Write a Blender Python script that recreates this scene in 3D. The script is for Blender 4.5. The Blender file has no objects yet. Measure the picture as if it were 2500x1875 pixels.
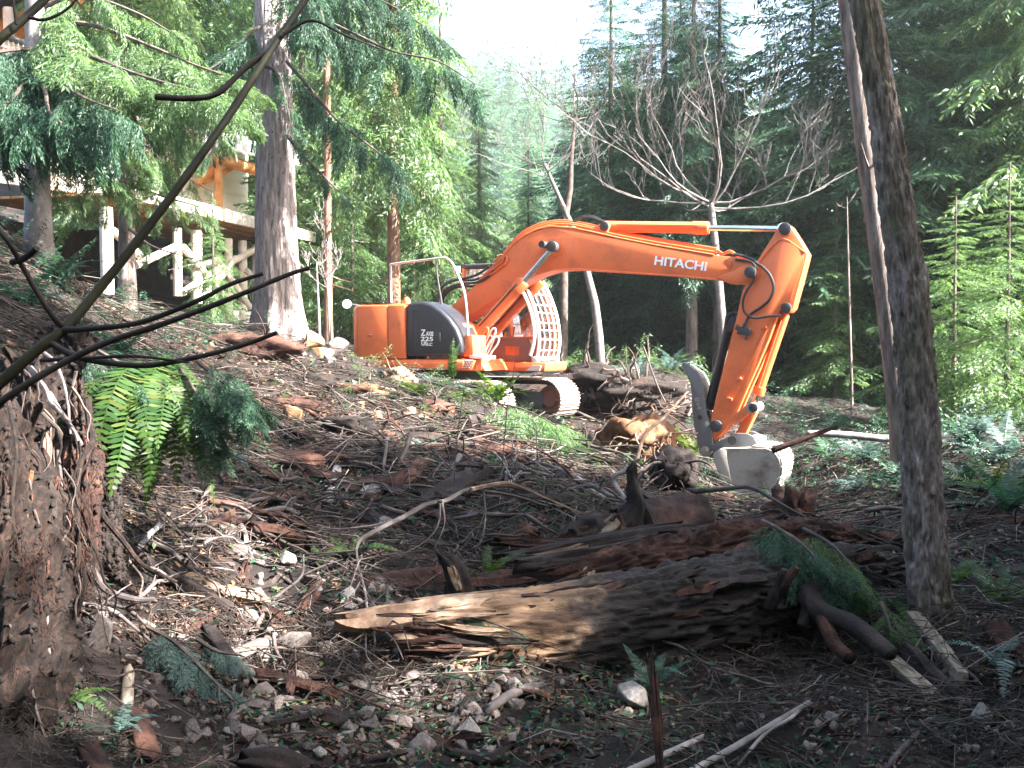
import bpy, bmesh, math, random
import numpy as np
from mathutils import Vector, Matrix, Euler

SC = bpy.context.scene
COL = SC.collection
rnd = random.Random(7)
R = math.radians

# ---------------------------------------------------------------- camera, sky, sun, exposure
F = 2563.0
PITCH = R(1.95)
cam = bpy.data.cameras.new("camera")
camo = bpy.data.objects.new("camera", cam)
COL.objects.link(camo)
cam.sensor_width = 36.0
cam.lens = 36.0 * F / 2500.0
cam.clip_start = 0.05
cam.clip_end = 2000
camo.location = (0, 0, 0)
camo.rotation_euler = (R(90) - PITCH, 0, 0)
SC.camera = camo

SUN_AZ = R(111.0)      # measured clockwise from +Y (the view direction): the sun stands to the right
SUN_EL = R(39.0)
world = bpy.data.worlds.new("World")
SC.world = world
world.use_nodes = True
wn = world.node_tree
for n in list(wn.nodes):
    wn.nodes.remove(n)
wo = wn.nodes.new("ShaderNodeOutputWorld")
wb = wn.nodes.new("ShaderNodeBackground")
wsky = wn.nodes.new("ShaderNodeTexSky")
wsky.sky_type = 'NISHITA'
wsky.sun_disc = False
wsky.sun_elevation = SUN_EL
wsky.sun_rotation = SUN_AZ
wsky.air_density = 1.0
wsky.dust_density = 3.0
wb.inputs['Strength'].default_value = 0.092
wn.links.new(wsky.outputs[0], wb.inputs[0])
wn.links.new(wb.outputs[0], wo.inputs[0])
sd = bpy.data.lights.new("sun", 'SUN')
sd.energy = 5.0
sd.angle = R(0.5)
sd.color = (1.0, 0.975, 0.94)
so = bpy.data.objects.new("sun", sd)
COL.objects.link(so)
SUNV = Vector((math.sin(SUN_AZ) * math.cos(SUN_EL), math.cos(SUN_AZ) * math.cos(SUN_EL), math.sin(SUN_EL)))
so.rotation_euler = SUNV.to_track_quat('Z', 'Y').to_euler()
SC.view_settings.view_transform = 'Standard'
SC.view_settings.look = 'None'
SC.view_settings.exposure = 3.5
SC.view_settings.gamma = 1.0
SC.view_settings.use_curve_mapping = False
SC.render.engine = 'CYCLES'
SC.cycles.max_bounces = 8
SC.cycles.transparent_max_bounces = 8
SC.cycles.use_denoising = True

# ---------------------------------------------------------------- helpers
FW = Vector((0, math.cos(PITCH), -math.sin(PITCH)))
UP = Vector((0, math.sin(PITCH), math.cos(PITCH)))


def ray(px, py):
    return FW + Vector(((px - 1250) / F, 0, 0)) - UP * ((py - 937.5) / F)


def W(px, py, d):
    return ray(px, py) * d


def lat(ix, iy, iz, seed):
    h = (ix * 374761393 + iy * 668265263 + iz * 2147483647 + seed * 974634773) & 0xffffffff
    h = ((h ^ (h >> 13)) * 1274126177) & 0xffffffff
    h = ((h ^ (h >> 15)) * 2246822519) & 0xffffffff
    return ((h ^ (h >> 16)) & 0xffff).astype(np.float64) / 65535.0 * 2 - 1


def vnoise(P, seed=0):
    P = np.asarray(P, dtype=np.float64)
    i = np.floor(P).astype(np.int64)
    f = P - i
    f = f * f * (3 - 2 * f)
    r = 0
    for dx in (0, 1):
        for dy in (0, 1):
            for dz in (0, 1):
                w = (f[:, 0] if dx else 1 - f[:, 0]) * (f[:, 1] if dy else 1 - f[:, 1]) * (f[:, 2] if dz else 1 - f[:, 2])
                r = r + w * lat(i[:, 0] + dx, i[:, 1] + dy, i[:, 2] + dz, seed)
    return r


def fbm(P, octv=4, seed=0):
    P = np.asarray(P, dtype=np.float64)
    a, s, t = 1.0, 1.0, 0
    for k in range(octv):
        t = t + a * vnoise(P * s, seed + k * 17)
        a *= 0.5
        s *= 2.03
    return t


def mesh_np(name, V, Fc, mat=None, smooth=False):
    """Fc: (n,k) int array of equal-sized faces, or list of tuples"""
    me = bpy.data.meshes.new(name)
    if isinstance(Fc, np.ndarray):
        n, k = Fc.shape
        me.vertices.add(len(V))
        me.vertices.foreach_set("co", np.asarray(V, dtype=np.float32).ravel())
        me.loops.add(n * k)
        me.loops.foreach_set("vertex_index", Fc.astype(np.int32).ravel())
        me.polygons.add(n)
        me.polygons.foreach_set("loop_start", np.arange(0, n * k, k, dtype=np.int32))
        me.update(calc_edges=True)
        me.validate()
    else:
        me.from_pydata([tuple(v) for v in V], [], [tuple(f) for f in Fc])
    if smooth:
        me.polygons.foreach_set("use_smooth", np.ones(len(me.polygons), dtype=bool))
    if mat:
        me.materials.append(mat)
    return me


def link(name, me, parent=None, loc=None, rot=None, scale=None):
    o = bpy.data.objects.new(name, me)
    COL.objects.link(o)
    if parent is not None:
        o.parent = parent
    if loc is not None:
        o.location = loc
    if rot is not None:
        o.rotation_euler = rot
    if scale is not None:
        o.scale = scale if hasattr(scale, '__len__') else (scale,) * 3
    return o


def tag(o, label, cat=None, group=None, kind=None):
    if label:
        o["label"] = label
    if cat:
        o["category"] = cat
    if group:
        o["group"] = group
    if kind:
        o["kind"] = kind
    return o


def thing(name, label, cat, loc=(0, 0, 0), rot=(0, 0, 0), group=None):
    return tag(link(name, None, None, loc, rot), label, cat, group)


class MB:
    def __init__(s):
        s.v, s.f = [], []

    def add(s, V, Fc):
        b = len(s.v)
        s.v += [tuple(v) for v in V]
        s.f += [tuple(i + b for i in f) for f in Fc]
        return s

    def tube(s, pts, rad, n=8, cap=True, jit=0.0):
        pts = [Vector(p) for p in pts]
        m = len(pts)
        if not hasattr(rad, '__len__'):
            rad = [rad] * m
        V, Fc = [], []
        t0 = (pts[1] - pts[0]).normalized()
        a = t0.orthogonal().normalized()
        for i, p in enumerate(pts):
            t = (pts[min(i + 1, m - 1)] - pts[max(i - 1, 0)])
            if t.length < 1e-9:
                t = t0
            t = t.normalized()
            a = (a - t * a.dot(t))
            a = a.normalized() if a.length > 1e-6 else t.orthogonal().normalized()
            b = t.cross(a)
            for k in range(n):
                th = 2 * math.pi * k / n
                r = rad[i] * (1 + (rnd.uniform(-jit, jit) if jit else 0))
                V.append(p + a * (math.cos(th) * r) + b * (math.sin(th) * r))
        for i in range(m - 1):
            for k in range(n):
                Fc.append((i * n + k, i * n + (k + 1) % n, (i + 1) * n + (k + 1) % n, (i + 1) * n + k))
        if cap:
            Fc.append(tuple(range(n - 1, -1, -1)))
            Fc.append(tuple((m - 1) * n + k for k in range(n)))
        return s.add(V, Fc)

    def box(s, c, size, M=None):
        x, y, z = [q / 2 for q in size]
        V = [Vector((i, j, k)) for i in (-x, x) for j in (-y, y) for k in (-z, z)]
        if M is not None:
            V = [M @ v for v in V]
        V = [v + Vector(c) for v in V]
        return s.add(V, [(0, 1, 3, 2), (4, 6, 7, 5), (0, 4, 5, 1), (2, 3, 7, 6), (0, 2, 6, 4), (1, 5, 7, 3)])

    def beam(s, p, q, w, h, up=(0, 0, 1)):
        p, q = Vector(p), Vector(q)
        t = (q - p).normalized()
        u = Vector(up)
        a = t.cross(u)
        a = a.normalized() if a.length > 1e-5 else t.orthogonal().normalized()
        b = a.cross(t)
        V = []
        for e in (p, q):
            for (i, j) in ((-1, -1), (1, -1), (1, 1), (-1, 1)):
                V.append(e + a * (i * w / 2) + b * (j * h / 2))
        return s.add(V, [(3, 2, 1, 0), (4, 5, 6, 7), (0, 1, 5, 4), (1, 2, 6, 5), (2, 3, 7, 6), (3, 0, 4, 7)])

    def extr(s, pts, y0, y1):
        """polygon in the local x-z plane, drawn out from y0 to y1"""
        n = len(pts)
        V = [(p[0], y0, p[1]) for p in pts] + [(p[0], y1, p[1]) for p in pts]
        ar = sum(pts[i][0] * pts[(i + 1) % n][1] - pts[(i + 1) % n][0] * pts[i][1] for i in range(n))
        Fc = [tuple(range(n)), tuple(range(2 * n - 1, n - 1, -1))]
        Fc += [(i, n + i, n + (i + 1) % n, (i + 1) % n) for i in range(n)]
        if ar < 0:
            Fc = [tuple(reversed(f)) for f in Fc]
        return s.add(V, Fc)

    def plan(s, pts, z0, z1):
        n = len(pts)
        V = [(p[0], p[1], z0) for p in pts] + [(p[0], p[1], z1) for p in pts]
        Fc = [tuple(range(n - 1, -1, -1)), tuple(range(n, 2 * n))]
        Fc += [(i, (i + 1) % n, n + (i + 1) % n, n + i) for i in range(n)]
        return s.add(V, Fc)

    def disc(s, c, axis, r, h, n=20):
        c, ax = Vector(c), Vector(axis).normalized()
        return s.tube([c - ax * h / 2, c + ax * h / 2], r, n)

    def build(s, name, mat, parent=None, smooth=False, bevel=0, seg=2, **kw):
        me = mesh_np(name, s.v, s.f, mat, smooth)
        if bevel:
            bm = bmesh.new()
            bm.from_mesh(me)
            bmesh.ops.recalc_face_normals(bm, faces=bm.faces)
            eds = [e for e in bm.edges if len(e.link_faces) == 2 and e.calc_face_angle(0) > R(28)]
            bmesh.ops.bevel(bm, geom=eds, offset=bevel, segments=seg, affect='EDGES', clamp_overlap=True, profile=0.5)
            bm.to_mesh(me)
            bm.free()
        if smooth or bevel:
            me.polygons.foreach_set("use_smooth", np.ones(len(me.polygons), dtype=bool))
            me.set_sharp_from_angle(angle=R(40))
        return link(name, me, parent, **kw)


def curve(pts, n=8):
    """Catmull-Rom through pts"""
    P = [Vector(p) for p in pts]
    P = [P[0] * 2 - P[1]] + P + [P[-1] * 2 - P[-2]]
    out = []
    for i in range(1, len(P) - 2):
        for k in range(n):
            t = k / n
            a, b, c, d = P[i - 1], P[i], P[i + 1], P[i + 2]
            out.append(0.5 * ((2 * b) + (c - a) * t + (2 * a - 5 * b + 4 * c - d) * t * t + (3 * b - 3 * c + d - a) * t ** 3))
    out.append(P[-2])
    return out


# ---------------------------------------------------------------- materials
def mat_new(name):
    m = bpy.data.materials.new(name)
    m.use_nodes = True
    nt = m.node_tree
    b = nt.nodes.get("Principled BSDF")
    return m, nt, b


def setin(n, **kw):
    for k, v in kw.items():
        n.inputs[k.replace('_', ' ')].default_value = v


def ramp(nt, stops, src):
    r = nt.nodes.new("ShaderNodeValToRGB")
    el = r.color_ramp.elements
    while len(el) < len(stops):
        el.new(0.5)
    for e, (p, c) in zip(el, stops):
        e.position = p
        e.color = (*c, 1) if len(c) == 3 else c
    nt.links.new(src, r.inputs[0])
    return r.outputs[0]


def noise_node(nt, scale, detail=5, rough=0.6, vec=None, stretch=None):
    t = nt.nodes.new("ShaderNodeTexCoord")
    src = t.outputs['Object'] if vec is None else vec
    if stretch is not None:
        mp = nt.nodes.new("ShaderNodeMapping")
        mp.inputs['Scale'].default_value = stretch
        nt.links.new(src, mp.inputs[0])
        src = mp.outputs[0]
    n = nt.nodes.new("ShaderNodeTexNoise")
    setin(n, Scale=scale, Detail=detail, Roughness=rough)
    nt.links.new(src, n.inputs['Vector'])
    return n.outputs['Fac']


def mixc(nt, fac, a, b, mode='MIX'):
    m = nt.nodes.new("ShaderNodeMix")
    m.data_type = 'RGBA'
    m.blend_type = mode
    for i, s in ((0, fac), (6, a), (7, b)):
        if hasattr(s, 'links'):
            nt.links.new(s, m.inputs[i])
        else:
            m.inputs[i].default_value = s if not hasattr(s, '__len__') else (*s, 1)
    return m.outputs[2]


def bump(nt, b, src, strength=0.4, dist=0.02):
    n = nt.nodes.new("ShaderNodeBump")
    setin(n, Strength=strength, Distance=dist)
    nt.links.new(src, n.inputs['Height'])
    nt.links.new(n.outputs[0], b.inputs['Normal'])


def mat_noise(name, stops, scale=4, stretch=None, rough=0.85, bstr=0.5, bdist=0.01, detail=6, world=False, spec=0.25, rand=0.0):
    m, nt, b = mat_new(name)
    vec = None
    if world:
        g = nt.nodes.new("ShaderNodeNewGeometry")
        vec = g.outputs['Position']
    f = noise_node(nt, scale, detail, 0.65, vec, stretch)
    c = ramp(nt, stops, f)
    if rand:
        oi = nt.nodes.new("ShaderNodeObjectInfo")
        h = nt.nodes.new("ShaderNodeHueSaturation")
        mr = nt.nodes.new("ShaderNodeMapRange")
        setin(mr, To_Min=1 - rand, To_Max=1 + rand)
        nt.links.new(oi.outputs['Random'], mr.inputs[0])
        nt.links.new(mr.outputs[0], h.inputs['Value'])
        nt.links.new(c, h.inputs['Color'])
        c = h.outputs[0]
    nt.links.new(c, b.inputs['Base Color'])
    setin(b, Roughness=rough)
    b.inputs['Specular IOR Level'].default_value = spec
    if bstr:
        f2 = noise_node(nt, scale * 4, 8, 0.7, vec, stretch)
        bump(nt, b, f2, bstr, bdist)
    return m


def mat_paint(name, col, rough=0.4, dirt=0.5, metallic=0.0, dcol=(0.09, 0.06, 0.04), fade=None, spec=0.5):
    m, nt, b = mat_new(name)
    f = noise_node(nt, 2.2, 8, 0.7)
    f2 = noise_node(nt, 26, 5, 0.7)
    fac = ramp(nt, [(0.49, (0, 0, 0)), (0.74, (dirt,) * 3)], f)
    sp = ramp(nt, [(0.655, (0, 0, 0)), (0.70, (min(1, dirt * 1.5),) * 3)], f2)
    base = mixc(nt, noise_node(nt, 0.9, 3, 0.5), col, fade or tuple(min(1, q * 1.18 + 0.01) for q in col))
    c = mixc(nt, fac, base, dcol)
    c = mixc(nt, sp, c, tuple(q * 0.5 for q in dcol))
    nt.links.new(c, b.inputs['Base Color'])
    rr = nt.nodes.new("ShaderNodeMapRange")
    setin(rr, To_Min=rough, To_Max=min(1, rough + 0.35))
    nt.links.new(f, rr.inputs[0])
    nt.links.new(rr.outputs[0], b.inputs['Roughness'])
    b.inputs['Metallic'].default_value = metallic
    b.inputs['Specular IOR Level'].default_value = spec
    return m


def mat_leaf(name, c0, c1, trans=0.45, c2=None, gloss=0.35):
    m, nt, b = mat_new(name)
    g = nt.nodes.new("ShaderNodeNewGeometry")
    stops = [(0.0, c0), (1.0, c1)] if c2 is None else [(0.0, c0), (0.75, c1), (1.0, c2)]
    c = ramp(nt, stops, g.outputs['Random Per Island'])
    nz = noise_node(nt, 0.7, 3, 0.6, g.outputs['Position'])
    v = ramp(nt, [(0.3, (0.65,) * 3), (0.7, (1.3,) * 3)], nz)
    c = mixc(nt, 1.0, c, v, 'MULTIPLY')
    nt.links.new(c, b.inputs['Base Color'])
    setin(b, Roughness=0.5)
    b.inputs['Specular IOR Level'].default_value = gloss
    tr = nt.nodes.new("ShaderNodeBsdfTranslucent")
    hs = nt.nodes.new("ShaderNodeHueSaturation")
    setin(hs, Hue=0.485, Saturation=1.15, Value=1.6)
    nt.links.new(c, hs.inputs['Color'])
    nt.links.new(hs.outputs[0], tr.inputs['Color'])
    ms = nt.nodes.new("ShaderNodeMixShader")
    ms.inputs[0].default_value = trans
    nt.links.new(b.outputs[0], ms.inputs[1])
    nt.links.new(tr.outputs[0], ms.inputs[2])
    out = nt.nodes.get("Material Output")
    nt.links.new(ms.outputs[0], out.inputs['Surface'])
    return m


def mat_plain(name, col, rough=0.5, metallic=0.0):
    m, nt, b = mat_new(name)
    b.inputs['Base Color'].default_value = (*col, 1)
    setin(b, Roughness=rough, Metallic=metallic)
    return m


ORANGE = mat_paint("orange_paint", (0.62, 0.130, 0.032), 0.36, 0.48, dcol=(0.17, 0.065, 0.035))
ORANGE_D = mat_paint("orange_paint_dirty", (0.55, 0.11, 0.025), 0.45, 0.55, dcol=(0.10, 0.05, 0.03))
BLACKP = mat_paint("black_panel_paint", (0.012, 0.013, 0.018), 0.22, 0.12, dcol=(0.05, 0.045, 0.04))
DARKM = mat_paint("dark_metal", (0.022, 0.022, 0.025), 0.5, 0.6, dcol=(0.06, 0.045, 0.035))
RUBBER = mat_plain("hose_rubber", (0.012, 0.012, 0.014), 0.45)
CHROME = mat_plain("polished_rod", (0.62, 0.62, 0.62), 0.14, 1.0)
STEEL = mat_paint("worn_bucket_steel", (0.26, 0.23, 0.20), 0.65, 1.0, 0.05, (0.10, 0.065, 0.045))
STEEL_D = mat_paint("dark_worn_steel", (0.10, 0.10, 0.105), 0.5, 0.6, 0.3, (0.10, 0.08, 0.06))
SHOE = mat_paint("track_shoe_steel", (0.27, 0.22, 0.19), 0.55, 0.85, 0.1, (0.17, 0.09, 0.06))
WHITEP = mat_paint("white_guard_paint", (0.56, 0.54, 0.52), 0.45, 0.6, dcol=(0.25, 0.17, 0.12))
WHITE = mat_plain("white_lettering", (0.85, 0.85, 0.84), 0.5)
CABINT = mat_paint("cab_brown_panel", (0.22, 0.10, 0.07), 0.55, 0.4)
GLASS, _nt, _b = mat_new("cab_glass")
setin(_b, Roughness=0.02, IOR=1.45)
_b.inputs['Base Color'].default_value = (0.85, 0.93, 0.9, 1)
_tr = _nt.nodes.new("ShaderNodeBsdfTransparent")
_ms = _nt.nodes.new("ShaderNodeMixShader")
_ms.inputs[0].default_value = 0.78
_gl = _nt.nodes.new("ShaderNodeBsdfGlossy")
_gl.inputs['Roughness'].default_value = 0.03
_nt.links.new(_gl.outputs[0], _ms.inputs[1])
_nt.links.new(_tr.outputs[0], _ms.inputs[2])
_nt.links.new(_ms.outputs[0], _nt.nodes.get("Material Output").inputs['Surface'])

GROUND = mat_noise("forest_soil", [(0.28, (0.005, 0.004, 0.0036)), (0.45, (0.014, 0.0105, 0.009)), (0.60, (0.030, 0.021, 0.017)), (0.74, (0.064, 0.038, 0.027))],
                   2.2, None, 0.95, 0.9, 0.05, 10, True)
BARK = mat_noise("fir_bark", [(0.30, (0.028, 0.022, 0.020)), (0.50, (0.13, 0.10, 0.085)), (0.72, (0.26, 0.22, 0.20))], 3.2, (3, 3, 0.55), 0.92, 1.0, 0.03, 9)
BARK_R = mat_noise("red_bark", [(0.30, (0.05, 0.028, 0.020)), (0.50, (0.16, 0.085, 0.055)), (0.72, (0.28, 0.20, 0.16))], 4.0, (3, 3, 0.5), 0.92, 0.9, 0.02, 9)
BARK_P = mat_noise("pale_alder_bark", [(0.30, (0.10, 0.085, 0.08)), (0.55, (0.22, 0.195, 0.185)), (0.75, (0.38, 0.35, 0.33))], 5.0, (1, 1, 0.7), 0.85, 0.4, 0.01, 7)
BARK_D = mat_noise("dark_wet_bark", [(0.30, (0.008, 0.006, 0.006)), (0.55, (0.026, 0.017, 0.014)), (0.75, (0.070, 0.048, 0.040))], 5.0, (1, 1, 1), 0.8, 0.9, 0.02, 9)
TWIG = mat_noise("dry_twig", [(0.30, (0.036, 0.028, 0.026)), (0.55, (0.082, 0.066, 0.062)), (0.75, (0.17, 0.148, 0.14))], 9.0, None, 0.85, 0.3, 0.004, 4, False, 0.3, 0.45)
TWIG_D = mat_noise("dark_twig", [(0.30, (0.030, 0.022, 0.020)), (0.55, (0.075, 0.055, 0.045)), (0.75, (0.13, 0.10, 0.085))], 9.0, None, 0.8, 0.3, 0.004, 4, False, 0.3, 0.4)
SAPL = mat_noise("green_brown_sapling_bark", [(0.30, (0.008, 0.008, 0.005)), (0.55, (0.020, 0.019, 0.008)), (0.75, (0.040, 0.036, 0.016))], 8.0, None, 0.7, 0.4, 0.004, 5)
ROT_R = mat_noise("red_rotten_wood", [(0.28, (0.010, 0.006, 0.006)), (0.46, (0.036, 0.018, 0.014)), (0.62, (0.088, 0.040, 0.027)), (0.80, (0.22, 0.135, 0.09))], 5.0, (1, 1, 1), 0.9, 1.0, 0.02, 9, False, 0.2, 0.35)
ROT_P = mat_noise("pale_split_wood", [(0.28, (0.06, 0.036, 0.026)), (0.45, (0.15, 0.092, 0.062)), (0.62, (0.27, 0.19, 0.13)), (0.78, (0.44, 0.36, 0.28))], 5.0, (1, 1, 1), 0.85, 0.7, 0.012, 9, False, 0.2, 0.2)
ROCKM = mat_noise("grey_brown_rock", [(0.30, (0.055, 0.043, 0.038)), (0.52, (0.125, 0.100, 0.090)), (0.75, (0.23, 0.20, 0.185))], 6.0, None, 0.9, 0.6, 0.01, 9, False, 0.3, 0.4)
ROCKP = mat_noise("pale_rock", [(0.30, (0.09, 0.078, 0.07)), (0.52, (0.17, 0.152, 0.14)), (0.75, (0.30, 0.275, 0.26))], 6.0, None, 0.9, 0.6, 0.01, 9, False, 0.3, 0.2)
ROCKT = mat_noise("tan_rock", [(0.30, (0.20, 0.11, 0.05)), (0.52, (0.34, 0.20, 0.10)), (0.75, (0.46, 0.32, 0.19))], 6.0, None, 0.9, 0.6, 0.01, 9, False, 0.3, 0.25)
LOGWOOD = mat_noise("honey_log_wood", [(0.3, (0.25, 0.10, 0.03)), (0.55, (0.50, 0.24, 0.08)), (0.75, (0.62, 0.36, 0.16))], 4, (1, 1, 1), 0.6, 0.2, 0.01)
PALEWOOD = mat_noise("weathered_peeled_log", [(0.3, (0.42, 0.33, 0.25)), (0.55, (0.60, 0.52, 0.43)), (0.75, (0.70, 0.64, 0.56))], 4, (1, 1, 1), 0.7, 0.2, 0.01)
WALLP = mat_noise("pale_lap_wall", [(0.3, (0.62, 0.60, 0.56)), (0.7, (0.74, 0.72, 0.68))], 3, None, 0.8, 0.1, 0.01)
SHINGLE = mat_noise("grey_shingle", [(0.3, (0.10, 0.09, 0.085)), (0.7, (0.22, 0.20, 0.19))], 6, None, 0.9, 0.4, 0.01, 6, False, 0.2, 0.3)
BOARD = mat_noise("weathered_board", [(0.30, (0.10, 0.075, 0.055)), (0.5, (0.20, 0.155, 0.115)), (0.75, (0.32, 0.26, 0.20))], 7, (6, 0.6, 6), 0.9, 0.5, 0.006, 8, False, 0.2, 0.3)
LEAF_FIR = mat_leaf("fir_foliage", (0.020, 0.062, 0.034), (0.074, 0.138, 0.058), 0.45, None, 0.6)
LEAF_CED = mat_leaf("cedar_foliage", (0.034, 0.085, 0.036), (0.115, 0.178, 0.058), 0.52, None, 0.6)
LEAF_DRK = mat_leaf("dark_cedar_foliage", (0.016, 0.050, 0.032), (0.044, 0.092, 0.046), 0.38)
LEAF_BLU = mat_leaf("blue_green_foliage", (0.040, 0.072, 0.058), (0.082, 0.122, 0.106), 0.25)
LEAF_FERN = mat_leaf("fern_green", (0.020, 0.058, 0.014), (0.060, 0.115, 0.022), 0.45, (0.10, 0.11, 0.03))
LEAF_DRY = mat_leaf("dry_leaf_litter", (0.028, 0.017, 0.012), (0.10, 0.052, 0.030), 0.1, (0.24, 0.18, 0.135), 0.2)
TWIG_K = mat_noise("dark_sapling_twig", [(0.30, (0.012, 0.010, 0.009)), (0.55, (0.028, 0.022, 0.019)), (0.75, (0.055, 0.045, 0.04))], 9.0, None, 0.75, 0.3, 0.004, 4)
GRASSM = mat_leaf("moss_green", (0.030, 0.055, 0.012), (0.085, 0.12, 0.025), 0.35)
# ---------------------------------------------------------------- the ground: heights from surveyed points
CTRL_PX = [
    # px, py, distance
    (0, 1875, 4.2), (600, 1875, 5.1), (1250, 1875, 5.25), (1900, 1875, 5.25), (2500, 1875, 5.2),
    (0, 1600, 4.9), (250, 1600, 5.4), (600, 1650, 6.1), (950, 1690, 6.3), (1300, 1660, 6.7), (1650, 1620, 6.9), (1950, 1640, 6.7), (2500, 1650, 6.5),
    (0, 1300, 5.6), (280, 1420, 6.4), (620, 1420, 7.2), (1050, 1440, 8.0), (1250, 1400, 8.6), (1750, 1400, 8.7), (1750, 1570, 7.3), (2270, 1470, 7.7), (2500, 1450, 8.0),
    (0, 1050, 6.6), (230, 1150, 7.6), (450, 1180, 8.6), (750, 1250, 9.0), (1050, 1280, 9.0), (1500, 1300, 9.6), (2000, 1330, 9.8), (2450, 1300, 10.2),
    (0, 880, 8.2), (250, 960, 9.6), (480, 1000, 11.0), (750, 1060, 12.2), (1050, 1100, 12.6), (1400, 1150, 13.2), (1650, 1245, 13.2), (1850, 1270, 13.4), (2100, 1215, 14.0), (2450, 1160, 14.0),
    (560, 880, 14.4), (800, 930, 15.2), (980, 945, 15.8), (1150, 985, 16.2), (1350, 1060, 16.7), (1550, 1115, 17.2), (1700, 1170, 16.8), (1800, 1225, 16.8), (1900, 1215, 16.8), (1800, 1150, 19.5), (2100, 1090, 18.5), (2450, 1060, 18.0),
    (0, 640, 12.5), (200, 760, 13.5), (420, 815, 15.0), (690, 828, 17.6), (840, 868, 18.4),
    (1500, 905, 23.5), (1620, 925, 23.0), (1400, 900, 24.0), (130, 640, 16.5), (300, 775, 16.5), (350, 800, 19.5), (520, 806, 21.0),
]
CTRL = [tuple(W(*c)) for c in CTRL_PX]
# level bench where the machine stands, then the forest floor beyond
CTRL += [(-2.5, 19.0, -0.75), (-1.0, 19.2, -1.30), (0.6, 19.2, -1.42), (-1.3, 21.5, -1.3), (0.6, 21.5, -1.4), (1.6, 18.2, -1.42), (-2.7, 21.5, -0.7), (3.2, 20.5, -1.7),
         (6.5, 22, -1.7), (11, 22, -1.5), (17, 18, -1.6), (0, 27, -0.9), (5, 30, -1.2), (12, 32, -1.4), (22, 32, -1.4), (-6, 27, 0.5), (-12, 27, 1.9), (-20, 27, 5.5),
         (-30, 40, 9), (-12, 40, 4.5), (0, 42, 0.8), (14, 45, -0.6), (34, 45, -0.6), (0, 70, 4), (-30, 70, 13), (30, 70, 2), (0, 110, 11), (50, 110, 8), (-60, 110, 24), (60, 60, 0),
         (-60, 40, 15), (-12, 10, 2.2), (-9, 5, 1.0), (-20, 15, 4.5), (-30, 5, 4.5), (10, 7, -2.0), (16, 2, -2.4), (30, 10, -2.6), (40, 25, -2.2),
         (0, 3.0, -2.0), (0, 0, -1.75), (-3, 2, -1.5), (-5, 0, -0.9), (5, 1, -2.1), (0, -8, -1.6), (-12, -8, 0.5), (14, -8, -2.2)]
_C = np.array(CTRL)


def _tps(r2):
    return 0.5 * r2 * np.log(r2 + 1e-9)


_n = len(_C)
_K = _tps(((_C[:, None, :2] - _C[None, :, :2]) ** 2).sum(-1)) + np.eye(_n) * 0.15
_P = np.c_[np.ones(_n), _C[:, :2]]
_A = np.block([[_K, _P], [_P.T, np.zeros((3, 3))]])
_S = np.linalg.solve(_A, np.r_[_C[:, 2], 0, 0, 0])


def gz_np(x, y, detail=True):
    x = np.asarray(x, float).ravel()
    y = np.asarray(y, float).ravel()
    out = np.empty_like(x)
    for s in range(0, len(x), 20000):
        xx, yy = x[s:s + 20000], y[s:s + 20000]
        r2 = (xx[:, None] - _C[None, :, 0]) ** 2 + (yy[:, None] - _C[None, :, 1]) ** 2
        out[s:s + 20000] = _tps(r2) @ _S[:_n] + _S[_n] + _S[_n + 1] * xx + _S[_n + 2] * yy
    if detail:
        P = np.c_[x, y, np.zeros_like(x)]
        flat = np.exp(-(((x + 0.3) / 2.6) ** 2 + ((y - 20) / 1.9) ** 2) * 1.2)
        amp = 1 - 0.85 * np.clip(flat, 0, 1)
        out = out + amp * (0.10 * fbm(P * 0.9, 3, 5) + 0.055 * fbm(P * 3.1, 3, 9) * np.clip(1.3 - np.abs(y - 8) / 26, 0.3, 1))
        out = out + amp * 0.035 * np.abs(fbm(P * 8.0, 2, 31))
    return out


def gz(x, y):
    return float(gz_np([x], [y])[0])


# far-out lookup grid for fast ray hits
def G(px, py, dmin=2.5, dmax=60.0):
    """point of the ground seen through a pixel of the photograph"""
    d = np.exp(np.linspace(math.log(dmin), math.log(dmax), 240))
    r = ray(px, py)
    P = np.outer(d, np.array(r))
    h = P[:, 2] - gz_np(P[:, 0], P[:, 1])
    i = np.argmax(h < 0)
    if h[i] >= 0:
        i = len(d) - 1
    if i == 0:
        p = P[0]
    else:
        t = h[i - 1] / (h[i - 1] - h[i] + 1e-9)
        p = P[i - 1] * (1 - t) + P[i] * t
    return Vector((p[0], p[1], gz(p[0], p[1])))


def gn(x, y, e=0.12):
    q = gz_np([x - e, x + e, x, x], [y, y, y - e, y + e])
    return Vector((-(q[1] - q[0]) / (2 * e), -(q[3] - q[2]) / (2 * e), 1)).normalized()


nu, nv = 460, 420
tu = np.linspace(-1, 1, nu)
u = np.sign(tu) * np.abs(tu) ** 1.25
vv = np.linspace(0, 1, nv)
yv = -6 + 8.0 * vv * 1.0 + 138 * (np.clip(vv - 0.03, 0, 1)) ** 3.0 + 3.0 * vv
U, Y = np.meshgrid(u, yv)
X = U * (np.abs(Y + 6) * 0.85 + 8.0)
Z = gz_np(X, Y).reshape(X.shape)
idx = np.arange(nu * nv).reshape(nv, nu)
Fq = np.stack([idx[:-1, :-1], idx[:-1, 1:], idx[1:, 1:], idx[1:, :-1]], -1).reshape(-1, 4)
gro = link("ground", mesh_np("ground", np.c_[X.ravel(), Y.ravel(), Z.ravel()], Fq, GROUND, True))
tag(gro, "churned dark soil slope of the cleared forest floor", None, None, 'structure')
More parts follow.
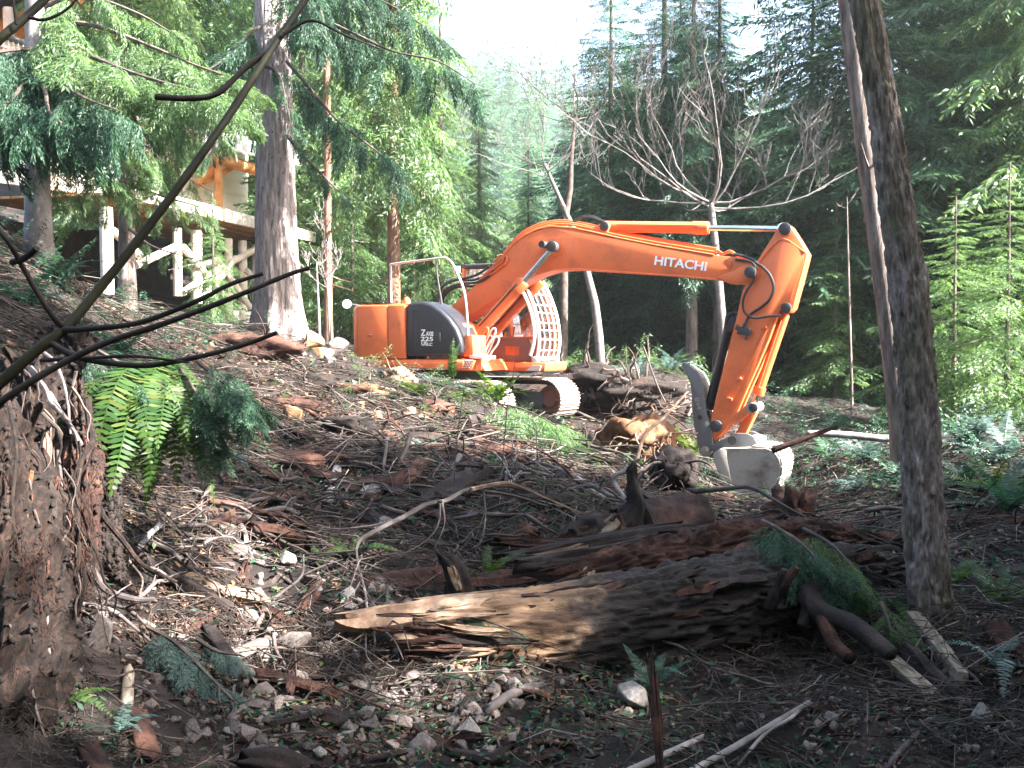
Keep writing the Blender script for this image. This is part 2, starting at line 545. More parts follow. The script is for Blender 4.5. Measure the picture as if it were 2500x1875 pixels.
# far wooded hill closing the valley
hx = np.linspace(-260, 260, 80)
hy = np.linspace(112, 330, 40)
HX, HY = np.meshgrid(hx, hy)
HZ = 8 + (HY - 112) * 0.30 + 22 * np.exp(-((HX + 120) / 110) ** 2) * ((HY - 112) / 160) + 5 * fbm(np.c_[HX.ravel() * 0.02, HY.ravel() * 0.02, HX.ravel() * 0], 3, 3).reshape(HX.shape)
HZ -= np.clip((HX - 40) / 200, 0, 1) * (HY - 112) * 0.22
HZ[0, :] = -10
ii = np.arange(80 * 40).reshape(40, 80)
Fh = np.stack([ii[:-1, :-1], ii[:-1, 1:], ii[1:, 1:], ii[1:, :-1]], -1).reshape(-1, 4)
tag(link("hill", mesh_np("hill", np.c_[HX.ravel(), HY.ravel(), HZ.ravel()], Fh, LEAF_DRK, True)), "far wooded hillside behind the clearing", None, None, 'structure')
# ---------------------------------------------------------------- the excavator
YAW = R(-25)
EO = Vector((-1.22, 19.95, -1.40))
ex = thing("excavator", "orange tracked excavator with raised boom, thumb and bucket on the bench", "excavator", EO, (0, 0, YAW))
_RI = Matrix.Rotation(-YAW, 3, 'Z')


def L(px, py, yl):
    """machine coordinates (x,z) where the ray through a pixel meets the plane y=yl of the machine"""
    o = _RI @ (Vector((0, 0, 0)) - EO)
    d = _RI @ ray(px, py)
    t = (yl - o.y) / d.y
    p = o + d * t
    return (p.x, p.z)


def LL(pts, yl):
    return [L(a, b, yl) for a, b in pts]


def L3(px, py, yl):
    x, z = L(px, py, yl)
    return Vector((x, yl, z))


def text(name, s, mat, parent, p0, p1, height, yl, bold=0.012, normal=-1, depth=0.006, width=None):
    """flat lettering on a plate: from p0 to p1 (local x,z) along the baseline"""
    cu = bpy.data.curves.new(name, 'FONT')
    cu.body = s
    cu.size = 1.0
    cu.offset = bold
    cu.extrude = 0.004
    cu.resolution_u = 3
    ob = bpy.data.objects.new(name, cu)
    COL.objects.link(ob)
    dg = bpy.context.evaluated_depsgraph_get()
    dg.update()
    me = bpy.data.meshes.new_from_object(ob.evaluated_get(dg))
    bpy.data.objects.remove(ob)
    co = np.empty(len(me.vertices) * 3, dtype=np.float32)
    me.vertices.foreach_get("co", co)
    co = co.reshape(-1, 3)
    mn, mx = co.min(0), co.max(0)
    a, b = Vector((p0[0], 0, p0[1])), Vector((p1[0], 0, p1[1]))
    dx = b - a
    nx = Vector((-dx.z, 0, dx.x)).normalized()
    q = (co[:, :1] - mn[0]) / (mx[0] - mn[0])
    h = (co[:, 1:2] - mn[1]) / (mx[1] - mn[1]) * height
    dpt = (co[:, 2:] - mn[2]) / max(1e-6, (mx[2] - mn[2])) * depth
    out = np.array(a)[None] + q * np.array(dx)[None] + h * np.array(nx)[None]
    out[:, 1:2] = yl - dpt
    me.vertices.foreach_set("co", out.astype(np.float32).ravel())
    me.materials.clear()
    me.materials.append(mat)
    me.update()
    return link(name, me, parent)


NEAR = -1.33
# ---- undercarriage (its own heading, about 30 degrees to the view)
UY = R(-32) - YAW
UM = Matrix.Rotation(UY, 4, 'Z')
mb = MB()
mb.box((0, 0, 0.62), (1.9, 1.7, 0.34))
mb.box((0.75, 0, 0.52), (0.6, 1.9, 0.22))
mb.box((-0.75, 0, 0.52), (0.6, 1.9, 0.22))
cb = mb.build("car_body", DARKM, ex, bevel=0.03)
cb.rotation_euler = (0, 0, UY)
tt = MB().tube([(0, 0, 0.78), (0, 0, 0.98)], 0.68, 32).build("swing_ring", DARKM, ex, True)
TR, TLEN = 0.37, 1.62
shoe_mb = MB()
shoe_mb.box((0, 0, 0), (0.17, 0.74, 0.022))
for q in (-0.055, 0.0, 0.055):
    shoe_mb.box((q, 0, 0.022), (0.014, 0.74, 0.026))
shoe_me = mesh_np("track_shoe", shoe_mb.v, shoe_mb.f, SHOE)


def trk_path(s):
    """distance along the loop -> (x, z, angle)"""
    per = 4 * TLEN + 2 * math.pi * TR
    s %= per
    if s < 2 * TLEN:
        return (-TLEN + s, 2 * TR + 0.06, 0)
    s -= 2 * TLEN
    if s < math.pi * TR:
        a = s / TR
        return (TLEN + TR * math.sin(a), TR + 0.06 + TR * math.cos(a), a)
    s -= math.pi * TR
    if s < 2 * TLEN:
        return (TLEN - s, 0.06, math.pi)
    s -= 2 * TLEN
    a = s / TR
    return (-TLEN - TR * math.sin(a), TR + 0.06 - TR * math.cos(a), math.pi + a)


for side in (-1, 1):
    yc = side * 1.18
    lk = MB()
    nseg = 60
    per = 4 * TLEN + 2 * math.pi * TR
    for dy in (-0.12, 0.12):
        ring = [trk_path(per * k / nseg) for k in range(nseg)]
        inner = [(x - 0.0 - 0.09 * math.sin(a), z - 0.09 * math.cos(a)) for x, z, a in ring]
        outer = [(x - 0.015 * math.sin(a), z - 0.015 * math.cos(a)) for x, z, a in ring]
        V = [(p[0], dy - 0.03, p[1]) for p in outer] + [(p[0], dy - 0.03, p[1]) for p in inner] + [(p[0], dy + 0.03, p[1]) for p in outer] + [(p[0], dy + 0.03, p[1]) for p in inner]
        Fc = []
        for k in range(nseg):
            j = (k + 1) % nseg
            Fc += [(k, j, nseg + j, nseg + k), (2 * nseg + k, 3 * nseg + k, 3 * nseg + j, 2 * nseg + j), (nseg + k, nseg + j, 3 * nseg + j, 3 * nseg + k), (k, 2 * nseg + k, 2 * nseg + j, j)]
        lk.add(V, Fc)
    tr = lk.build("track", DARKM, ex)
    tr.location = UM @ Vector((0, yc, 0))
    tr.rotation_euler = (0, 0, UY)
    ns = 48
    for k in range(ns):
        x, z, a = trk_path(per * (k + 0.5) / ns)
        link("track_shoe", shoe_me, tr, (x, 0, z), (0, a, 0))
    fr = MB()
    fr.box((0, 0, 0.40), (3.0, 0.34, 0.30))
    fr.box((0, 0, 0.56), (2.2, 0.28, 0.06))
    fr.build("track_frame", STEEL_D, tr, bevel=0.03)
    for nm, xx in (("idler", TLEN), ("sprocket", -TLEN)):
        w = MB()
        w.disc((xx, 0, TR + 0.06), (0, 1, 0), 0.265, 0.16, 28)
        w.disc((xx, 0, TR + 0.06), (0, 1, 0), 0.15, 0.30, 20)
        w.build(nm, CABINT if nm == "idler" else DARKM, tr, bevel=0.015)
    for k in range(7):
        xx = -1.2 + 0.4 * k
        MB().disc((xx, 0, 0.20), (0, 1, 0), 0.085, 0.42, 14).build("roller", DARKM, tr)

# ---- upper structure
xr = L(872, 800, NEAR)[0]
x1 = L(946, 800, NEAR)[0]
x2 = L(990, 800, NEAR)[0]
x3 = L(1127, 860, NEAR)[0]
z_bot = L(900, 901, NEAR)[1]
z_band = L(900, 877, NEAR)[1]
z_top = L(900, 745, NEAR)[1]
TAIL = 1.72
arc = []
ya = 1.33
a0 = math.acos(max(-1, min(1, xr / math.hypot(xr, ya))))
rr0 = math.hypot(xr, ya)
for k in range(17):
    t = k / 16
    yy = -ya + 2 * ya * t
    # flattened bow of the counterweight with rounded corners
    xx = xr - (TAIL + xr) * (1 - abs(2 * t - 1) ** 2.6)
    arc.append((xx, yy))
cw = MB().plan(list(reversed([(xr - 0.004, ya)] + [(-q[0] * -1, q[1]) for q in reversed(arc[1:-1])] + [(xr - 0.004, -ya)])), z_bot, z_top)
cw.build("counterweight", ORANGE, ex, bevel=0.07, seg=4)
# frame band below the doors, engine deck
MB().extr([(xr + 0.004, z_bot + 0.005), (x3 + 0.05, z_bot + 0.03), (x3 + 0.06, z_band), (xr + 0.004, z_band)], NEAR, 1.25).build("side_skirt", ORANGE, ex, bevel=0.05, seg=4)
MB().extr([(xr + 0.01, z_band + 0.004), (x2, z_band + 0.004), (x2, z_top - 0.015), (xr + 0.01, z_top - 0.01)], NEAR + 0.03, 1.2).build("engine_housing", DARKM, ex, bevel=0.04)
for (xa, xb) in ((xr + 0.006, x1 - 0.006), (x1 + 0.006, x2 - 0.006)):
    d = MB().extr([(xa, z_band + 0.012), (xb, z_band + 0.012), (xb, z_top - 0.004), (xa, z_top - 0.002)], NEAR + 0.001, NEAR + 0.16).build("side_door", ORANGE, ex, bevel=0.022, seg=3)
    if xa < x1 - 0.1:
        c = L(902.5, 818, NEAR)
        MB().box((c[0], NEAR - 0.001, c[1]), (0.115, 0.012, 0.085)).build("door_latch", ORANGE_D, d, bevel=0.004)
        MB().box((c[0] + 0.02, NEAR - 0.012, c[1] - 0.005), (0.035, 0.016, 0.04)).build("latch_button", CHROME, d, bevel=0.004)
MB().extr([(xr + 0.02, z_top - 0.012), (x2 + 0.1, z_top - 0.012), (x2 + 0.1, z_top + 0.02), (xr + 0.02, z_top + 0.016)], NEAR + 0.10, 1.15).build("engine_hood", ORANGE, ex, bevel=0.015)
# black side panel with the sweeping front edge
pp = LL([(991, 870), (991, 741), (1012, 736), (1034, 735), (1055, 742), (1078, 758), (1098, 778), (1114, 801), (1124, 826), (1128, 846), (1126, 860), (1122, 868)], NEAR)
sp = MB().extr(pp, NEAR - 0.004, -0.62).build("side_panel", BLACKP, ex, bevel=0.075, seg=4)
for k in range(3):
    c0, c1 = L(1009 + 6.5 * k, 757, NEAR), L(1009 + 6.5 * k, 858, NEAR)
    MB().beam((c0[0], NEAR - 0.006, c0[1]), (c1[0], NEAR - 0.006, c1[1]), 0.012, 0.012).build("panel_rib", DARKM, sp)
for s, (xa, ya_), (xb, yb_), h in (("Z", (1028, 819.5), (1039, 820), .112), ("AXIS", (1040.5, 820), (1058.5, 820.5), 0.078), ("225", (1028, 832.5), (1058, 833), .078), ("US", (1029.5, 843.5), (1043, 844), .074), ("LC", (1044, 844), (1056, 844.5), .055)):
    text("model_lettering", s, WHITE, sp, L(xa, ya_, NEAR), L(xb, yb_, NEAR), h, NEAR - 0.006, 0.018)
c = L(1068.5, 823, NEAR)
hb = MB()
hb.box((c[0], NEAR - 0.006, c[1]), (0.13, 0.012, 0.17))
hb.box((c[0] + 0.05, NEAR - 0.014, c[1]), (0.022, 0.02, 0.15))
hb.box((c[0] - 0.03, NEAR - 0.016, c[1] + 0.03), (0.022, 0.014, 0.02))
hb.build("panel_handle", DARKM, sp, bevel=0.003)
# front deck beside the boom foot
fd = LL([(1096, 770), (1135, 792), (1140, 822), (1136, 862), (1164, 872), (1164, 905), (1120, 905), (1112, 800)], -0.95)
MB().extr(fd, -0.98, -0.5).build("fuel_tank", ORANGE, ex, bevel=0.03)
bp = LL([(1138, 818), (1158, 818), (1160, 866), (1136, 872)], -1.15)
MB().extr(bp, -1.22, -0.7).build("tool_box", ORANGE, ex, bevel=0.015)
stp = MB()
stp.extr(LL([(1150, 866), (1186, 869), (1186, 877), (1150, 874)], -1.15), -1.22, -0.75)
stp.build("front_step", WHITEP, ex, bevel=0.008)
tp = LL([(1126, 876), (1160, 880), (1150, 903), (1112, 902)], -1.28)
tr_ = MB().extr(tp, -1.30, -1.24).build("tread_plate", ORANGE_D, ex, bevel=0.004)
for i in range(5):
    for j in range(4):
        q = L(1131 + 6 * i - 3.2 * j, 881 + 5.2 * j, -1.30)
        MB().box((q[0], -1.306, q[1]), (0.032, 0.014, 0.020), Matrix.Rotation(R(25), 3, 'Y')).build("tread_stud", WHITEP, tr_)
# revolving frame in front, under the cab and the boom foot
rf = LL([(1150, 880), (1296, 884), (1336, 884), (1332, 907), (1170, 908), (1120, 905)], 0.3)
MB().extr(rf, 0.25, 1.32).build("revolving_frame", ORANGE, ex, bevel=0.03)
MB().extr(LL([(1120, 884), (1190, 884), (1200, 905), (1120, 906)], -0.5), -0.75, 0.22).build("boom_seat", ORANGE, ex, bevel=0.02)
wp = L3(1306, 901, 0.24)
MB().extr(LL([(1300, 892), (1322, 893), (1318, 905), (1284, 905)], 0.24), 0.225, 0.245).build("warning_sticker", WHITEP, ex)

# ---- cab behind the boom
CN, CF = 0.34, 1.30
zc0 = L(1290, 882, CN)[1]
zc1 = L(1150, 655, CN)[1]
cr = L(1128, 800, CN)[0]
gp = [L(a, b, CN) for a, b in ((1311, 876), (1316, 845), (1316, 812), (1311, 775), (1300, 737), (1283, 697), (1262, 662))]
cab_rear = cr
roof_front = gp[-1][0] - 0.02
cabm = MB()
cabm.extr([(cab_rear, zc0), (gp[0][0] - 0.10, zc0), (gp[0][0] - 0.05, zc0 + 0.06), (L(1290, 825, CN)[0], L(1290, 825, CN)[1]), (cab_rear, L(1200, 825, CN)[1])], CN, CN + 0.04)
cabm.extr([(cab_rear, zc0), (gp[0][0] - 0.10, zc0), (gp[0][0] - 0.05, zc0 + 0.06), (L(1290, 825, CN)[0], L(1290, 825, CN)[1]), (cab_rear, L(1200, 825, CN)[1])], CF - 0.04, CF)
cabm.box(((cab_rear + gp[0][0]) / 2 - 0.05, (CN + CF) / 2, zc0 + 0.03), (gp[0][0] - cab_rear - 0.1, CF - CN - 0.02, 0.06))
cab = cabm.build("cab", CABINT, ex, bevel=0.012)
q = LL([(1234, 845), (1268, 846), (1266, 868), (1234, 866)], CN)
MB().extr(q, CN - 0.006, CN).build("cab_sticker", ORANGE_D, cab)
pm = MB()
zmid = L(1290, 825, CN)[1]
fx = [(g[0] - 0.07, g[1]) for g in gp]
for yy in (CN + 0.03, CF - 0.03):
    pm.tube([(a, yy, b) for a, b in fx], 0.035, 8)
    pm.tube([(cab_rear + 0.04, yy, zmid - 0.02), (cab_rear + 0.04, yy, zc1)], 0.04, 8)
    mx = cab_rear + 0.62
    pm.tube([(mx, yy, zmid - 0.02), (mx - 0.05, yy, zc1)], 0.03, 8)
    pm.tube([(cab_rear, yy, zmid), (gp[1][0] - 0.09, yy, zmid)], 0.025, 8)
pm.build("cab_posts", ORANGE_D, cab, True)
MB().extr([(cab_rear - 0.02, zc1), (roof_front, zc1 - 0.03), (roof_front + 0.03, zc1 + 0.05), (roof_front - 0.15, zc1 + 0.09), (cab_rear + 0.05, zc1 + 0.08)], CN - 0.02, CF + 0.02).build("cab_roof", DARKM, cab, bevel=0.03, seg=3)
wr = L3(1119, 658, CN)
MB().box((wr.x, CN - 0.05, wr.z), (0.12, 0.06, 0.12)).build("work_light", WHITEP, cab, bevel=0.01)
# panes
for yy in (CN + 0.03, CF - 0.03):
    MB().extr([(cab_rear + 0.08, zmid + 0.03), (cab_rear + 0.58, zmid + 0.03), (cab_rear + 0.54, zc1 - 0.02), (cab_rear + 0.08, zc1 - 0.02)], yy - 0.003, yy + 0.003).build("side_pane", GLASS, cab)
    MB().extr([(cab_rear + 0.66, zmid + 0.03), (fx[2][0] - 0.04, zmid + 0.03), (fx[3][0] - 0.04, fx[3][1]), (fx[5][0] - 0.04, fx[5][1]), (fx[6][0] - 0.03, zc1 - 0.03), (cab_rear + 0.60, zc1 - 0.02)], yy - 0.003, yy + 0.003).build("side_pane", GLASS, cab)
V, Fc = [], []
for a, b in fx:
    V += [(a, CN + 0.06, b), (a, CF - 0.06, b)]
for k in range(len(fx) - 1):
    Fc.append((2 * k, 2 * k + 1, 2 * k + 3, 2 * k + 2))
MB().add(V, Fc).build("windscreen", GLASS, cab, True)
# seat and levers
sm = MB()
sx = cab_rear + 0.72
sm.box((sx, 0.82, zmid - 0.15), (0.50, 0.48, 0.12))
sm.box((sx - 0.26, 0.82, zmid + 0.20), (0.12, 0.46, 0.62), Matrix.Rotation(R(-8), 3, 'Y'))
sm.box((sx - 0.29, 0.82, zmid + 0.58), (0.09, 0.26, 0.18))
sm.build("operator_seat", mat_plain("seat_cloth", (0.30, 0.30, 0.31), 0.9), cab, bevel=0.04, seg=3)
lm = MB()
for yy in (0.52, 1.1):
    lm.box((sx + 0.12, yy, zmid - 0.02), (0.42, 0.12, 0.10))
    lm.tube([(sx + 0.28, yy, zmid + 0.02), (sx + 0.31, yy, zmid + 0.22)], 0.018, 8)
lm.build("control_levers", RUBBER, cab)
# white guard over the front of the cab
gd = MB()
gy0, gy1 = CN - 0.01, CF + 0.02
for yy in (gy0, gy1):
    gd.tube([(a, yy, b) for a, b in curve([(a, 0, b) for a, b in gp], 4) and [(p.x, p.z) for p in curve([(a, 0, b) for a, b in gp], 4)]], 0.034, 8)
grd = gd.build("front_guard", WHITEP, cab, True)
gc = [(p.x, p.z) for p in curve([(a, 0, b) for a, b in gp], 6)]
for k in range(1, 4):
    yy = gy0 + (gy1 - gy0) * k / 4
    MB().tube([(a + 0.004, yy, b) for a, b in gc], 0.012, 6).build("guard_bar", WHITEP, grd, True)
acc = [0.0]
for i in range(1, len(gc)):
    acc.append(acc[-1] + math.hypot(gc[i][0] - gc[i - 1][0], gc[i][1] - gc[i - 1][1]))
nb = 10
for k in range(nb + 1):
    s = acc[-1] * k / nb
    i = min(range(len(acc)), key=lambda q: abs(acc[q] - s))
    MB().tube([(gc[i][0] + 0.014, gy0, gc[i][1]), (gc[i][0] + 0.014, gy1, gc[i][1])], 0.011 if 0 < k < nb else 0.03, 6).build("guard_bar", WHITEP, grd, True)
# guard side rail, a second curved strip on the near side
sr = [L(a, b, CN - 0.03) for a, b in ((1295, 868), (1303, 840), (1305, 812), (1301, 778), (1292, 748), (1278, 715))]
MB().tube([(p.x, CN - 0.03, p.z) for p in curve([(a, 0, b) for a, b in sr], 4)], 0.045, 8).build("side_guard_rail", WHITEP, cab, True)
for yy, nm in ((CN - 0.02, 1), (CF, 2)):
    MB().box((gp[0][0] - 0.02, yy, gp[0][1] - 0.03), (0.13, 0.10, 0.14)).build("guard_bracket", WHITEP, grd, bevel=0.012)

# ---- hand rails, mirror, cap
pts = [L3(a, b, -1.20) for a, b in ((955, 738), (954, 700), (954, 652), (958, 645), (1020, 637), (1080, 630), (1094, 633), (1107, 648), (1122, 680), (1134, 716), (1140, 770), (1142, 820), (1138, 848), (1128, 866))]
MB().tube(curve(pts, 4), 0.021, 8).build("handrail", mat_plain("rail_steel", (0.45, 0.44, 0.43), 0.45, 0.6), ex, True)
pts = [L3(a, b, -0.9) for a, b in ((1082, 760), (1074, 715), (1067, 670), (1066, 645), (1070, 632))]
MB().tube(curve(pts, 4), 0.018, 8).build("handrail", DARKM, ex, True)
m = L3(847, 742, -0.9)
mi = MB().disc((m.x, -0.9, m.z), (0.42, -0.9, 0), 0.083, 0.025, 20).build("mirror", WHITE, ex, True)
MB().tube([(m.x + 0.01, -0.88, m.z), (m.x + 0.12, -0.8, m.z - 0.02), (m.x + 0.3, -0.6, m.z - 0.06)], 0.02, 6).build("mirror_stalk", DARKM, mi)
m = L3(993, 733, -0.7)
MB().tube([(m.x, -0.7, m.z - 0.06), (m.x, -0.7, m.z), (m.x, -0.7, m.z + 0.03), (m.x, -0.7, m.z + 0.06)], [0.07, 0.07, 0.05, 0.02], 14).build("filler_cap", ORANGE_D, ex, True)

# ---- boom
BW = 0.27
top = [(1091, 757), (1162, 693), (1227, 625), (1252, 596), (1281, 574), (1310, 560), (1342, 552), (1400, 556), (1451, 567), (1508, 580), (1600, 598), (1743, 622), (1790, 627), (1822, 632), (1842, 641), (1852, 655), (1851, 672), (1842, 684), (1828, 690)]
bot = [(1814, 689), (1780, 692), (1748, 682), (1650, 673), (1588, 669), (1500, 663), (1450, 660), (1400, 656), (1350, 659), (1306, 672), (1270, 693), (1200, 736), (1130, 782), (1111, 792), (1098, 786), (1090, 772)]
boom = MB().extr(LL(top + bot, -BW), -BW, BW).build("boom", ORANGE, ex, bevel=0.018)
# raised flange lines along the upper and lower edges
for pl, rr in ((top[1:12], 0.016), (bot[2:11], 0.014)):
    MB().tube([L3(a, b, -BW - 0.006) for a, b in pl], rr, 6).build("edge_flange", ORANGE, boom, True)
text("maker_lettering", "HITACHI", WHITE, boom, L(1597, 646.5, -BW), L(1724, 662, -BW), 0.155, -BW - 0.003, 0.026)
# doubler plate at the boom tip, foot plates
MB().extr(LL([(1752, 676), (1795, 660), (1830, 640), (1846, 645), (1851, 668), (1838, 686), (1815, 689), (1780, 692)], -BW), -BW - 0.02, -BW).build("tip_plate", ORANGE, boom, bevel=0.006)
MB().extr(LL([(1773, 632), (1787, 634), (1785, 655), (1777, 655)], -BW), -BW - 0.03, -BW).build("tip_bracket", ORANGE_D, boom, bevel=0.004)


def pin(px, py, yl, r, w, name="pin_cap", mat=DARKM, par=None):
    p = L3(px, py, yl)
    return MB().disc((p.x, yl - w / 2 + 0.0, p.z), (0, 1, 0), r, w, 22).build(name, mat, par or ex, bevel=0.008)


pin(1833, 665, -BW - 0.02, 0.095, 0.07)
pin(1353, 603, -0.50, 0.095, 0.14)
p = L3(1353, 603, 0)
MB().disc((p.x, 0, p.z), (0, 1, 0), 0.06, 1.15, 16).build("boom_pin", DARKM, ex)
p = L3(1353, 603, -BW)
MB().disc((p.x, -BW - 0.005, p.z), (0, 1, 0), 0.17, 0.02, 24).build("boss_plate", ORANGE, boom, bevel=0.006)
p = L3(1110, 780, -BW)
MB().disc((p.x, -0.0, p.z), (0, 1, 0), 0.10, 0.9, 20).build("foot_pin", DARKM, ex)
MB().extr(LL([(1085, 800), (1100, 770), (1122, 772), (1150, 880), (1100, 880)], -0.36), -0.40, -0.32).build("foot_bracket", ORANGE, ex, bevel=0.01)
MB().extr(LL([(1085, 800), (1100, 770), (1122, 772), (1150, 880), (1100, 880)], 0.36), 0.32, 0.40).build("foot_bracket", ORANGE, ex, bevel=0.01)


def cylinder(name, a, b, yl, f_gland, rb, rg, rr, mat=ORANGE, pl=True):
    """a: barrel end, b: rod end (pixel points on plane yl); f_gland: where the barrel ends"""
    A, B = L3(*a, yl), L3(*b, yl)
    D = B - A
    g0, g1 = A + D * (f_gland - 0.09), A + D * f_gland
    m = MB()
    m.tube([A, A + D * 0.02, A + D * 0.021, g0], [rb * 0.8, rb * 0.8, rb, rb], 18)
    m.tube([g0, g0 + D * 0.004, g1 - D * 0.012, g1], [rb, rg, rg, rg * 0.93], 18)
    c = m.build(name, mat, ex, True)
    e = MB()
    e.tube([g1, B], rr, 14)
    e.disc(B, (0, 1, 0), rr * 2.0, 0.16, 18)
    e.build("rod", CHROME, c, True)
    if pl:
        off = Vector((0, -rb - 0.018, 0.03))
        l = MB()
        l.tube(curve([A + D * 0.10 + off, A + D * 0.3 + off, A + D * (f_gland - 0.12) + off, A + D * (f_gland - 0.05) + off * 0.9], 4), 0.013, 6)
        l.build("oil_pipe", DARKM if pl == 2 else mat, c, True)
    return c


cylinder("boom_cylinder", (1158, 822), (1353, 603), -0.44, 0.625, 0.108, 0.122, 0.055, ORANGE, 2)
cylinder("boom_cylinder", (1158 + 42, 818), (1353 + 42, 599), 0.44, 0.62, 0.108, 0.122, 0.055, ORANGE, 2)
for yl, dx in ((-0.44, 0), (0.44, 42)):
    q = LL([(1150 + dx, 806), (1172 + dx, 812), (1166 + dx, 846), (1140 + dx, 864), (1128 + dx, 862)], yl)
    MB().extr(q, yl - 0.15, yl - 0.10).build("cylinder_bracket", ORANGE, ex, bevel=0.008)
    MB().extr(q, yl + 0.10, yl + 0.15).build("cylinder_bracket", ORANGE, ex, bevel=0.008)
# looped pipes at the foot of the boom cylinders
for k, (dx, dy) in enumerate(((0, 0), (18, 2), (9, 20), (26, 22))):
    pts = [L3(a + dx, b + dy, -0.62 + 0.04 * k) for a, b in ((1166, 858), (1174, 838), (1186, 822), (1192, 808), (1190, 800), (1183, 802), (1176, 816), (1168, 834), (1158, 850), (1150, 862))]
    MB().tube(curve(pts, 4), 0.017, 7).build("foot_pipe", WHITEP if k % 2 else ORANGE_D, ex, True)
# arm cylinder on top of the boom
cylinder("arm_cylinder", (1470, 553), (1913, 559), 0.0, 0.605, 0.098, 0.112, 0.048)
for yy in (-0.16, 0.16):
    MB().extr(LL([(1430, 568), (1462, 549), (1474, 541), (1486, 541), (1490, 552), (1484, 566), (1500, 584), (1440, 584)], yy), yy - 0.03, yy + 0.03).build("cylinder_bracket", ORANGE, boom, bevel=0.008)
pin(1477, 553, -0.19, 0.085, 0.05)
# pipes and hoses along the boom's back
for k in range(3):
    pts = [L3(a, b - 3 - 4.5 * k, -0.18 + 0.13 * k) for a, b in ((1228, 640), (1236, 622), (1262, 590), (1290, 570), (1330, 555), (1380, 550), (1440, 560), (1500, 575), (1600, 594), (1690, 609), (1750, 619))]
    MB().tube(curve(pts, 4), 0.017, 7).build("boom_pipe", ORANGE_D, boom, True)
for k, dx in enumerate((0, 9)):
    pts = [L3(a + dx, b + dx * 0.4, -0.30) for a, b in ((1186, 668), (1205, 655), (1222, 642), (1228, 632), (1226, 622), (1218, 626), (1205, 640))]
    MB().tube(curve(pts, 4), 0.018, 7).build("boom_pipe", ORANGE_D, boom, True)
hs = [((1078, 775), (1072, 735), (1076, 705), (1105, 686), (1150, 676), (1176, 664), (1195, 650)),
      ((1082, 775), (1078, 740), (1085, 712), (1115, 695), (1160, 690), (1185, 680), (1208, 660)),
      ((1086, 778), (1080, 745), (1090, 716), (1120, 700), (1165, 698), (1192, 686), (1212, 670)),
      ((1075, 765), (1070, 725), (1080, 698), (1112, 682), (1150, 684), (1180, 676), (1198, 660))]
for k, h in enumerate(hs):
    MB().tube(curve([L3(a, b, -0.34 + 0.05 * k) for a, b in h], 5), 0.024, 8).build("hose", RUBBER, ex, True)
# hoses over the boom's knee and over the tip
for k in range(2):
    pts = [L3(a, b - 3 * k, -0.02 + 0.08 * k) for a, b in ((1388, 556), (1402, 541), (1422, 531), (1446, 531), (1468, 540), (1486, 546))]
    MB().tube(curve(pts, 5), 0.018, 7).build("hose", RUBBER, ex, True)
for k in range(3):
    pts = [L3(a, b + 3 * k, -0.24 + 0.1 * k) for a, b in ((1738, 622), (1752, 612), (1765, 618), (1782, 612), (1800, 622), (1820, 628), (1840, 636))]
    MB().tube(curve(pts, 4), 0.015, 7).build("hose", ORANGE_D if k < 2 else RUBBER, ex, True)

# ---- arm
AW = 0.21
arm_pts = [(1901, 553), (1908, 547), (1920, 545), (1929, 551), (1950, 583), (1971, 619), (1966, 640), (1950, 700), (1936, 752), (1926, 764), (1912, 762), (1903, 757), (1879, 826), (1852, 890), (1826, 948), (1800, 1008), (1776, 1043), (1757, 1066), (1743, 1077), (1737, 1060), (1735, 1034), (1739, 1008), (1768, 890), (1800, 768), (1807, 735), (1812, 712), (1823, 688), (1849, 636), (1876, 594)]
arm = MB().extr(LL(arm_pts, -AW), -AW, AW).build("arm", ORANGE, ex, bevel=0.016)
MB().extr(LL([(1906, 586), (1922, 584), (1962, 615), (1962, 640), (1930, 732), (1905, 745), (1860, 830), (1800, 960), (1762, 1020), (1748, 1020), (1768, 900), (1812, 745), (1855, 650)], -AW), -AW - 0.012, -AW).build("arm_side_plate", ORANGE, arm, bevel=0.008)
MB().tube([L3(a, b, -AW - 0.012) for a, b in ((1853, 640), (1880, 606), (1902, 587), (1914, 583), (1926, 588), (1966, 617))], 0.012, 6).build("weld_seam", ORANGE, arm, True)
pin(1917, 559, -AW - 0.01, 0.10, 0.05)
pin(1920, 752, -AW - 0.01, 0.085, 0.05)
for a, b in ((1865, 800), (1805, 926), (1782, 974)):
    p = L3(a, b, -AW - 0.02)
    MB().box((p.x, p.y - 0.015, p.z), (0.09, 0.05, 0.05), Matrix.Rotation(R(rnd.uniform(-40, 40)), 3, 'Y')).build("hose_lug", ORANGE_D, arm, bevel=0.006)
p = L3(1816, 808, -AW - 0.03)
vb = MB()
vb.box((p.x, p.y - 0.03, p.z), (0.19, 0.09, 0.13), Matrix.Rotation(R(8), 3, 'Y'))
for dx, dz in ((-0.10, 0.06), (0.02, 0.09), (0.10, -0.03), (0.06, -0.10)):
    vb.disc((p.x + dx, p.y - 0.05, p.z + dz), (0.4, 0.2, 1), 0.028, 0.09, 8)
vb.build("valve_block", DARKM, ex, bevel=0.006)
pts = [L3(a, b, -AW - 0.07) for a, b in ((1792, 620), (1830, 630), (1850, 644), (1862, 652), (1880, 672), (1889, 702), (1880, 730), (1858, 750), (1835, 765), (1824, 780), (1819, 800))]
MB().tube(curve(pts, 5), 0.024, 8).build("hose", RUBBER, ex, True)
pts = [L3(a, b, -AW - 0.09) for a, b in ((1795, 632), (1835, 640), (1845, 660), (1840, 685), (1822, 712), (1814, 735), (1816, 758), (1826, 770), (1845, 776), (1880, 772), (1905, 770))]
MB().tube(curve(pts, 5), 0.021, 8).build("hose", RUBBER, ex, True)
pts = [L3(a, b, -AW + 0.1) for a, b in ((1806, 806), (1800, 790), (1800, 770), (1792, 764), (1778, 772), (1772, 792))]
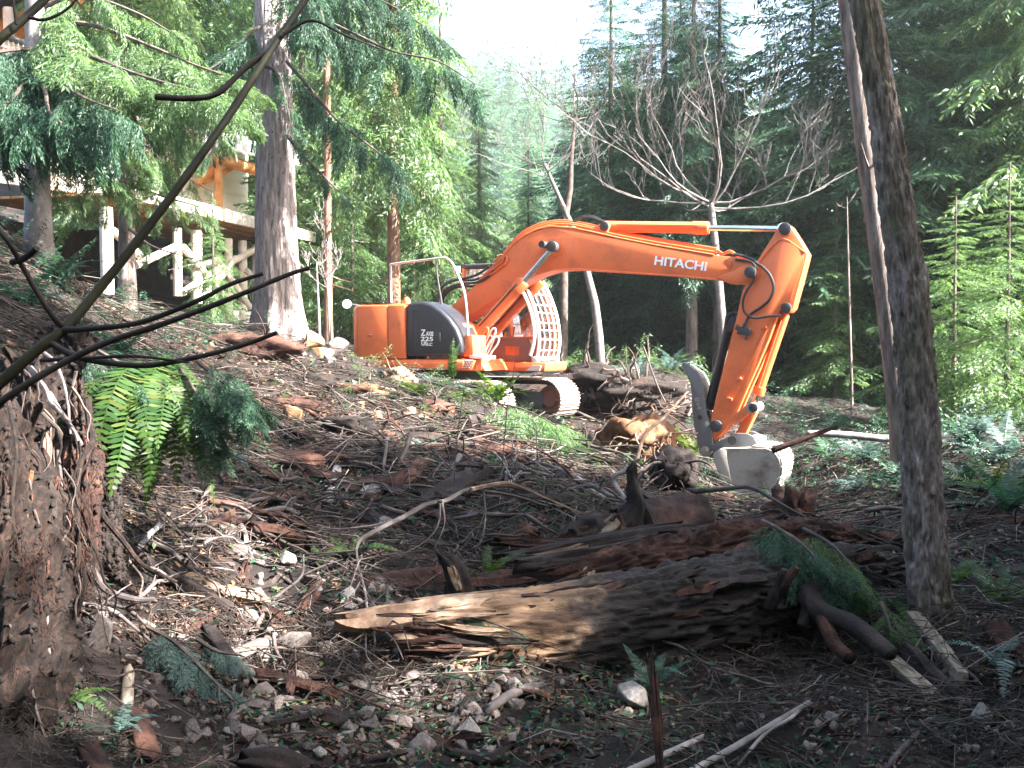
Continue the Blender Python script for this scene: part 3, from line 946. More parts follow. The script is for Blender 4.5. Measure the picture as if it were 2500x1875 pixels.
MB().tube(curve(pts, 5), 0.024, 8).build("hose", RUBBER, ex, True)

# ---- bucket cylinder and linkage
cylinder("bucket_cylinder", (1918, 764), (1840, 994), 0.0, 0.87, 0.078, 0.098, 0.05)
for yy in (-0.25, 0.25):
    MB().extr(LL([(1783, 1022), (1826, 985), (1838, 982), (1848, 990), (1846, 1003), (1832, 1008), (1800, 1035), (1786, 1034)], yy), yy - 0.025, yy + 0.025).build("guide_link", ORANGE, ex, bevel=0.006)
MB().extr(LL([(1828, 1000), (1848, 996), (1850, 1006), (1822, 1062), (1804, 1066), (1800, 1056)], 0), -0.10, 0.10).build("bucket_link", ORANGE, ex, bevel=0.01)
p = L3(1840, 995, -0.1)
MB().disc((p.x, 0, p.z), (0, 1, 0), 0.088, 0.62, 20).build("link_pin", STEEL, ex, True)
pin(1840, 995, -0.31, 0.075, 0.04)
pin(1750, 1040, -AW - 0.03, 0.10, 0.07)

# ---- bucket
BK = 0.55
shell = [(1744, 1104), (1757, 1096), (1830, 1094), (1872, 1096), (1890, 1103), (1901, 1120), (1905, 1140), (1900, 1165), (1890, 1190), (1874, 1216), (1852, 1242), (1824, 1258), (1800, 1262)]
sl = LL(shell, -BK)
bmb = MB()
side = sl + LL([(1792, 1240), (1774, 1200), (1752, 1150), (1741, 1120)], -BK)
bmb.extr(side, -BK, -BK + 0.03)
bmb.extr(side, BK - 0.03, BK)
# curved back as a thick sheet
cx = sum(p[0] for p in side) / len(side)
cz = sum(p[1] for p in side) / len(side)
inn = [(p[0] + (cx - p[0]) * 0.06, p[1] + (cz - p[1]) * 0.06) for p in sl]
for k in range(1, len(sl) - 1):
    bmb.extr([sl[k], sl[k + 1], inn[k + 1], inn[k]], -BK + 0.03, BK - 0.03)
bk = bmb.build("bucket", STEEL, ex)
for k in range(2, len(sl) - 2):
    nx, nz = sl[k][0] - cx, sl[k][1] - cz
    l = math.hypot(nx, nz)
    mt = (sl[k][0] + nx / l * 0.018, sl[k][1] + nz / l * 0.018)
    mt2 = (sl[k + 1][0] + (sl[k + 1][0] - cx) / math.hypot(sl[k + 1][0] - cx, sl[k + 1][1] - cz) * 0.018, sl[k + 1][1] + (sl[k + 1][1] - cz) / math.hypot(sl[k + 1][0] - cx, sl[k + 1][1] - cz) * 0.018)
    f = lambda t: (mt[0] + (mt2[0] - mt[0]) * t, 0, mt[1] + (mt2[1] - mt[1]) * t)
    g = MB()
    for y0 in (-0.52, -0.16, 0.2):
        a_, b_ = f(0.08), f(0.90)
        g.beam((a_[0], y0 + 0.16, a_[2]), (b_[0], y0 + 0.16, b_[2]), 0.30, 0.035, (nx, 0, nz))
    g.build("wear_strip", STEEL, bk, bevel=0.004)
MB().extr(LL([(1741, 1112), (1757, 1097), (1772, 1098), (1802, 1258), (1792, 1244), (1752, 1152)], -BK), -BK - 0.014, -BK).build("side_cutter", STEEL, bk, bevel=0.004)
for k in range(5):
    yy = -BK + 0.1 + k * (2 * BK - 0.2) / 4
    a = L3(1800, 1262, 0)
    b = L3(1784, 1284, 0)
    MB().add([(a.x - .05, yy - .06, a.z), (a.x + .05, yy - .06, a.z + .02), (a.x + .05, yy + .06, a.z + .02), (a.x - .05, yy + .06, a.z), (b.x, yy - .025, b.z), (b.x, yy + .025, b.z)],
             [(0, 1, 2, 3), (0, 4, 1), (2, 5, 3), (1, 4, 5, 2), (0, 3, 5, 4)]).build("tooth", STEEL_D, bk)
ear = LL([(1741, 1103), (1740, 1086), (1776, 1067), (1792, 1062), (1800, 1057), (1826, 1058), (1842, 1066), (1851, 1084), (1852, 1098), (1760, 1101)], -0.22)
for yy in (-0.28, 0.22):
    MB().extr(ear, yy, yy + 0.06).build("bucket_ear", STEEL_D, bk, bevel=0.006)
MB().extr(LL([(1838, 1062), (1860, 1070), (1858, 1084), (1842, 1086)], 0), -0.2, 0.4).build("hitch_bar", STEEL, bk, bevel=0.012)
p = L3(1788, 1075, -0.285)
MB().disc((p.x, -0.283, p.z), (0, 1, 0), 0.075, 0.03, 22).build("pin_bore", DARKM, bk)
e0 = LL([(1880, 1095), (1888, 1088), (1898, 1090), (1904, 1100), (1902, 1116)], -BK)
rb = MB().tube([(e[0], -BK + 0.1, e[1]) for e in e0], 0.018, 8)
rb.build("lifting_eye", STEEL, bk, True)

# ---- thumb
tout = [(1666, 892), (1669, 886), (1677, 888), (1690, 898), (1702, 906), (1711, 922), (1718, 942), (1720, 962), (1720, 985), (1724, 1006), (1733, 1034), (1740, 1062), (1741, 1086), (1738, 1104), (1731, 1114), (1718, 1115), (1709, 1106), (1707, 1090), (1700, 1060), (1694, 1030), (1691, 1000), (1690, 965), (1686, 935), (1676, 912)]
th = MB().extr(LL(tout, -0.22), -0.25, -0.19).build("thumb", STEEL_D, ex, bevel=0.006)
MB().extr(LL([(a + 17, b + 3) for a, b in tout], 0.22), 0.17, 0.23).build("thumb_plate", STEEL, th, bevel=0.006)
cp = MB()
cp.extr(LL([(1712, 925), (1718, 945), (1720, 985), (1723, 1004), (1718, 1004), (1714, 985), (1712, 950), (1706, 928)], -0.19), -0.19, 0.17)
cp.extr(LL([(1690, 902), (1702, 909), (1711, 924), (1706, 928), (1698, 914)], -0.19), -0.19, 0.17)
cp.build("thumb_web", STEEL, th)
pin(1722, 1102, -0.25, 0.085, 0.035, "thumb_pin", STEEL, th)
p = L3(1709, 1019, -0.25)
MB().disc((p.x, -0.252, p.z), (0, 1, 0), 0.04, 0.012, 16).build("pin_hole", RUBBER, th)
text("thumb_lettering", "BM", STEEL, th, L(1696, 972, -0.25), L(1702, 1000, -0.25), 0.07, -0.254, 0.02)
MB().tube([L3(1738, 1095, 0), L3(1718, 1101, 0)], 0.09, 14).build("thumb_hub", DARKM, ex)
cylinder("thumb_cylinder", (1782, 786), (1726, 1014), -0.02, 0.93, 0.078, 0.085, 0.05, mat_plain("black_cylinder", (0.010, 0.010, 0.016), 0.3), False)
MB().extr(LL([(1774, 770), (1796, 764), (1800, 800), (1786, 812), (1770, 800)], 0), -0.10, 0.10).build("thumb_bracket", DARKM, ex, bevel=0.01)
# ---------------------------------------------------------------- foliage shapes
def rnp(seed):
    return np.random.default_rng(seed)


def bough_quads(L, ntw, nlf, ll, lw, seed, droop=0.25, hang=0.35, spread=0.40, flat=0.5):
    """a bough along +X: leaf sprays on both sides of a drooping limb; returns (n,4,3)"""
    g = rnp(seed)
    t = np.linspace(0.10, 1.0, ntw)
    out = []
    for sgn in (-1, 1):
        tt = t + g.uniform(-0.02, 0.02, ntw)
        ax = np.stack([tt * L, 0.06 * L * np.sin(tt * 5 + seed), -droop * L * tt ** 1.8], -1)
        tl = L * spread * (0.35 + 0.65 * np.sin(np.clip(tt, 0, 1) * 2.4 + 0.35)) * (1.05 - 0.75 * tt) + 0.08 * L
        tl *= g.uniform(0.7, 1.25, ntw)
        an = np.radians(58 - 26 * tt + g.uniform(-10, 10, ntw))
        dr = np.stack([np.cos(an), sgn * np.sin(an), -hang * g.uniform(0.4, 1.6, ntw)], -1)
        dr /= np.linalg.norm(dr, axis=1, keepdims=True)
        k = np.linspace(0.12, 1.0, nlf)
        base = ax[:, None, :] + dr[:, None, :] * (tl[:, None] * k[None])[..., None]
        base[..., 2] -= hang * 0.35 * (tl[:, None] * k[None] ** 2)
        for s2 in (-1, 1):
            rot = s2 * np.radians(g.uniform(18, 62, (ntw, nlf)))
            c, s = np.cos(rot), np.sin(rot)
            d = np.broadcast_to(dr[:, None, :], base.shape)
            dd = np.stack([d[..., 0] * c - d[..., 1] * s, d[..., 0] * s + d[..., 1] * c, d[..., 2] + g.uniform(-0.55, 0.15, (ntw, nlf))], -1)
            dd /= np.linalg.norm(dd, axis=-1, keepdims=True)
            nrm = np.stack([g.normal(0, flat, (ntw, nlf)), g.normal(0, flat, (ntw, nlf)), np.ones((ntw, nlf))], -1)
            w = np.cross(dd, nrm)
            w /= np.linalg.norm(w, axis=-1, keepdims=True) + 1e-9
            l_ = ll * g.uniform(0.6, 1.3, (ntw, nlf))[..., None]
            w_ = lw * g.uniform(0.7, 1.3, (ntw, nlf))[..., None]
            q = np.stack([base, base + dd * l_ * 0.45 + w * w_ * 0.5, base + dd * l_, base + dd * l_ * 0.45 - w * w_ * 0.5], -2)
            out.append(q.reshape(-1, 4, 3))
    return np.concatenate(out, 0)


def place_quads(Q, loc, yaw, pitch, scale, roll=0.0):
    M = Euler((roll, -pitch, yaw)).to_matrix()
    return (Q.reshape(-1, 3) @ np.array(M).T * scale + np.array(loc)).reshape(-1, 4, 3)


def quads_mesh(name, Q, mat):
    n = len(Q)
    return mesh_np(name, Q.reshape(-1, 3), np.arange(n * 4).reshape(n, 4), mat)


BQ_FIR = [bough_quads(1.0, 15, 6, 0.090, 0.019, s, 0.24, 0.32, 0.42, 0.7) for s in range(4)]
BQ_CED = [bough_quads(1.0, 15, 8, 0.075, 0.019, s + 10, 0.36, 0.50, 0.40, 0.8) for s in range(4)]
BQ_FINE = [bough_quads(1.0, 24, 9, 0.085, 0.016, s + 20, 0.40, 0.55, 0.38, 0.6) for s in range(4)]
BQ_HANG = [bough_quads(1.0, 26, 9, 0.085, 0.017, s + 30, 0.55, 1.3, 0.30, 0.7) for s in range(3)]
BQ_CHEAP = [bough_quads(1.0, 6, 3, 0.22, 0.075, s + 40, 0.25, 0.35, 0.42, 0.8) for s in range(3)]


def crown_quads(bq, h0, h1, rmax, nb, seed, tip=0.15, shape=0.85, lift=12, sink=-18, gap=0.0, side=None):
    """boughs round the stem from height h0 to h1; cone-like with an uneven outline"""
    g = rnp(seed)
    out = []
    for k in range(nb):
        f = (k + g.uniform(0, 1)) / nb
        f = f ** 0.92
        z = h0 + (h1 - h0) * f
        az = k * 2.39996 + g.uniform(-0.5, 0.5)
        if side is not None and math.cos(az - side) < -0.1 and g.uniform() < 0.75:
            continue
        r = rmax * max(tip, (1 - f) ** shape) * g.uniform(0.62, 1.18) * (0.80 + 0.22 * math.sin(3 * az + seed) + 0.12 * math.sin(7 * f * 6 + seed))
        if f < 0.08:
            r *= 0.75
        if g.uniform() < gap:
            continue
        el = math.radians(sink + (lift - sink) * f + g.uniform(-12, 12))
        Q = bq[int(g.integers(len(bq)))]
        out.append(place_quads(Q, (0, 0, z), az, el, r, g.uniform(-0.3, 0.3)))
    return np.concatenate(out, 0)


CROWN = {}
CROWN['fir1'] = quads_mesh("crown", crown_quads(BQ_FIR, 1.2, 21, 4.0, 340, 1, 0.26, 0.62), LEAF_FIR)
CROWN['fir2'] = quads_mesh("crown", crown_quads(BQ_FIR, 2.2, 24, 3.6, 340, 2, 0.26, 0.62), LEAF_FIR)
CROWN['ced1'] = quads_mesh("crown", crown_quads(BQ_CED, 1.0, 19, 3.3, 300, 4, 0.22, 0.68, 18, -26), LEAF_CED)
CROWN['ced2'] = quads_mesh("crown", crown_quads(BQ_CED, 0.6, 20, 3.1, 290, 5, 0.15, 0.75, 15, -28), LEAF_CED)
CROWN['young'] = quads_mesh("crown", crown_quads(BQ_CED[:2], 0.15, 6.5, 1.9, 110, 7, 0.10, 0.85, 22, -14), LEAF_CED)
CROWN['high1'] = quads_mesh("crown", crown_quads(BQ_FIR[:2], 9.5, 27, 4.4, 170, 8, 0.14, 0.70), LEAF_FIR)
CROWN['fir3'] = CROWN['fir1']
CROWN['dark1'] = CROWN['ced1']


def trunk_mesh(h, r0, lean=(0, 0), n=12, flare=1.35, seed=0, mat=None, stubs=14, sub=22, rough=0.05, stub_len=0.8):
    g = rnp(seed)
    m = MB()
    pts, rad = [], []
    for k in range(sub + 1):
        t = (k / sub) ** 1.3
        z = -0.8 + (h + 0.8) * t
        pts.append((lean[0] * max(0, z) + 0.03 * r0 * math.sin(z * 1.3 + seed), lean[1] * max(0, z) + 0.04 * r0 * math.cos(z + seed), z))
        rad.append(r0 * (1 - 0.80 * max(0, z) / h) * (1 + (flare - 1) * math.exp(-max(0, z) / 0.35)))
    m.tube(pts, rad, n, True, rough)
    for k in range(stubs):
        z = g.uniform(0.8, h * 0.6)
        az = g.uniform(0, 6.283)
        l = stub_len * g.uniform(0.3, 1.5)
        b = Vector((lean[0] * z, lean[1] * z, z))
        d = Vector((math.cos(az), math.sin(az), g.uniform(-0.25, 0.25)))
        m.tube([b, b + d * l * 0.5 + Vector((0, 0, -0.04)), b + d * l + Vector((0, 0, g.uniform(-0.25, 0.1) * l))], [0.022, 0.015, 0.005], 4)
    return m


def tree(px, py, d, kind, label, name="conifer_tree", r0=0.16, scale=1.0, yaw=0.0, lean=(0, 0), bark=None, h=None, group="conifers around the clearing", stubs=14, zoff=None, wide=1.0):
    p = W(px, py, d)
    x, y = p.x, p.y
    z = gz(x, y)
    me = CROWN[kind]
    top = max(me.vertices[i].co.z for i in range(0, len(me.vertices), 7)) * scale
    t = thing(name, label, "tree", (x, y, z), (0, 0, 0), group)
    trunk_mesh(h or (top + (zoff or 0)) * 0.97, r0, lean, seed=int(px + d), stubs=stubs).build("trunk", bark or BARK, t, True)
    c = link("crown", me, t, (0, 0, zoff or 0), (lean[1] * -1, lean[0], yaw), (scale * wide, scale * wide, scale))
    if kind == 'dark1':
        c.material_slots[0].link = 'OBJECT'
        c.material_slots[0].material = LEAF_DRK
    return t


# the trees behind and beside the machine, one by one
T = tree
T(960, 500, 25.0, 'ced2', "tall cedar with a bare reddish lower trunk just behind the excavator's engine", r0=0.17, scale=0.95, yaw=0.4, bark=BARK_R, stubs=26, zoff=3.6)
T(800, 500, 24.0, 'ced2', "slim cedar trunk between the huge grey trunk and the excavator handrail", r0=0.10, scale=0.75, yaw=2.0, bark=BARK_R, stubs=26, zoff=7.5)
T(1075, 500, 27.5, 'ced1', "bright sunlit cedar directly above the excavator's handrail", r0=0.16, scale=0.50, yaw=1.1)
T(1170, 500, 33.0, 'ced1', "yellow-green cedar rising left of the curved boom", r0=0.13, scale=0.44, yaw=3.3)
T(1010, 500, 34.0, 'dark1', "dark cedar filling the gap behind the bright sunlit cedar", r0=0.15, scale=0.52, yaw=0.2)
T(880, 500, 33.0, 'ced1', "pale green cedar between the two slim reddish trunks", r0=0.15, scale=0.95, yaw=5.1)
T(740, 500, 32.0, 'ced1', "cedar whose foliage shows just right of the huge grey trunk", r0=0.15, scale=0.86, yaw=4.1)
T(1290, 500, 44.0, 'fir3', "hazy conifer seen over the top of the boom's curve", r0=0.12, scale=0.36, yaw=1.7)
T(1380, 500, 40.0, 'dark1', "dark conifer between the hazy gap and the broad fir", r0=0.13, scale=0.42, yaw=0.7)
T(1620, 500, 33.0, 'fir1', "broad tall fir standing behind the arm cylinder, its top in the sky", r0=0.24, scale=0.66, yaw=0.9, wide=1.55)
T(1490, 500, 36.0, 'fir3', "shorter fir with a drooping tip left of the broad tall fir", r0=0.18, scale=0.66, yaw=2.2, wide=1.35)
T(1755, 500, 37.0, 'fir2', "slender fir immediately right of the broad tall fir", r0=0.18, scale=0.62, yaw=4.0, wide=1.30)
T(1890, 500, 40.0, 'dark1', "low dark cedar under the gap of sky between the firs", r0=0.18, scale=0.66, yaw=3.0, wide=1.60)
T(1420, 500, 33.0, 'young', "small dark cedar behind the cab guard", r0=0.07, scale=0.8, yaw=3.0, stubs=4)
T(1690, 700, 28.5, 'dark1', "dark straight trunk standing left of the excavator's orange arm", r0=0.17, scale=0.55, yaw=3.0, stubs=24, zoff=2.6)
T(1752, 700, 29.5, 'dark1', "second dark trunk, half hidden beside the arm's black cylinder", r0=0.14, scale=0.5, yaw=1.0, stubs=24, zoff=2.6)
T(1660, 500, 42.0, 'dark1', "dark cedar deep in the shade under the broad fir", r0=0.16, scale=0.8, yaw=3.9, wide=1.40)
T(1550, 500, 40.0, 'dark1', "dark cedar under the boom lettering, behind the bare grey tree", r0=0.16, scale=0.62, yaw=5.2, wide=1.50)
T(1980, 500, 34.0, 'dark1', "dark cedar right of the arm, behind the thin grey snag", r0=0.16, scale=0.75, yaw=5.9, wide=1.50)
T(2100, 500, 29.0, 'fir1', "tall fir whose boughs fringe the left edge of the leaning trunk", r0=0.18, scale=0.95, yaw=2.9, wide=1.25)
T(2290, 500, 33.0, 'fir2', "sunlit fir just right of the leaning reddish trunk's top", r0=0.18, scale=0.95, yaw=0.3)
T(2430, 500, 28.0, 'fir1', "wide fir with long sweeping boughs at the right edge", r0=0.18, scale=1.1, yaw=1.3)
T(2600, 500, 25.5, 'ced1', "bright cedar spilling in from the right edge", r0=0.18, scale=1.2, yaw=4.3)
T(2350, 500, 31.0, 'dark1', "dark cedar in the deep shade right of the leaning trunk", r0=0.16, scale=1.0, yaw=2.3)
T(2200, 500, 36.0, 'dark1', "dark cedar hidden behind the leaning trunk", r0=0.16, scale=0.9, yaw=1.3)
T(2490, 500, 30.0, 'fir3', "darker fir behind the bright cedar of the right edge", r0=0.16, scale=1.1, yaw=1.0)
T(2221, 700, 15.5, 'high1', "slimmer grey trunk leaning behind the near leaning trunk", r0=0.17, scale=0.95, yaw=0.6, lean=(-0.14, 0.0), stubs=8, zoff=9.0)
T(690, 700, 29.0, 'young', "low green cedar right behind the huge grey trunk", r0=0.06, scale=1.0, yaw=1.2, stubs=3)
T(860, 700, 29.5, 'young', "low green cedar behind the excavator's mirror", r0=0.06, scale=0.95, yaw=2.2, stubs=3)
T(1010, 700, 30.5, 'young', "low green cedar behind the handrail of the excavator", r0=0.06, scale=1.0, yaw=4.2, stubs=3)
T(1130, 700, 31.0, 'young', "low green cedar behind the boom foot", r0=0.06, scale=0.9, yaw=5.2, stubs=3)
T(1840, 800, 31.0, 'young', "low dark cedar right of the thumb under the boom", r0=0.06, scale=0.8, yaw=0.2, stubs=3)
T(2040, 800, 27.0, 'young', "low cedar beside the thin grey snag", r0=0.06, scale=0.8, yaw=1.8, stubs=3, wide=1.5)
T(2330, 800, 22.0, 'young', "low cedar right behind the leaning trunk", r0=0.06, scale=0.75, yaw=2.8, stubs=3, wide=1.5)
T(2460, 800, 20.0, 'young', "low cedar above the big ferns at the right edge", r0=0.06, scale=0.8, yaw=3.8, stubs=3, wide=1.5)
T(310, 600, 20.5, 'ced2', "grey cedar trunk in front of the log deck braces", r0=0.17, scale=0.95, yaw=2.6, stubs=20, zoff=5.5)
T(450, 400, 33.0, 'ced1', "pale cedar above the house roof", r0=0.17, scale=1.25, yaw=0.6)
T(600, 400, 38.0, 'ced1', "sunlit cedar behind the house, left of the huge grey trunk", r0=0.17, scale=1.25, yaw=3.6)
T(330, 400, 42.0, 'fir1', "tall pale fir over the upper gable of the house", r0=0.17, scale=1.1, yaw=1.6)
T(520, 640, 21.0, 'young', "young cedar standing between the deck posts and the huge grey trunk", r0=0.05, scale=0.42, yaw=0.6, stubs=3)
# unseen trees continuing the forest to the right, added and widened to shade the foreground
for i, (x, y, kind, s, wd) in enumerate(((8.6, -0.6, 'fir1', 0.62, 1.3), (8.2, 1.4, 'fir1', 0.46, 1.9), (8.6, 3.9, 'fir1', 0.40, 1.7), (8.3, 5.9, 'ced1', 0.50, 1.9), (8.8, 8.1, 'fir1', 0.46, 1.8), (11.4, 0.6, 'ced1', 0.60, 1.7), (11.9, 3.0, 'fir1', 0.46, 1.4),
                                         (11.8, 5.4, 'fir1', 0.56, 1.7), (12.0, 7.6, 'ced1', 0.60, 1.7), (12.6, 9.8, 'fir1', 0.50, 1.5), (6.6, -3.4, 'ced1', 0.62, 1.3), (11.0, -2.4, 'fir1', 0.70, 1.3), (15.0, 4.4, 'fir1', 0.62, 1.5), (9.9, 2.0, 'ced1', 0.40, 1.5), (10.0, 4.5, 'fir1', 0.61, 1.6), (10.2, 6.4, 'fir1', 0.60, 1.5))):
    z = gz(x, y)
    t = thing("conifer_tree", "conifer of the shady stand at the cameraman's right hand", "tree", (x, y, z), (0, 0, 0), "conifers shading the foreground")
    trunk_mesh(20 * s, 0.18, seed=i).build("trunk", BARK, t, True)
    link("crown", CROWN[kind], t, (0, 0, 0), (0, 0, i * 1.3), (s * wd, s * wd, s))

# more unseen trees, added behind the camera to keep sky light off the foreground
for i, (x, y, kind, s) in enumerate(((-6.5, -4.0, 'fir1', 0.7), (-2.5, -5.5, 'fir2', 0.7), (2.0, -6.0, 'fir1', 0.75), (5.0, -6.5, 'ced1', 0.8), (-10.5, 0.0, 'fir1', 0.7), (-14, 5.5, 'fir2', 0.6), (9.5, -5.0, 'fir1', 0.75), (-8, -8, 'ced1', 0.9), (0, -10, 'fir1', 1.0), (-1.6, -2.6, 'high1', 0.58), (2.6, -2.4, 'high1', 0.56), (-4.4, 0.6, 'high1', 0.60))):
    z = gz(x, y)
    t = thing("conifer_tree", "unseen conifer added behind the cameraman to block sky light", "tree", (x, y, z), (0, 0, 0), "conifers behind the viewpoint")
    trunk_mesh(20 * s, 0.18, seed=i).build("trunk", BARK, t, True)
    link("crown", CROWN[kind], t, (0, 0, 0), (0, 0, i * 1.1), s)

# middle distance and far hillside: woods that read as one mass
def cheap_tree(seed):
    return crown_quads(BQ_CHEAP, 0.06, 1.0, 0.24, 44, seed, 0.10, 0.9)


CT = [cheap_tree(s) for s in range(5)]
g = rnp(77)
acc = []
for k in range(300):
    y = g.uniform(46, 110)
    x = g.uniform(-0.62, 0.62) * y
    px = 1250 + x / y * F
    hgt = g.uniform(9, 17)
    if 1000 < px < 1560:
        hgt *= 0.45 + 0.2 * g.uniform()
    if 1850 < px < 2060 or 1050 < px < 1400:
        hgt *= 0.8
    acc.append((x, y, hgt))
zz = gz_np([a[0] for a in acc], [a[1] for a in acc], False)
Q = np.concatenate([place_quads(CT[int(g.integers(5))], (a[0], a[1], z), g.uniform(0, 6.28), 0, a[2]) for a, z in zip(acc, zz)], 0)
tag(link("middle_forest", quads_mesh("middle_forest", Q, LEAF_CED)), "mass of pale conifers farther back in the valley", None, None, 'stuff')
acc = []
hme = bpy.data.objects["hill"].data
for k in range(900):
    y = g.uniform(114, 300)
    x = g.uniform(-0.60, 0.60) * y
    i = min(39, max(0, int(round((y - 112) / (330 - 112) * 39))))
    j = min(79, max(0, int(round((x + 260) / 520 * 79))))
    acc.append(place_quads(CT[int(g.integers(5))], (x, y, HZ[i, j] - 0.5), g.uniform(0, 6.28), 0, g.uniform(11, 20)))
tag(link("distant_forest", quads_mesh("distant_forest", np.concatenate(acc, 0), LEAF_FIR)), "far wooded slope fading into haze under the white sky", None, None, 'stuff')


# ---------------------------------------------------------------- near trunks with modelled bark
def bark_trunk(pts, rad, n, m, seed, depth=0.10, fth=9.0, fz=1.6, flare=None, plate=None):
    """displaced trunk: long furrows and plates"""
    C = np.array([tuple(p) for p in curve(pts, max(2, m // (len(pts) - 1)))])
    m = len(C)
    rr = np.interp(np.linspace(0, 1, m), np.linspace(0, 1, len(rad)), rad)
    T_ = np.gradient(C, axis=0)
    T_ /= np.linalg.norm(T_, axis=1, keepdims=True)
    a = np.cross(T_, np.array([0, 1, 0.01]))
    a /= np.linalg.norm(a, axis=1, keepdims=True)
    b = np.cross(T_, a)
    th = np.linspace(0, 2 * np.pi, n, endpoint=False)
    ct, st = np.cos(th), np.sin(th)
    ln = np.cumsum(np.r_[0, np.linalg.norm(np.diff(C, axis=0), axis=1)])
    P = np.stack([np.broadcast_to(ct[None] * fth / 3, (m, n)), np.broadcast_to(st[None] * fth / 3, (m, n)), np.broadcast_to((ln * fz)[:, None], (m, n))], -1).reshape(-1, 3)
    f1 = (1 - np.abs(fbm(P, 3, seed)) * 1.5).reshape(m, n)
    f2 = vnoise(P * np.array([3.2, 3.2, 3.0]), seed + 5).reshape(m, n)
    f3 = vnoise(P * np.array([0.5, 0.5, 0.4]), seed + 8).reshape(m, n)
    f4 = np.tanh(5.0 * (vnoise(P * np.array([1.3, 1.3, 0.9]) + 7, seed + 11) + 0.35 * f2.ravel())).reshape(m, n)
    disp = 1 + depth * (-0.35 * f1 + 0.30 * f2 + 0.42 * f3 + 0.34 * f4)
    if plate is not None:
        k = np.interp(np.linspace(0, 1, m), plate[0], plate[1])[:, None]
        disp = 1 + (disp - 1) * k
    V = C[:, None, :] + (a[:, None, :] * ct[None, :, None] + b[:, None, :] * st[None, :, None]) * (rr[:, None] * disp)[..., None]
    if flare is not None:
        V = V + flare(V, th, ln)
    ix = np.arange(m * n).reshape(m, n)
    Fq = np.stack([ix[:-1], np.roll(ix, -1, 1)[:-1], np.roll(ix, -1, 1)[1:], ix[1:]], -1).reshape(-1, 4)
    return V.reshape(-1, 3), Fq


# near leaning trunk on the right
bR = G(2270, 1480)
RT = thing("leaning_fir", "near leaning fir trunk with flaky reddish-grey bark and mossy foot", "tree", bR)
ptsw = [W(2285, 1560, bR.y), W(2272, 1480, bR.y), W(2262, 1380, bR.y), W(2250, 1150, bR.y), W(2228, 800, bR.y), W(2200, 560, bR.y), W(2165, 330, bR.y), W(2110, 0, bR.y), W(2030, -420, bR.y), W(1900, -1500, bR.y), W(1800, -2600, bR.y)]
pxr = [62, 53, 49, 47, 44, 41, 38, 34, 28, 20, 10]
V, Fq = bark_trunk([p - bR for p in ptsw], [q / F * bR.y for q in pxr], 140, 620, 4, 0.19, 13, 7.0)
BARKN, nt, b = mat_new("leaning_fir_bark")
f1 = noise_node(nt, 9, 9, 0.7, None, (2.2, 2.2, 0.8))
f2 = noise_node(nt, 2.3, 4, 0.6, None, (1, 1, 0.5))
c = ramp(nt, [(0.30, (0.024, 0.018, 0.016)), (0.45, (0.12, 0.086, 0.073)), (0.58, (0.24, 0.19, 0.17)), (0.72, (0.40, 0.36, 0.345))], f1)
c2 = ramp(nt, [(0.35, (0.03, 0.026, 0.014)), (0.6, (0.10, 0.085, 0.035)), (0.8, (0.22, 0.20, 0.15))], f1)
c = mixc(nt, ramp(nt, [(0.46, (0, 0, 0)), (0.62, (0.75,) * 3)], f2), c, c2)
nt.links.new(c, b.inputs['Base Color'])
setin(b, Roughness=0.9)
bump(nt, b, f1, 0.9, 0.02)
link("trunk", mesh_np("trunk", V, Fq, BARKN, True), RT)
cq = crown_quads(BQ_FIR, 0, 9, 3.4, 150, 12, 0.15, 0.7)
tp = W(1955, -930, bR.y) - bR
link("crown", quads_mesh("crown", cq, LEAF_FIR), RT, tp)

# huge grey trunk left of the machine
bL = W(690, 828, 17.6)
bL.z = gz(bL.x, bL.y)
LT = thing("huge_cedar", "huge grey cedar trunk with a flared foot between house and excavator", "tree", bL)
dL = bL.y
ptsw = [W(688, 900, dL), W(684, 830, dL), W(680, 740, dL), W(674, 600, dL), W(671, 400, dL), W(668, 200, dL), W(662, 0, dL), W(650, -400, dL), W(640, -1200, dL), W(640, -2000, dL)]
pxr = [92, 72, 58, 51, 46, 43, 40, 34, 24, 8]


def _flare(V, th, ln):
    k = np.exp(-((ln - 0.3) / 0.9) ** 2)[:, None]
    s = (0.10 * np.sin(5 * th + 0.6) + 0.07 * np.sin(8 * th + 2))[None]
    d = V - V.mean(1, keepdims=True)
    return d * (k * s * 1.3)[..., None]


V, Fq = bark_trunk([p - bL for p in ptsw], [q / F * dL for q in pxr], 96, 260, 9, 0.09, 14, 1.2, _flare)
BARKG, nt, b = mat_new("grey_cedar_bark")
f1 = noise_node(nt, 7, 9, 0.7, None, (3.0, 3.0, 0.45))
f2 = noise_node(nt, 22, 2, 0.5, None, (1, 1, 0.45))
c = ramp(nt, [(0.30, (0.055, 0.042, 0.040)), (0.47, (0.17, 0.135, 0.125)), (0.62, (0.28, 0.235, 0.22)), (0.78, (0.40, 0.36, 0.345))], f1)
c = mixc(nt, ramp(nt, [(0.66, (0, 0, 0)), (0.70, (0.9,) * 3)], f2), c, (0.03, 0.022, 0.02))
nt.links.new(c, b.inputs['Base Color'])
setin(b, Roughness=0.92)
bump(nt, b, f1, 0.8, 0.03)
link("trunk", mesh_np("trunk", V, Fq, BARKG, True), LT)


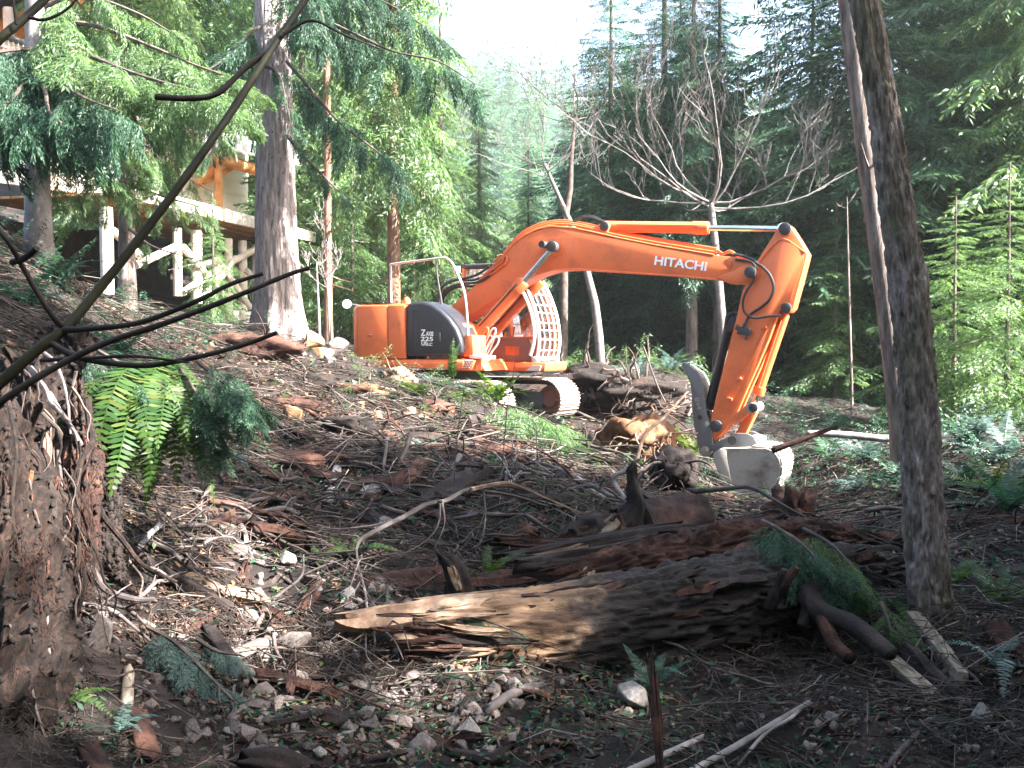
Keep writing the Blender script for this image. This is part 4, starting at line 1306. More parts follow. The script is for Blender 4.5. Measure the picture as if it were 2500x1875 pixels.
def hung_bough(parent, pxs, depth, nsub, scale, seed, bq=None, mat=None, base=None, r=0.03):
    """a limb given by photo points, carrying hanging sprays, as one part with its own stem"""
    base = Vector(base) if base is not None else Vector((0, 0, 0))
    if not hasattr(depth, '__len__'):
        depth = [depth] * len(pxs)
    P = curve([W(a, b_, dd) - base for (a, b_), dd in zip(pxs, depth)], 6)
    g = rnp(seed)
    bq = bq or BQ_HANG
    st = MB()
    m = len(P)
    st.tube(P, [r * (1 - 0.85 * i / (m - 1)) + 0.003 for i in range(m)], 6)
    o = st.build("limb", TWIG_D, parent, True)
    out = []
    for k in range(nsub):
        t = 0.12 + 0.88 * (k + g.uniform(0, 0.9)) / nsub
        i = min(m - 2, int(t * (m - 1)))
        p = P[i]
        dv = (P[i + 1] - P[i]).normalized()
        yaw = math.atan2(dv.y, dv.x) + g.choice([-1, 1]) * g.uniform(0.2, 1.2)
        out.append(place_quads(bq[int(g.integers(len(bq)))], p, yaw, math.radians(g.uniform(-55, 0)), scale * g.uniform(0.6, 1.25) * (1.1 - 0.5 * t), g.uniform(-0.5, 0.5)))
    link("foliage", quads_mesh("foliage", np.concatenate(out, 0), mat or LEAF_DRK), o)
    return o


for k, (pp, dd, ns, sc) in enumerate((
        ([(700, 60), (740, 30), (850, 75), (960, 125), (1070, 150), (1160, 205)], [17.4, 17, 16.6, 16.3, 16, 15.8], 26, 0.85),
        ([(700, 10), (800, -25), (900, -10), (1000, 40), (1090, 110)], [17.4, 17, 16.8, 16.5, 16.3], 22, 0.8),
        ([(700, 150), (760, 220), (830, 300), (920, 370), (965, 420)], [17.4, 17.0, 16.8, 16.6, 16.4], 22, 0.75),
        ([(700, 330), (740, 380), (800, 440), (850, 490)], [17.4, 17.2, 17, 17], 10, 0.5),
        ([(640, 60), (600, 90), (540, 150), (470, 190)], [17.4, 17, 16.6, 16.2], 14, 0.8),
        ([(650, -40), (720, -60), (780, 20), (800, 110)], [17.3, 16.6, 16.2, 16.0], 16, 0.8),
        ([(640, 160), (680, 180), (700, 260), (715, 330)], [17.2, 16.8, 16.6, 16.6], 9, 0.6),
        ([(640, 260), (590, 280), (540, 330), (500, 390)], [17.4, 17.0, 16.8, 16.6], 10, 0.6))):
    hung_bough(LT, pp, dd, ns, sc, 60 + k, None, LEAF_DRK, bL)
cq = crown_quads(BQ_CED, 7.5, 24, 3.2, 90, 15, 0.15, 0.7)
link("crown", quads_mesh("crown", cq, LEAF_CED), LT)

# pale trunk at the left with the sweeping dark boughs
b9 = W(95, 560, 15.5)
b9.z = gz(b9.x, b9.y)
PT = thing("cedar_tree", "pale cedar trunk below dark sweeping boughs at the left edge", "tree", b9, (0, 0, 0), "conifers around the clearing")
m = trunk_mesh(15, 0.19, (0.0, 0), 16, 1.3, 3, None, 3, 26, 0.03)
m.build("trunk", BARK_P, PT, True)
for k, (pp, dd, ns, sc) in enumerate((
        ([(95, 100), (200, 130), (330, 180), (450, 215), (560, 240)], [15.4, 14.6, 14.0, 13.6, 13.3], 34, 1.15),
        ([(95, 60), (220, 60), (360, 110), (480, 160), (600, 200)], [15.4, 15, 14.8, 14.6, 14.4], 30, 1.1),
        ([(90, 150), (60, 200), (20, 250), (-40, 290)], [15.3, 14.6, 14.0, 13.5], 26, 1.2),
        ([(90, 170), (140, 200), (210, 240), (290, 270)], [15.2, 14.2, 13.4, 12.8], 24, 1.0),
        ([(90, 120), (50, 120), (-20, 130), (-90, 150)], [15.3, 14.6, 14, 13.6], 18, 1.2),
        ([(95, 190), (110, 220), (120, 270), (150, 300)], [15.2, 14.2, 13.6, 13.2], 16, 0.9),
        ([(95, 20), (200, -10), (330, 30), (420, 80)], [15.4, 15.2, 15, 14.8], 22, 1.1),
        ([(100, 330), (170, 370), (260, 420), (350, 470)], [15.3, 15.8, 16.4, 17], 16, 0.8),
        ([(100, 240), (200, 300), (320, 340), (440, 400)], [15.3, 15.8, 16.4, 17], 16, 0.85))):
    hung_bough(PT, pp, dd, ns, sc, 80 + k, BQ_FINE if k < 2 or k > 6 else BQ_HANG, LEAF_CED if k in (0, 1, 6, 7, 8) else LEAF_DRK, b9, 0.04)

# boughs of the deck cedar, hanging before the house
DT = [o for o in bpy.data.objects if o.get("label", "").startswith("grey cedar trunk in front")][0]
for k, (pp, dd, ns, sc) in enumerate((
        ([(315, 330), (380, 370), (450, 430), (520, 470)], [20.4, 19.8, 19.4, 19.0], 8, 0.8),
        ([(315, 450), (400, 480), (470, 500), (540, 520)], [20.4, 20, 19.6, 19.3], 8, 0.7),
        ([(315, 420), (250, 440), (200, 480), (160, 520)], [20.4, 19.6, 19.2, 19], 12, 0.9),
        ([(315, 300), (260, 330), (200, 360), (150, 400)], [20.4, 19.8, 19.4, 19], 10, 0.8),
        ([(315, 260), (390, 290), (450, 330), (500, 350)], [20.4, 20, 19.8, 19.6], 12, 0.9), ([(315, 380), (360, 430), (420, 500), (450, 560)], [20.3, 19.9, 19.6, 19.4], 9, 0.6), ([(315, 560), (370, 600), (430, 620), (500, 640)], [20.3, 19.9, 19.6, 19.4], 6, 0.45))):
    hung_bough(DT, pp, dd, ns, sc, 100 + k, BQ_FINE, LEAF_CED, DT.location, 0.025)


# ---------------------------------------------------------------- bare broadleaf trees
def bare_tree(base, trunk_pts, trunk_r, fork_n, length, seed, label, mat, group="bare broadleaf trees", up=0.5, lev=3, spread=1.0):
    t = thing("bare_tree", label, "tree", base, (0, 0, 0), group)
    g = rnp(seed)
    m = MB()
    m.tube(trunk_pts, trunk_r, 10)
    m.build("trunk", mat, t, True)
    top = Vector(trunk_pts[-1])
    for k in range(fork_n):
        b = MB()
        az = 6.283 * k / fork_n + g.uniform(-0.3, 0.3)
        el = g.uniform(-0.15, 0.38) if k % 5 else g.uniform(0.8, 1.3)

        def grow(p, d, l, r, lv):
            pts = [p]
            q = p.copy()
            dd = d.copy()
            ns = 7
            for i in range(ns):
                dd = (dd + Vector((g.normal(0, 0.16), g.normal(0, 0.16), up * 0.20 + g.normal(0, 0.10)))).normalized()
                q = q + dd * (l / ns)
                pts.append(q.copy())
            b.tube(pts, [max(0.0055, r * (1 - 0.75 * i / ns)) for i in range(ns + 1)], 5 if lv == 0 else 3, False)
            if lv < lev:
                for j in range(int(g.integers(3, 6))):
                    i = int(g.integers(2, ns + 1))
                    ax = Vector((g.normal(0, 0.8), g.normal(0, 0.8), abs(g.normal(0.6, 0.5))))
                    nd = (pts[i] - pts[i - 1]).normalized() * 0.7 + ax.normalized() * 0.75
                    grow(pts[i], nd.normalized(), l * g.uniform(0.35, 0.6), r * 0.55, lv + 1)

        st = Vector(trunk_pts[-1]).lerp(Vector(trunk_pts[-2]), g.uniform(0, 0.75)) if lev > 2 else Vector(trunk_pts[-1]) - Vector((0, 0, g.uniform(0, 0.3)))
        grow(st, Vector((math.cos(az) * math.cos(el) * spread, math.sin(az) * math.cos(el) * spread, math.sin(el))).normalized(), length * g.uniform(0.75, 1.15), trunk_r[-1] * 0.46, 0)
        b.build("limb", mat, t, True)
    return t


BT = mat_noise("grey_bare_bark", [(0.30, (0.07, 0.062, 0.056)), (0.55, (0.14, 0.125, 0.115)), (0.75, (0.24, 0.22, 0.205))], 8, None, 0.8, 0.3, 0.005)
p0 = W(1765, 900, 25.5)
p0.z = gz(p0.x, p0.y)
tp = [W(a, b_, 25.5) - p0 for a, b_ in ((1768, 960), (1764, 800), (1752, 650), (1738, 520), (1733, 485))]
bare_tree(p0, tp, [0.13, 0.115, 0.10, 0.085, 0.07], 12, 3.7, 3, "bare grey tree with a vase of arching twigs behind the arm cylinder", BT, lev=3, up=0.44, spread=1.0)
p0 = W(1462, 890, 24.0)
p0.z = gz(p0.x, p0.y)
tp = [W(a, b_, 24.0) - p0 for a, b_ in ((1470, 940), (1462, 820), (1452, 740), (1432, 660), (1400, 560), (1360, 470), (1330, 400))]
bare_tree(p0, tp, [0.12, 0.105, 0.10, 0.085, 0.07, 0.05, 0.03], 7, 2.2, 5, "crooked bare tree with a pale lower trunk right of the cab", BT, lev=2, up=0.4)
p0 = W(1350, 700, 27.0)
p0.z = gz(p0.x, p0.y)
tp = [W(a, b_, 27.0) - p0 for a, b_ in ((1372, 960), (1376, 760), (1378, 540), (1392, 460), (1395, 380), (1405, 280))]
bare_tree(p0, tp, [0.13, 0.115, 0.10, 0.08, 0.06, 0.035], 8, 3.0, 8, "bare dark-stemmed tree rising out of the boom's curve", TWIG_D, lev=2, up=0.5)
p0 = W(2078, 900, 24.0)
p0.z = gz(p0.x, p0.y)
tp = [W(a, b_, 24.0) - p0 for a, b_ in ((2082, 1080), (2078, 900), (2074, 760), (2070, 600), (2068, 480))]
bare_tree(p0, tp, [0.036, 0.033, 0.03, 0.022, 0.01], 2, 0.35, 9, "thin grey dead snag between the arm and the leaning trunk", BARK, lev=1, up=0.1)
for k, (px, h, lb) in enumerate(((775, 640, "pale bare sapling just right of the huge grey trunk"), (800, 690, "second pale bare sapling, nearer the excavator mirror"))):
    p0 = W(px, 800, 19.5)
    p0.z = gz(p0.x, p0.y)
    tp = [W(a, b_, 19.5) - p0 for a, b_ in ((px + 6, 850), (px + 3, 760), (px, 700), (px - 2, h))]
    bare_tree(p0, tp, [0.03, 0.025, 0.02, 0.012], 4, 0.8, 20 + k, lb, BARK_P, lev=2, up=0.6)

# ---------------------------------------------------------------- timber house on the left
hp = W(330, 600, 25.0)
hp.z = gz(hp.x, hp.y)
HS = thing("timber_house", "log and timber house with gable, balcony and decks behind the cedars", "house", hp)


def hw(px, py, d):
    return W(px, py, d) - hp


def slab_part(name, quad, thick, mat, parent=None, off=(0.25, 1, 0.1)):
    """a plate through four points with real thickness along off"""
    o = Vector(off).normalized() * thick
    V = [Vector(q) for q in quad] + [Vector(q) + o for q in quad]
    return MB().add(V, [(0, 1, 2, 3), (7, 6, 5, 4), (0, 4, 5, 1), (1, 5, 6, 2), (2, 6, 7, 3), (3, 7, 4, 0)]).build(name, mat, parent or HS)


def log_part(name, a, b, r, mat, parent=None):
    return MB().tube([a, (Vector(a) + Vector(b)) / 2, b], [r, r * 1.03, r], 12).build(name, mat, parent or HS, True)


# upper gable: two roof slopes running back, timber gable below, shingle courses
ridge, eave, eaveL = hw(60, -160, 23.5), hw(284, 66, 23.5), hw(-170, 40, 23.5)
back = Vector((-1.8, 6.0, 0))
rf = slab_part("roof", [ridge, eave, eave + back, ridge + back], 0.16, SHINGLE, None, (0.5, 0, 1))
slab_part("roof", [ridge, eaveL, eaveL + back, ridge + back], 0.16, SHINGLE, None, (-0.5, 0, 1))
slab_part("gable", [ridge + Vector((0, 1.6, -0.1)), hw(240, 50, 23.5) + Vector((0, 1.6, 0)), hw(-120, 30, 23.5) + Vector((0, 1.6, 0)), hw(-50, -30, 23.5) + Vector((0, 1.6, 0))], 0.15, LOGWOOD)
for k in range(9):
    t0 = k / 9
    a = ridge.lerp(eave, t0)
    MB().beam(a + Vector((0.03, -0.03, 0.12)), ridge.lerp(eave, t0 + 0.12) + Vector((0.03, -0.03, 0.10)), 0.10, 0.06).build("shingle", SHINGLE, rf)
log_part("rafter", ridge + Vector((0, 0.15, -0.14)), eave + Vector((0, 0.15, -0.16)), 0.10, LOGWOOD)
log_part("tie_beam", hw(90, 22, 23.6), hw(262, 70, 23.6), 0.11, PALEWOOD)
log_part("post", hw(254, 55, 23.7), hw(258, 218, 23.7), 0.12, PALEWOOD)
log_part("post", hw(20, 20, 24.2), hw(26, 170, 24.2), 0.12, PALEWOOD)
slab_part("wall", [hw(-200, -20, 26), hw(250, 60, 26), hw(255, 215, 26), hw(-200, 180, 26)], 0.2, LOGWOOD)
# the front faces right, so it runs away from the camera toward the huge trunk
def hd(px):
    return 22.0 + (px - 200) * 0.0150


def hu(px):
    return 21.8 + (px + 40) * 0.0100


def hf(px, py, off=0.0):
    return W(px, py, hd(px)) - hp + Vector((-0.97, 0.24, 0)) * off


def hb(px, py, off=0.0):
    return W(px, py, hu(px)) - hp + Vector((-0.97, 0.24, 0)) * off


INW = (-0.97, 0.24, 0)
# balcony
log_part("hand_rail", hb(-40, 74), hb(256, 168), 0.07, DARKM)
log_part("floor_beam", hb(-40, 150), hb(258, 214), 0.12, LOGWOOD)
slab_part("balcony_floor", [hb(-60, 152), hb(258, 216), hb(258, 216, 2.0), hb(-60, 152, 2.0)], 0.1, LOGWOOD, None, (0, 0, 1))
slab_part("wall", [hb(-120, -80, 2.0), hb(262, 60, 2.0), hb(262, 214, 2.0), hb(-120, 120, 2.0)], 0.2, LOGWOOD, None, INW)
for k in range(26):
    t = (k + 0.5) / 26
    MB().beam(hb(-40, 74).lerp(hb(256, 168), t), hb(-40, 150).lerp(hb(258, 214), t), 0.075, 0.04, (0, 1, 0)).build("baluster", PALEWOOD, HS)
for t in (0.35, 0.68):
    MB().beam(hb(-40, 74, -0.03).lerp(hb(-40, 150, -0.03), t), hb(256, 168, -0.03).lerp(hb(258, 214, -0.03), t), 0.05, 0.05).build("rail_bar", PALEWOOD, HS)
# ground floor wall of pale boards, porch roof and its brackets
slab_part("wall", [hf(120, 215, 1.2), hf(700, 330, 1.2), hf(700, 520, 1.2), hf(120, 440, 1.2)], 0.2, WALLP, None, INW)
for k in range(9):
    MB().beam(hf(150, 226 + 24 * k, 1.17), hf(690, 342 + 18 * k, 1.17), 0.05, 0.15, (0, 0, 1)).build("wall_board", WALLP, HS)
slab_part("porch_roof", [hf(400, 318, -0.5), hf(690, 384, -0.5), hf(690, 352, 1.1), hf(400, 284, 1.1)], 0.12, WALLP, None, (0, 0, 1))
slab_part("porch_fascia", [hf(430, 322, -0.6), hf(690, 383, -0.6), hf(690, 408, -0.6), hf(430, 352, -0.6)], 0.08, WALLP, None, INW)
log_part("eave_beam", hf(500, 385, -0.3), hf(680, 440, -0.3), 0.15, LOGWOOD)
log_part("bracket", hf(528, 385, -0.3), hf(520, 452, 0.5), 0.09, LOGWOOD)
log_part("bracket", hf(565, 398, -0.3), hf(522, 445, 0.3), 0.07, LOGWOOD)
log_part("porch_post", hf(512, 388, -0.25), hf(512, 530, -0.25), 0.10, LOGWOOD)
# deck rim, deck boards seen from below, log frame with braces
slab_part("deck_fascia", [hf(190, 447, -1.0), hf(690, 570, -1.0), hf(690, 594, -1.0), hf(190, 483, -1.0)], 0.12, PALEWOOD, None, INW)
for k in range(7):
    d0 = -0.85 + 0.5 * k
    slab_part("deck_board", [hf(190, 478, d0), hf(690, 590, d0), hf(690, 590, d0 + 0.46), hf(190, 478, d0 + 0.46)], 0.05, LOGWOOD, None, (0, 0, 1))
slab_part("wall", [hf(60, 500, 2.8), hf(640, 575, 2.8), hf(640, 800, 2.8), hf(60, 720, 2.8)], 0.2, BARK_D, None, INW)  # near-black bark colour puts the shade under the deck into this wall
for (a, b_, r) in (((352, 560), (354, 724), 0.10), ((401, 565), (402, 742), 0.13), ((482, 585), (484, 776), 0.10), ((518, 590), (520, 796), 0.11), ((170, 510), (174, 720), 0.13), ((552, 600), (552, 795), 0.10)):
    log_part("deck_post", hf(*a, -0.85), hf(*b_, -0.85), r, PALEWOOD)
for (a, b_) in (((357, 605), (468, 732)), ((452, 645), (528, 752)), ((357, 716), (458, 652)), ((408, 728), (492, 632)), ((236, 650), (345, 602)), ((175, 566), (246, 626)), ((402, 652), (448, 636)), ((484, 640), (540, 612)), ((515, 660), (600, 740))):
    log_part("brace", hf(*a, -0.95), hf(*b_, -0.95), 0.085, PALEWOOD)
slab_part("foundation_block", [hf(485, 757, -0.8), hf(556, 762, -0.8), hf(556, 795, -0.8), hf(485, 790, -0.8)], 0.6, WALLP, None, INW)
pipes = mat_plain("grey_pipe", (0.34, 0.36, 0.36), 0.5)
for k in range(4):
    p0, p1 = W(488, 787 + 5 * k, 20.8), W(566, 795 + 5 * k, 20.8)
    o = MB().tube([p0, p1], 0.022, 8).build("drain_pipe", pipes, None, True)
    tag(o, "grey plastic drain pipe lying in the stack below the log deck", "pipe", "grey pipes stacked below the deck")
# ---------------------------------------------------------------- rotten logs, slabs, stumps
def rough_log(name, pts, rad, mat, parent=None, n=40, m=90, seed=0, depth=0.22, fth=8, fz=1.2, rag=0.0, plate=None):
    V, Fq = bark_trunk(pts, rad, n, m, seed, depth, fth, fz, None, plate)
    V = V.reshape(-1, n, 3)
    mm = len(V)
    if rag:
        ax = np.array(tuple((Vector(pts[-1]) - Vector(pts[0])).normalized()))
        th = np.arange(n)
        for e, sg in ((0, -1), (1, 1)):
            k = (1 - np.abs(np.linspace(0, 1, mm) - e)) ** 14
            off = vnoise(np.c_[th * 0.55, th * 0 + seed * 3.1 + e * 9, th * 0], seed) * rag + vnoise(np.c_[th * 1.7, th * 0 + e, th * 0], seed + 3) * rag * 0.5
            V = V + (k[:, None] * off[None] * sg)[..., None] * ax
    V = V.reshape(-1, 3)
    f = [tuple(q) for q in Fq] + [tuple(range(n - 1, -1, -1)), tuple(range((mm - 1) * n, mm * n))]
    return link(name, mesh_np(name, V, f, mat, True), parent)


def slab(name, p0, p1, w, t, mat, seed, up=(0, -0.5, 1), rag=0.25, nl=26, nw=9, bend=0.03, label=None, cat=None, group=None, parent=None):
    """a split, splintered piece of wood: grain ridges, ragged ends"""
    g = rnp(seed)
    p0, p1 = Vector(p0), Vector(p1)
    ax = p1 - p0
    Ln = ax.length
    ax.normalize()
    a = ax.cross(Vector(up)).normalized()
    b = a.cross(ax)
    A, B, X_ = np.array(a), np.array(b), np.array(ax)
    s = np.linspace(0, 1, nl)
    q = np.linspace(-0.5, 0.5, nw)
    S, Qq = np.meshgrid(s, q, indexing='ij')
    e0 = rag * Ln * 0.25 * (vnoise(np.c_[q * 9, q * 0 + seed, q * 0], seed) + 0.6 * vnoise(np.c_[q * 23, q * 0, q * 0 + seed], seed))
    e1 = rag * Ln * 0.25 * (vnoise(np.c_[q * 9, q * 0 + seed + 5, q * 0], seed) + 0.6 * vnoise(np.c_[q * 23, q * 0 + 3, q * 0 + seed], seed))
    L_ = S * Ln + e0[None] * (1 - S) ** 3 + e1[None] * S ** 3
    wd = w * (1 - 0.35 * rag * np.abs(2 * S - 1) ** 3 + 0.18 * vnoise(np.c_[S.ravel() * 4, S.ravel() * 0 + seed, S.ravel() * 0], seed + 2).reshape(S.shape))
    gr = vnoise(np.c_[S.ravel() * 2.2, Qq.ravel() * 11, S.ravel() * 0 + seed], seed + 4).reshape(S.shape) * 0.35 + vnoise(np.c_[S.ravel() * 7, Qq.ravel() * 19, S.ravel() * 0 + seed], seed + 6).reshape(S.shape) * 0.2
    bd = bend * Ln * np.sin(S * 3.1 + seed)
    hh = t * (0.5 + gr) * (1 - 0.55 * (2 * Qq) ** 2)
    top = np.array(p0) + L_[..., None] * X_ + (Qq * wd)[..., None] * A + (hh + bd)[..., None] * B
    bt = np.array(p0) + L_[..., None] * X_ + (Qq * wd)[..., None] * A + (-t * (0.5 + 0.5 * gr) * (1 - 0.7 * (2 * Qq) ** 2) + bd)[..., None] * B
    V = np.concatenate([top.reshape(-1, 3), bt.reshape(-1, 3)], 0)
    ix = np.arange(nl * nw).reshape(nl, nw)
    o = nl * nw
    f = [(ix[i, j], ix[i, j + 1], ix[i + 1, j + 1], ix[i + 1, j]) for i in range(nl - 1) for j in range(nw - 1)]
    f += [tuple(o + k for k in reversed(q_)) for q_ in f]
    rim = [(i, 0) for i in range(nl)] + [(nl - 1, j) for j in range(1, nw)] + [(i, nw - 1) for i in range(nl - 2, -1, -1)] + [(0, j) for j in range(nw - 2, 0, -1)]
    for k in range(len(rim)):
        i0, i1 = ix[rim[k]], ix[rim[(k + 1) % len(rim)]]
        f.append((i0, i1, o + i1, o + i0))
    c = (p0 + p1) / 2
    V = V - np.array(c)
    me = mesh_np(name, V, [tuple(int(z) for z in q_) for q_ in f], mat)
    me.polygons.foreach_set("use_smooth", np.ones(len(me.polygons), dtype=bool))
    me.set_sharp_from_angle(angle=R(35))
    ob = link(name, me, parent, c)
    if label:
        tag(ob, label, cat, group)
    return ob


# log material: pale split wood to the left, dark wet bark to the right, torn border between
LOGM, nt, b = mat_new("big_log_wood_and_bark")
tc = nt.nodes.new("ShaderNodeTexCoord")
sx = nt.nodes.new("ShaderNodeSeparateXYZ")
nt.links.new(tc.outputs['Object'], sx.inputs[0])
n1 = noise_node(nt, 1.8, 8, 0.65)
n2 = noise_node(nt, 5, 9, 0.7, None, (0.5, 3, 3))
n3 = noise_node(nt, 16, 6, 0.7, None, (0.6, 2, 2))
ma = nt.nodes.new("ShaderNodeMath")
ma.operation = 'MULTIPLY_ADD'
nt.links.new(n1, ma.inputs[0])
ma.inputs[1].default_value = 2.0
nt.links.new(sx.outputs['X'], ma.inputs[2])
pale = ramp(nt, [(0.30, (0.04, 0.020, 0.012)), (0.42, (0.12, 0.062, 0.034)), (0.55, (0.20, 0.115, 0.06)), (0.72, (0.35, 0.25, 0.155))], n2)
dark = ramp(nt, [(0.30, (0.005, 0.0035, 0.003)), (0.50, (0.014, 0.009, 0.0075)), (0.68, (0.040, 0.024, 0.018)), (0.86, (0.13, 0.10, 0.085))], n3)
mr = nt.nodes.new("ShaderNodeMapRange")
setin(mr, From_Min=0.62, From_Max=0.86)
nt.links.new(ma.outputs[0], mr.inputs[0])
c = mixc(nt, mr.outputs[0], pale, dark)
nt.links.new(c, b.inputs['Base Color'])
setin(b, Roughness=0.85)
bump(nt, b, n3, 1.0, 0.02)

LP = [W(1090, 1568, 6.75), W(1300, 1552, 6.85), W(1500, 1520, 7.0), W(1700, 1482, 7.25), W(1900, 1440, 7.6), W(2060, 1418, 7.95), W(2170, 1405, 8.2)]
lc = W(1500, 1530, 7.0)
BL = thing("rotten_log", "long rotten log with a pale split left half and black wet bark on the right", "log", lc)
rough_log("trunk_shell", [p - lc for p in LP], [q / F * 7.2 for q in (94, 112, 114, 112, 106, 96, 72)], LOGM, BL, 150, 480, 3, 0.20, 15, 5.0, 0.16, ((0, 0.30, 0.46, 1), (0.35, 0.35, 1.0, 1.0)))
for k, (a, b_, w, t, mt) in enumerate((
        ((838, 1516, 6.6), (1180, 1480, 6.7), 0.20, 0.075, ROT_P), ((860, 1545, 6.62), (1120, 1508, 6.66), 0.10, 0.05, ROT_P), ((1030, 1480, 6.9), (1480, 1450, 7.0), 0.14, 0.05, ROT_P),
        ((1010, 1590, 6.55), (1075, 1640, 6.5), 0.16, 0.09, ROT_P), ((1010, 1520, 6.6), (1060, 1580, 6.55), 0.10, 0.07, ROT_R), ((1290, 1470, 6.72), (1500, 1440, 6.85), 0.16, 0.05, ROT_R),
        ((1100, 1660, 6.45), (1235, 1610, 6.5), 0.07, 0.04, ROT_P), ((1500, 1640, 6.75), (1760, 1560, 6.95), 0.12, 0.06, BARK_D), ((1700, 1420, 7.0), (1850, 1400, 7.2), 0.2, 0.06, BARK_D))):
    slab("splinter" if mt is not BARK_D else "bark_plate", W(*a) - lc, W(*b_) - lc, w, t, mt, 30 + k, (0, -0.6, 1), 0.5, 30, 9, 0.02, parent=BL)
MB().tube(curve([W(1905, 1455, 7.1) - lc, W(1920, 1420, 7.0) - lc, W(1945, 1385, 6.95) - lc], 5), [0.035] * 5 + [0.03] * 5 + [0.02], 8).build("branch_stub", ROT_R, BL, True)
MB().tube(curve([W(1880, 1480, 7.1) - lc, W(1900, 1440, 7.05) - lc, W(1915, 1390, 7.0) - lc], 5), [0.05] * 5 + [0.035] * 5 + [0.02], 8, True, 0.1).build("branch_stub", BARK_D, BL, True)
o = rough_log("root", [W(1975, 1450, 7.2) - lc, W(2000, 1490, 7.0) - lc, W(2080, 1525, 6.8) - lc, W(2165, 1588, 6.5) - lc, W(2180, 1600, 6.45) - lc], [0.09, 0.075, 0.06, 0.05, 0.035], BARK_D, BL, 18, 50, 8, 0.2)
o = rough_log("root", [W(1990, 1430, 7.25) - lc, W(1980, 1480, 7.1) - lc, W(1955, 1530, 7.0) - lc], [0.09, 0.07, 0.03], BARK_D, BL, 16, 40, 9, 0.25)
o = rough_log("root", [W(2005, 1510, 6.95) - lc, W(2035, 1570, 6.75) - lc, W(2075, 1608, 6.6) - lc], [0.05, 0.048, 0.045], ROT_R, BL, 16, 40, 10, 0.2)

gl = rnp(17)
for k in range(30):
    px, py = gl.uniform(900, 1120), gl.uniform(1500, 1650)
    px = max(px, 900 + 1.2 * (py - 1520))
    dd = 6.75 - 0.10 - 0.25 * math.sqrt(max(0, 1 - ((py - 1570) / 95) ** 2))
    l = gl.uniform(0.15, 0.5)
    p = W(px, py, dd) - lc
    slab("splinter", p, p + Vector((l, gl.normal(0, 0.03), gl.normal(-0.01, 0.05) * l)), gl.uniform(0.02, 0.07), gl.uniform(0.012, 0.035), (ROT_P, ROT_R, ROT_P, ROT_R, BARK_D)[k % 5], 500 + k, (0, -0.8, 1), 0.8, 16, 6, 0.03, parent=BL)
for k in range(22):
    t = gl.uniform(0.3, 0.95)
    c = curve(LP, 8)[int(t * 47)] - lc
    a_ = gl.uniform(-0.2, 1.25)
    r_ = 0.30
    nv_ = Vector((0, -math.cos(a_), math.sin(a_)))
    p = c + nv_ * r_
    l = gl.uniform(0.15, 0.45)
    slab("bark_plate", p - Vector((l / 2, 0, 0.01)), p + Vector((l / 2, gl.normal(0.03, 0.02), gl.normal(0.03, 0.03))), gl.uniform(0.05, 0.13), gl.uniform(0.02, 0.04), (BARK_D, BARK_D, ROT_R)[k % 3], 560 + k, tuple(nv_), 0.6, 16, 6, 0.02, parent=BL)

# the second, red rotten log behind it: a thick core and torn slabs
rc = W(1550, 1380, 8.2)
RL = thing("rotten_log", "collapsed red-brown rotten log of torn slabs behind the long pale log", "log", rc)
rough_log("core", [W(1330, 1440, 7.7) - rc, W(1500, 1405, 7.9) - rc, W(1700, 1370, 8.2) - rc, W(1900, 1345, 8.6) - rc, W(2010, 1330, 8.9) - rc, W(2180, 1350, 9.2) - rc], [0.12, 0.20, 0.23, 0.25, 0.20, 0.12], ROT_R, RL, 110, 320, 21, 0.34, 16, 5.0, 0.2)
for k, (a, b_, w, t, mt) in enumerate((
        ((735, 1472, 7.3), (1100, 1402, 7.9), 0.16, 0.06, ROT_R), ((880, 1430, 7.8), (1110, 1408, 8.0), 0.14, 0.05, ROT_R), ((1000, 1445, 7.7), (1330, 1392, 8.0), 0.14, 0.06, ROT_R), ((1270, 1385, 7.9), (1600, 1322, 8.3), 0.17, 0.07, BARK_D),
        ((1300, 1360, 8.1), (1420, 1335, 8.2), 0.06, 0.03, ROT_P), ((1240, 1350, 8.4), (1680, 1295, 8.9), 0.16, 0.05, BARK_D), ((1530, 1385, 7.9), (1850, 1330, 8.3), 0.22, 0.07, ROT_R), ((1270, 1465, 7.5), (1420, 1415, 7.6), 0.10, 0.04, BARK_D),  # last dark slab stands for a dark cavity, its shade put into the colour
        ((1420, 1470, 7.5), (1440, 1390, 7.7), 0.12, 0.05, ROT_P), ((1220, 1325, 8.6), (1420, 1320, 8.7), 0.10, 0.05, ROT_R), ((1640, 1310, 8.5), (1900, 1270, 9.2), 0.2, 0.08, ROT_R), ((1480, 1440, 7.6), (1700, 1400, 7.8), 0.2, 0.06, BARK_D),
        ((1760, 1420, 7.6), (1840, 1335, 8.2), 0.16, 0.07, ROT_R), ((1560, 1360, 8.0), (1760, 1325, 8.3), 0.12, 0.05, ROT_P))):
    slab("slab", W(*a) - rc, W(*b_) - rc, w, t, mt, 50 + k, (0, -0.7, 1), 0.55, 30, 10, 0.03, parent=RL)

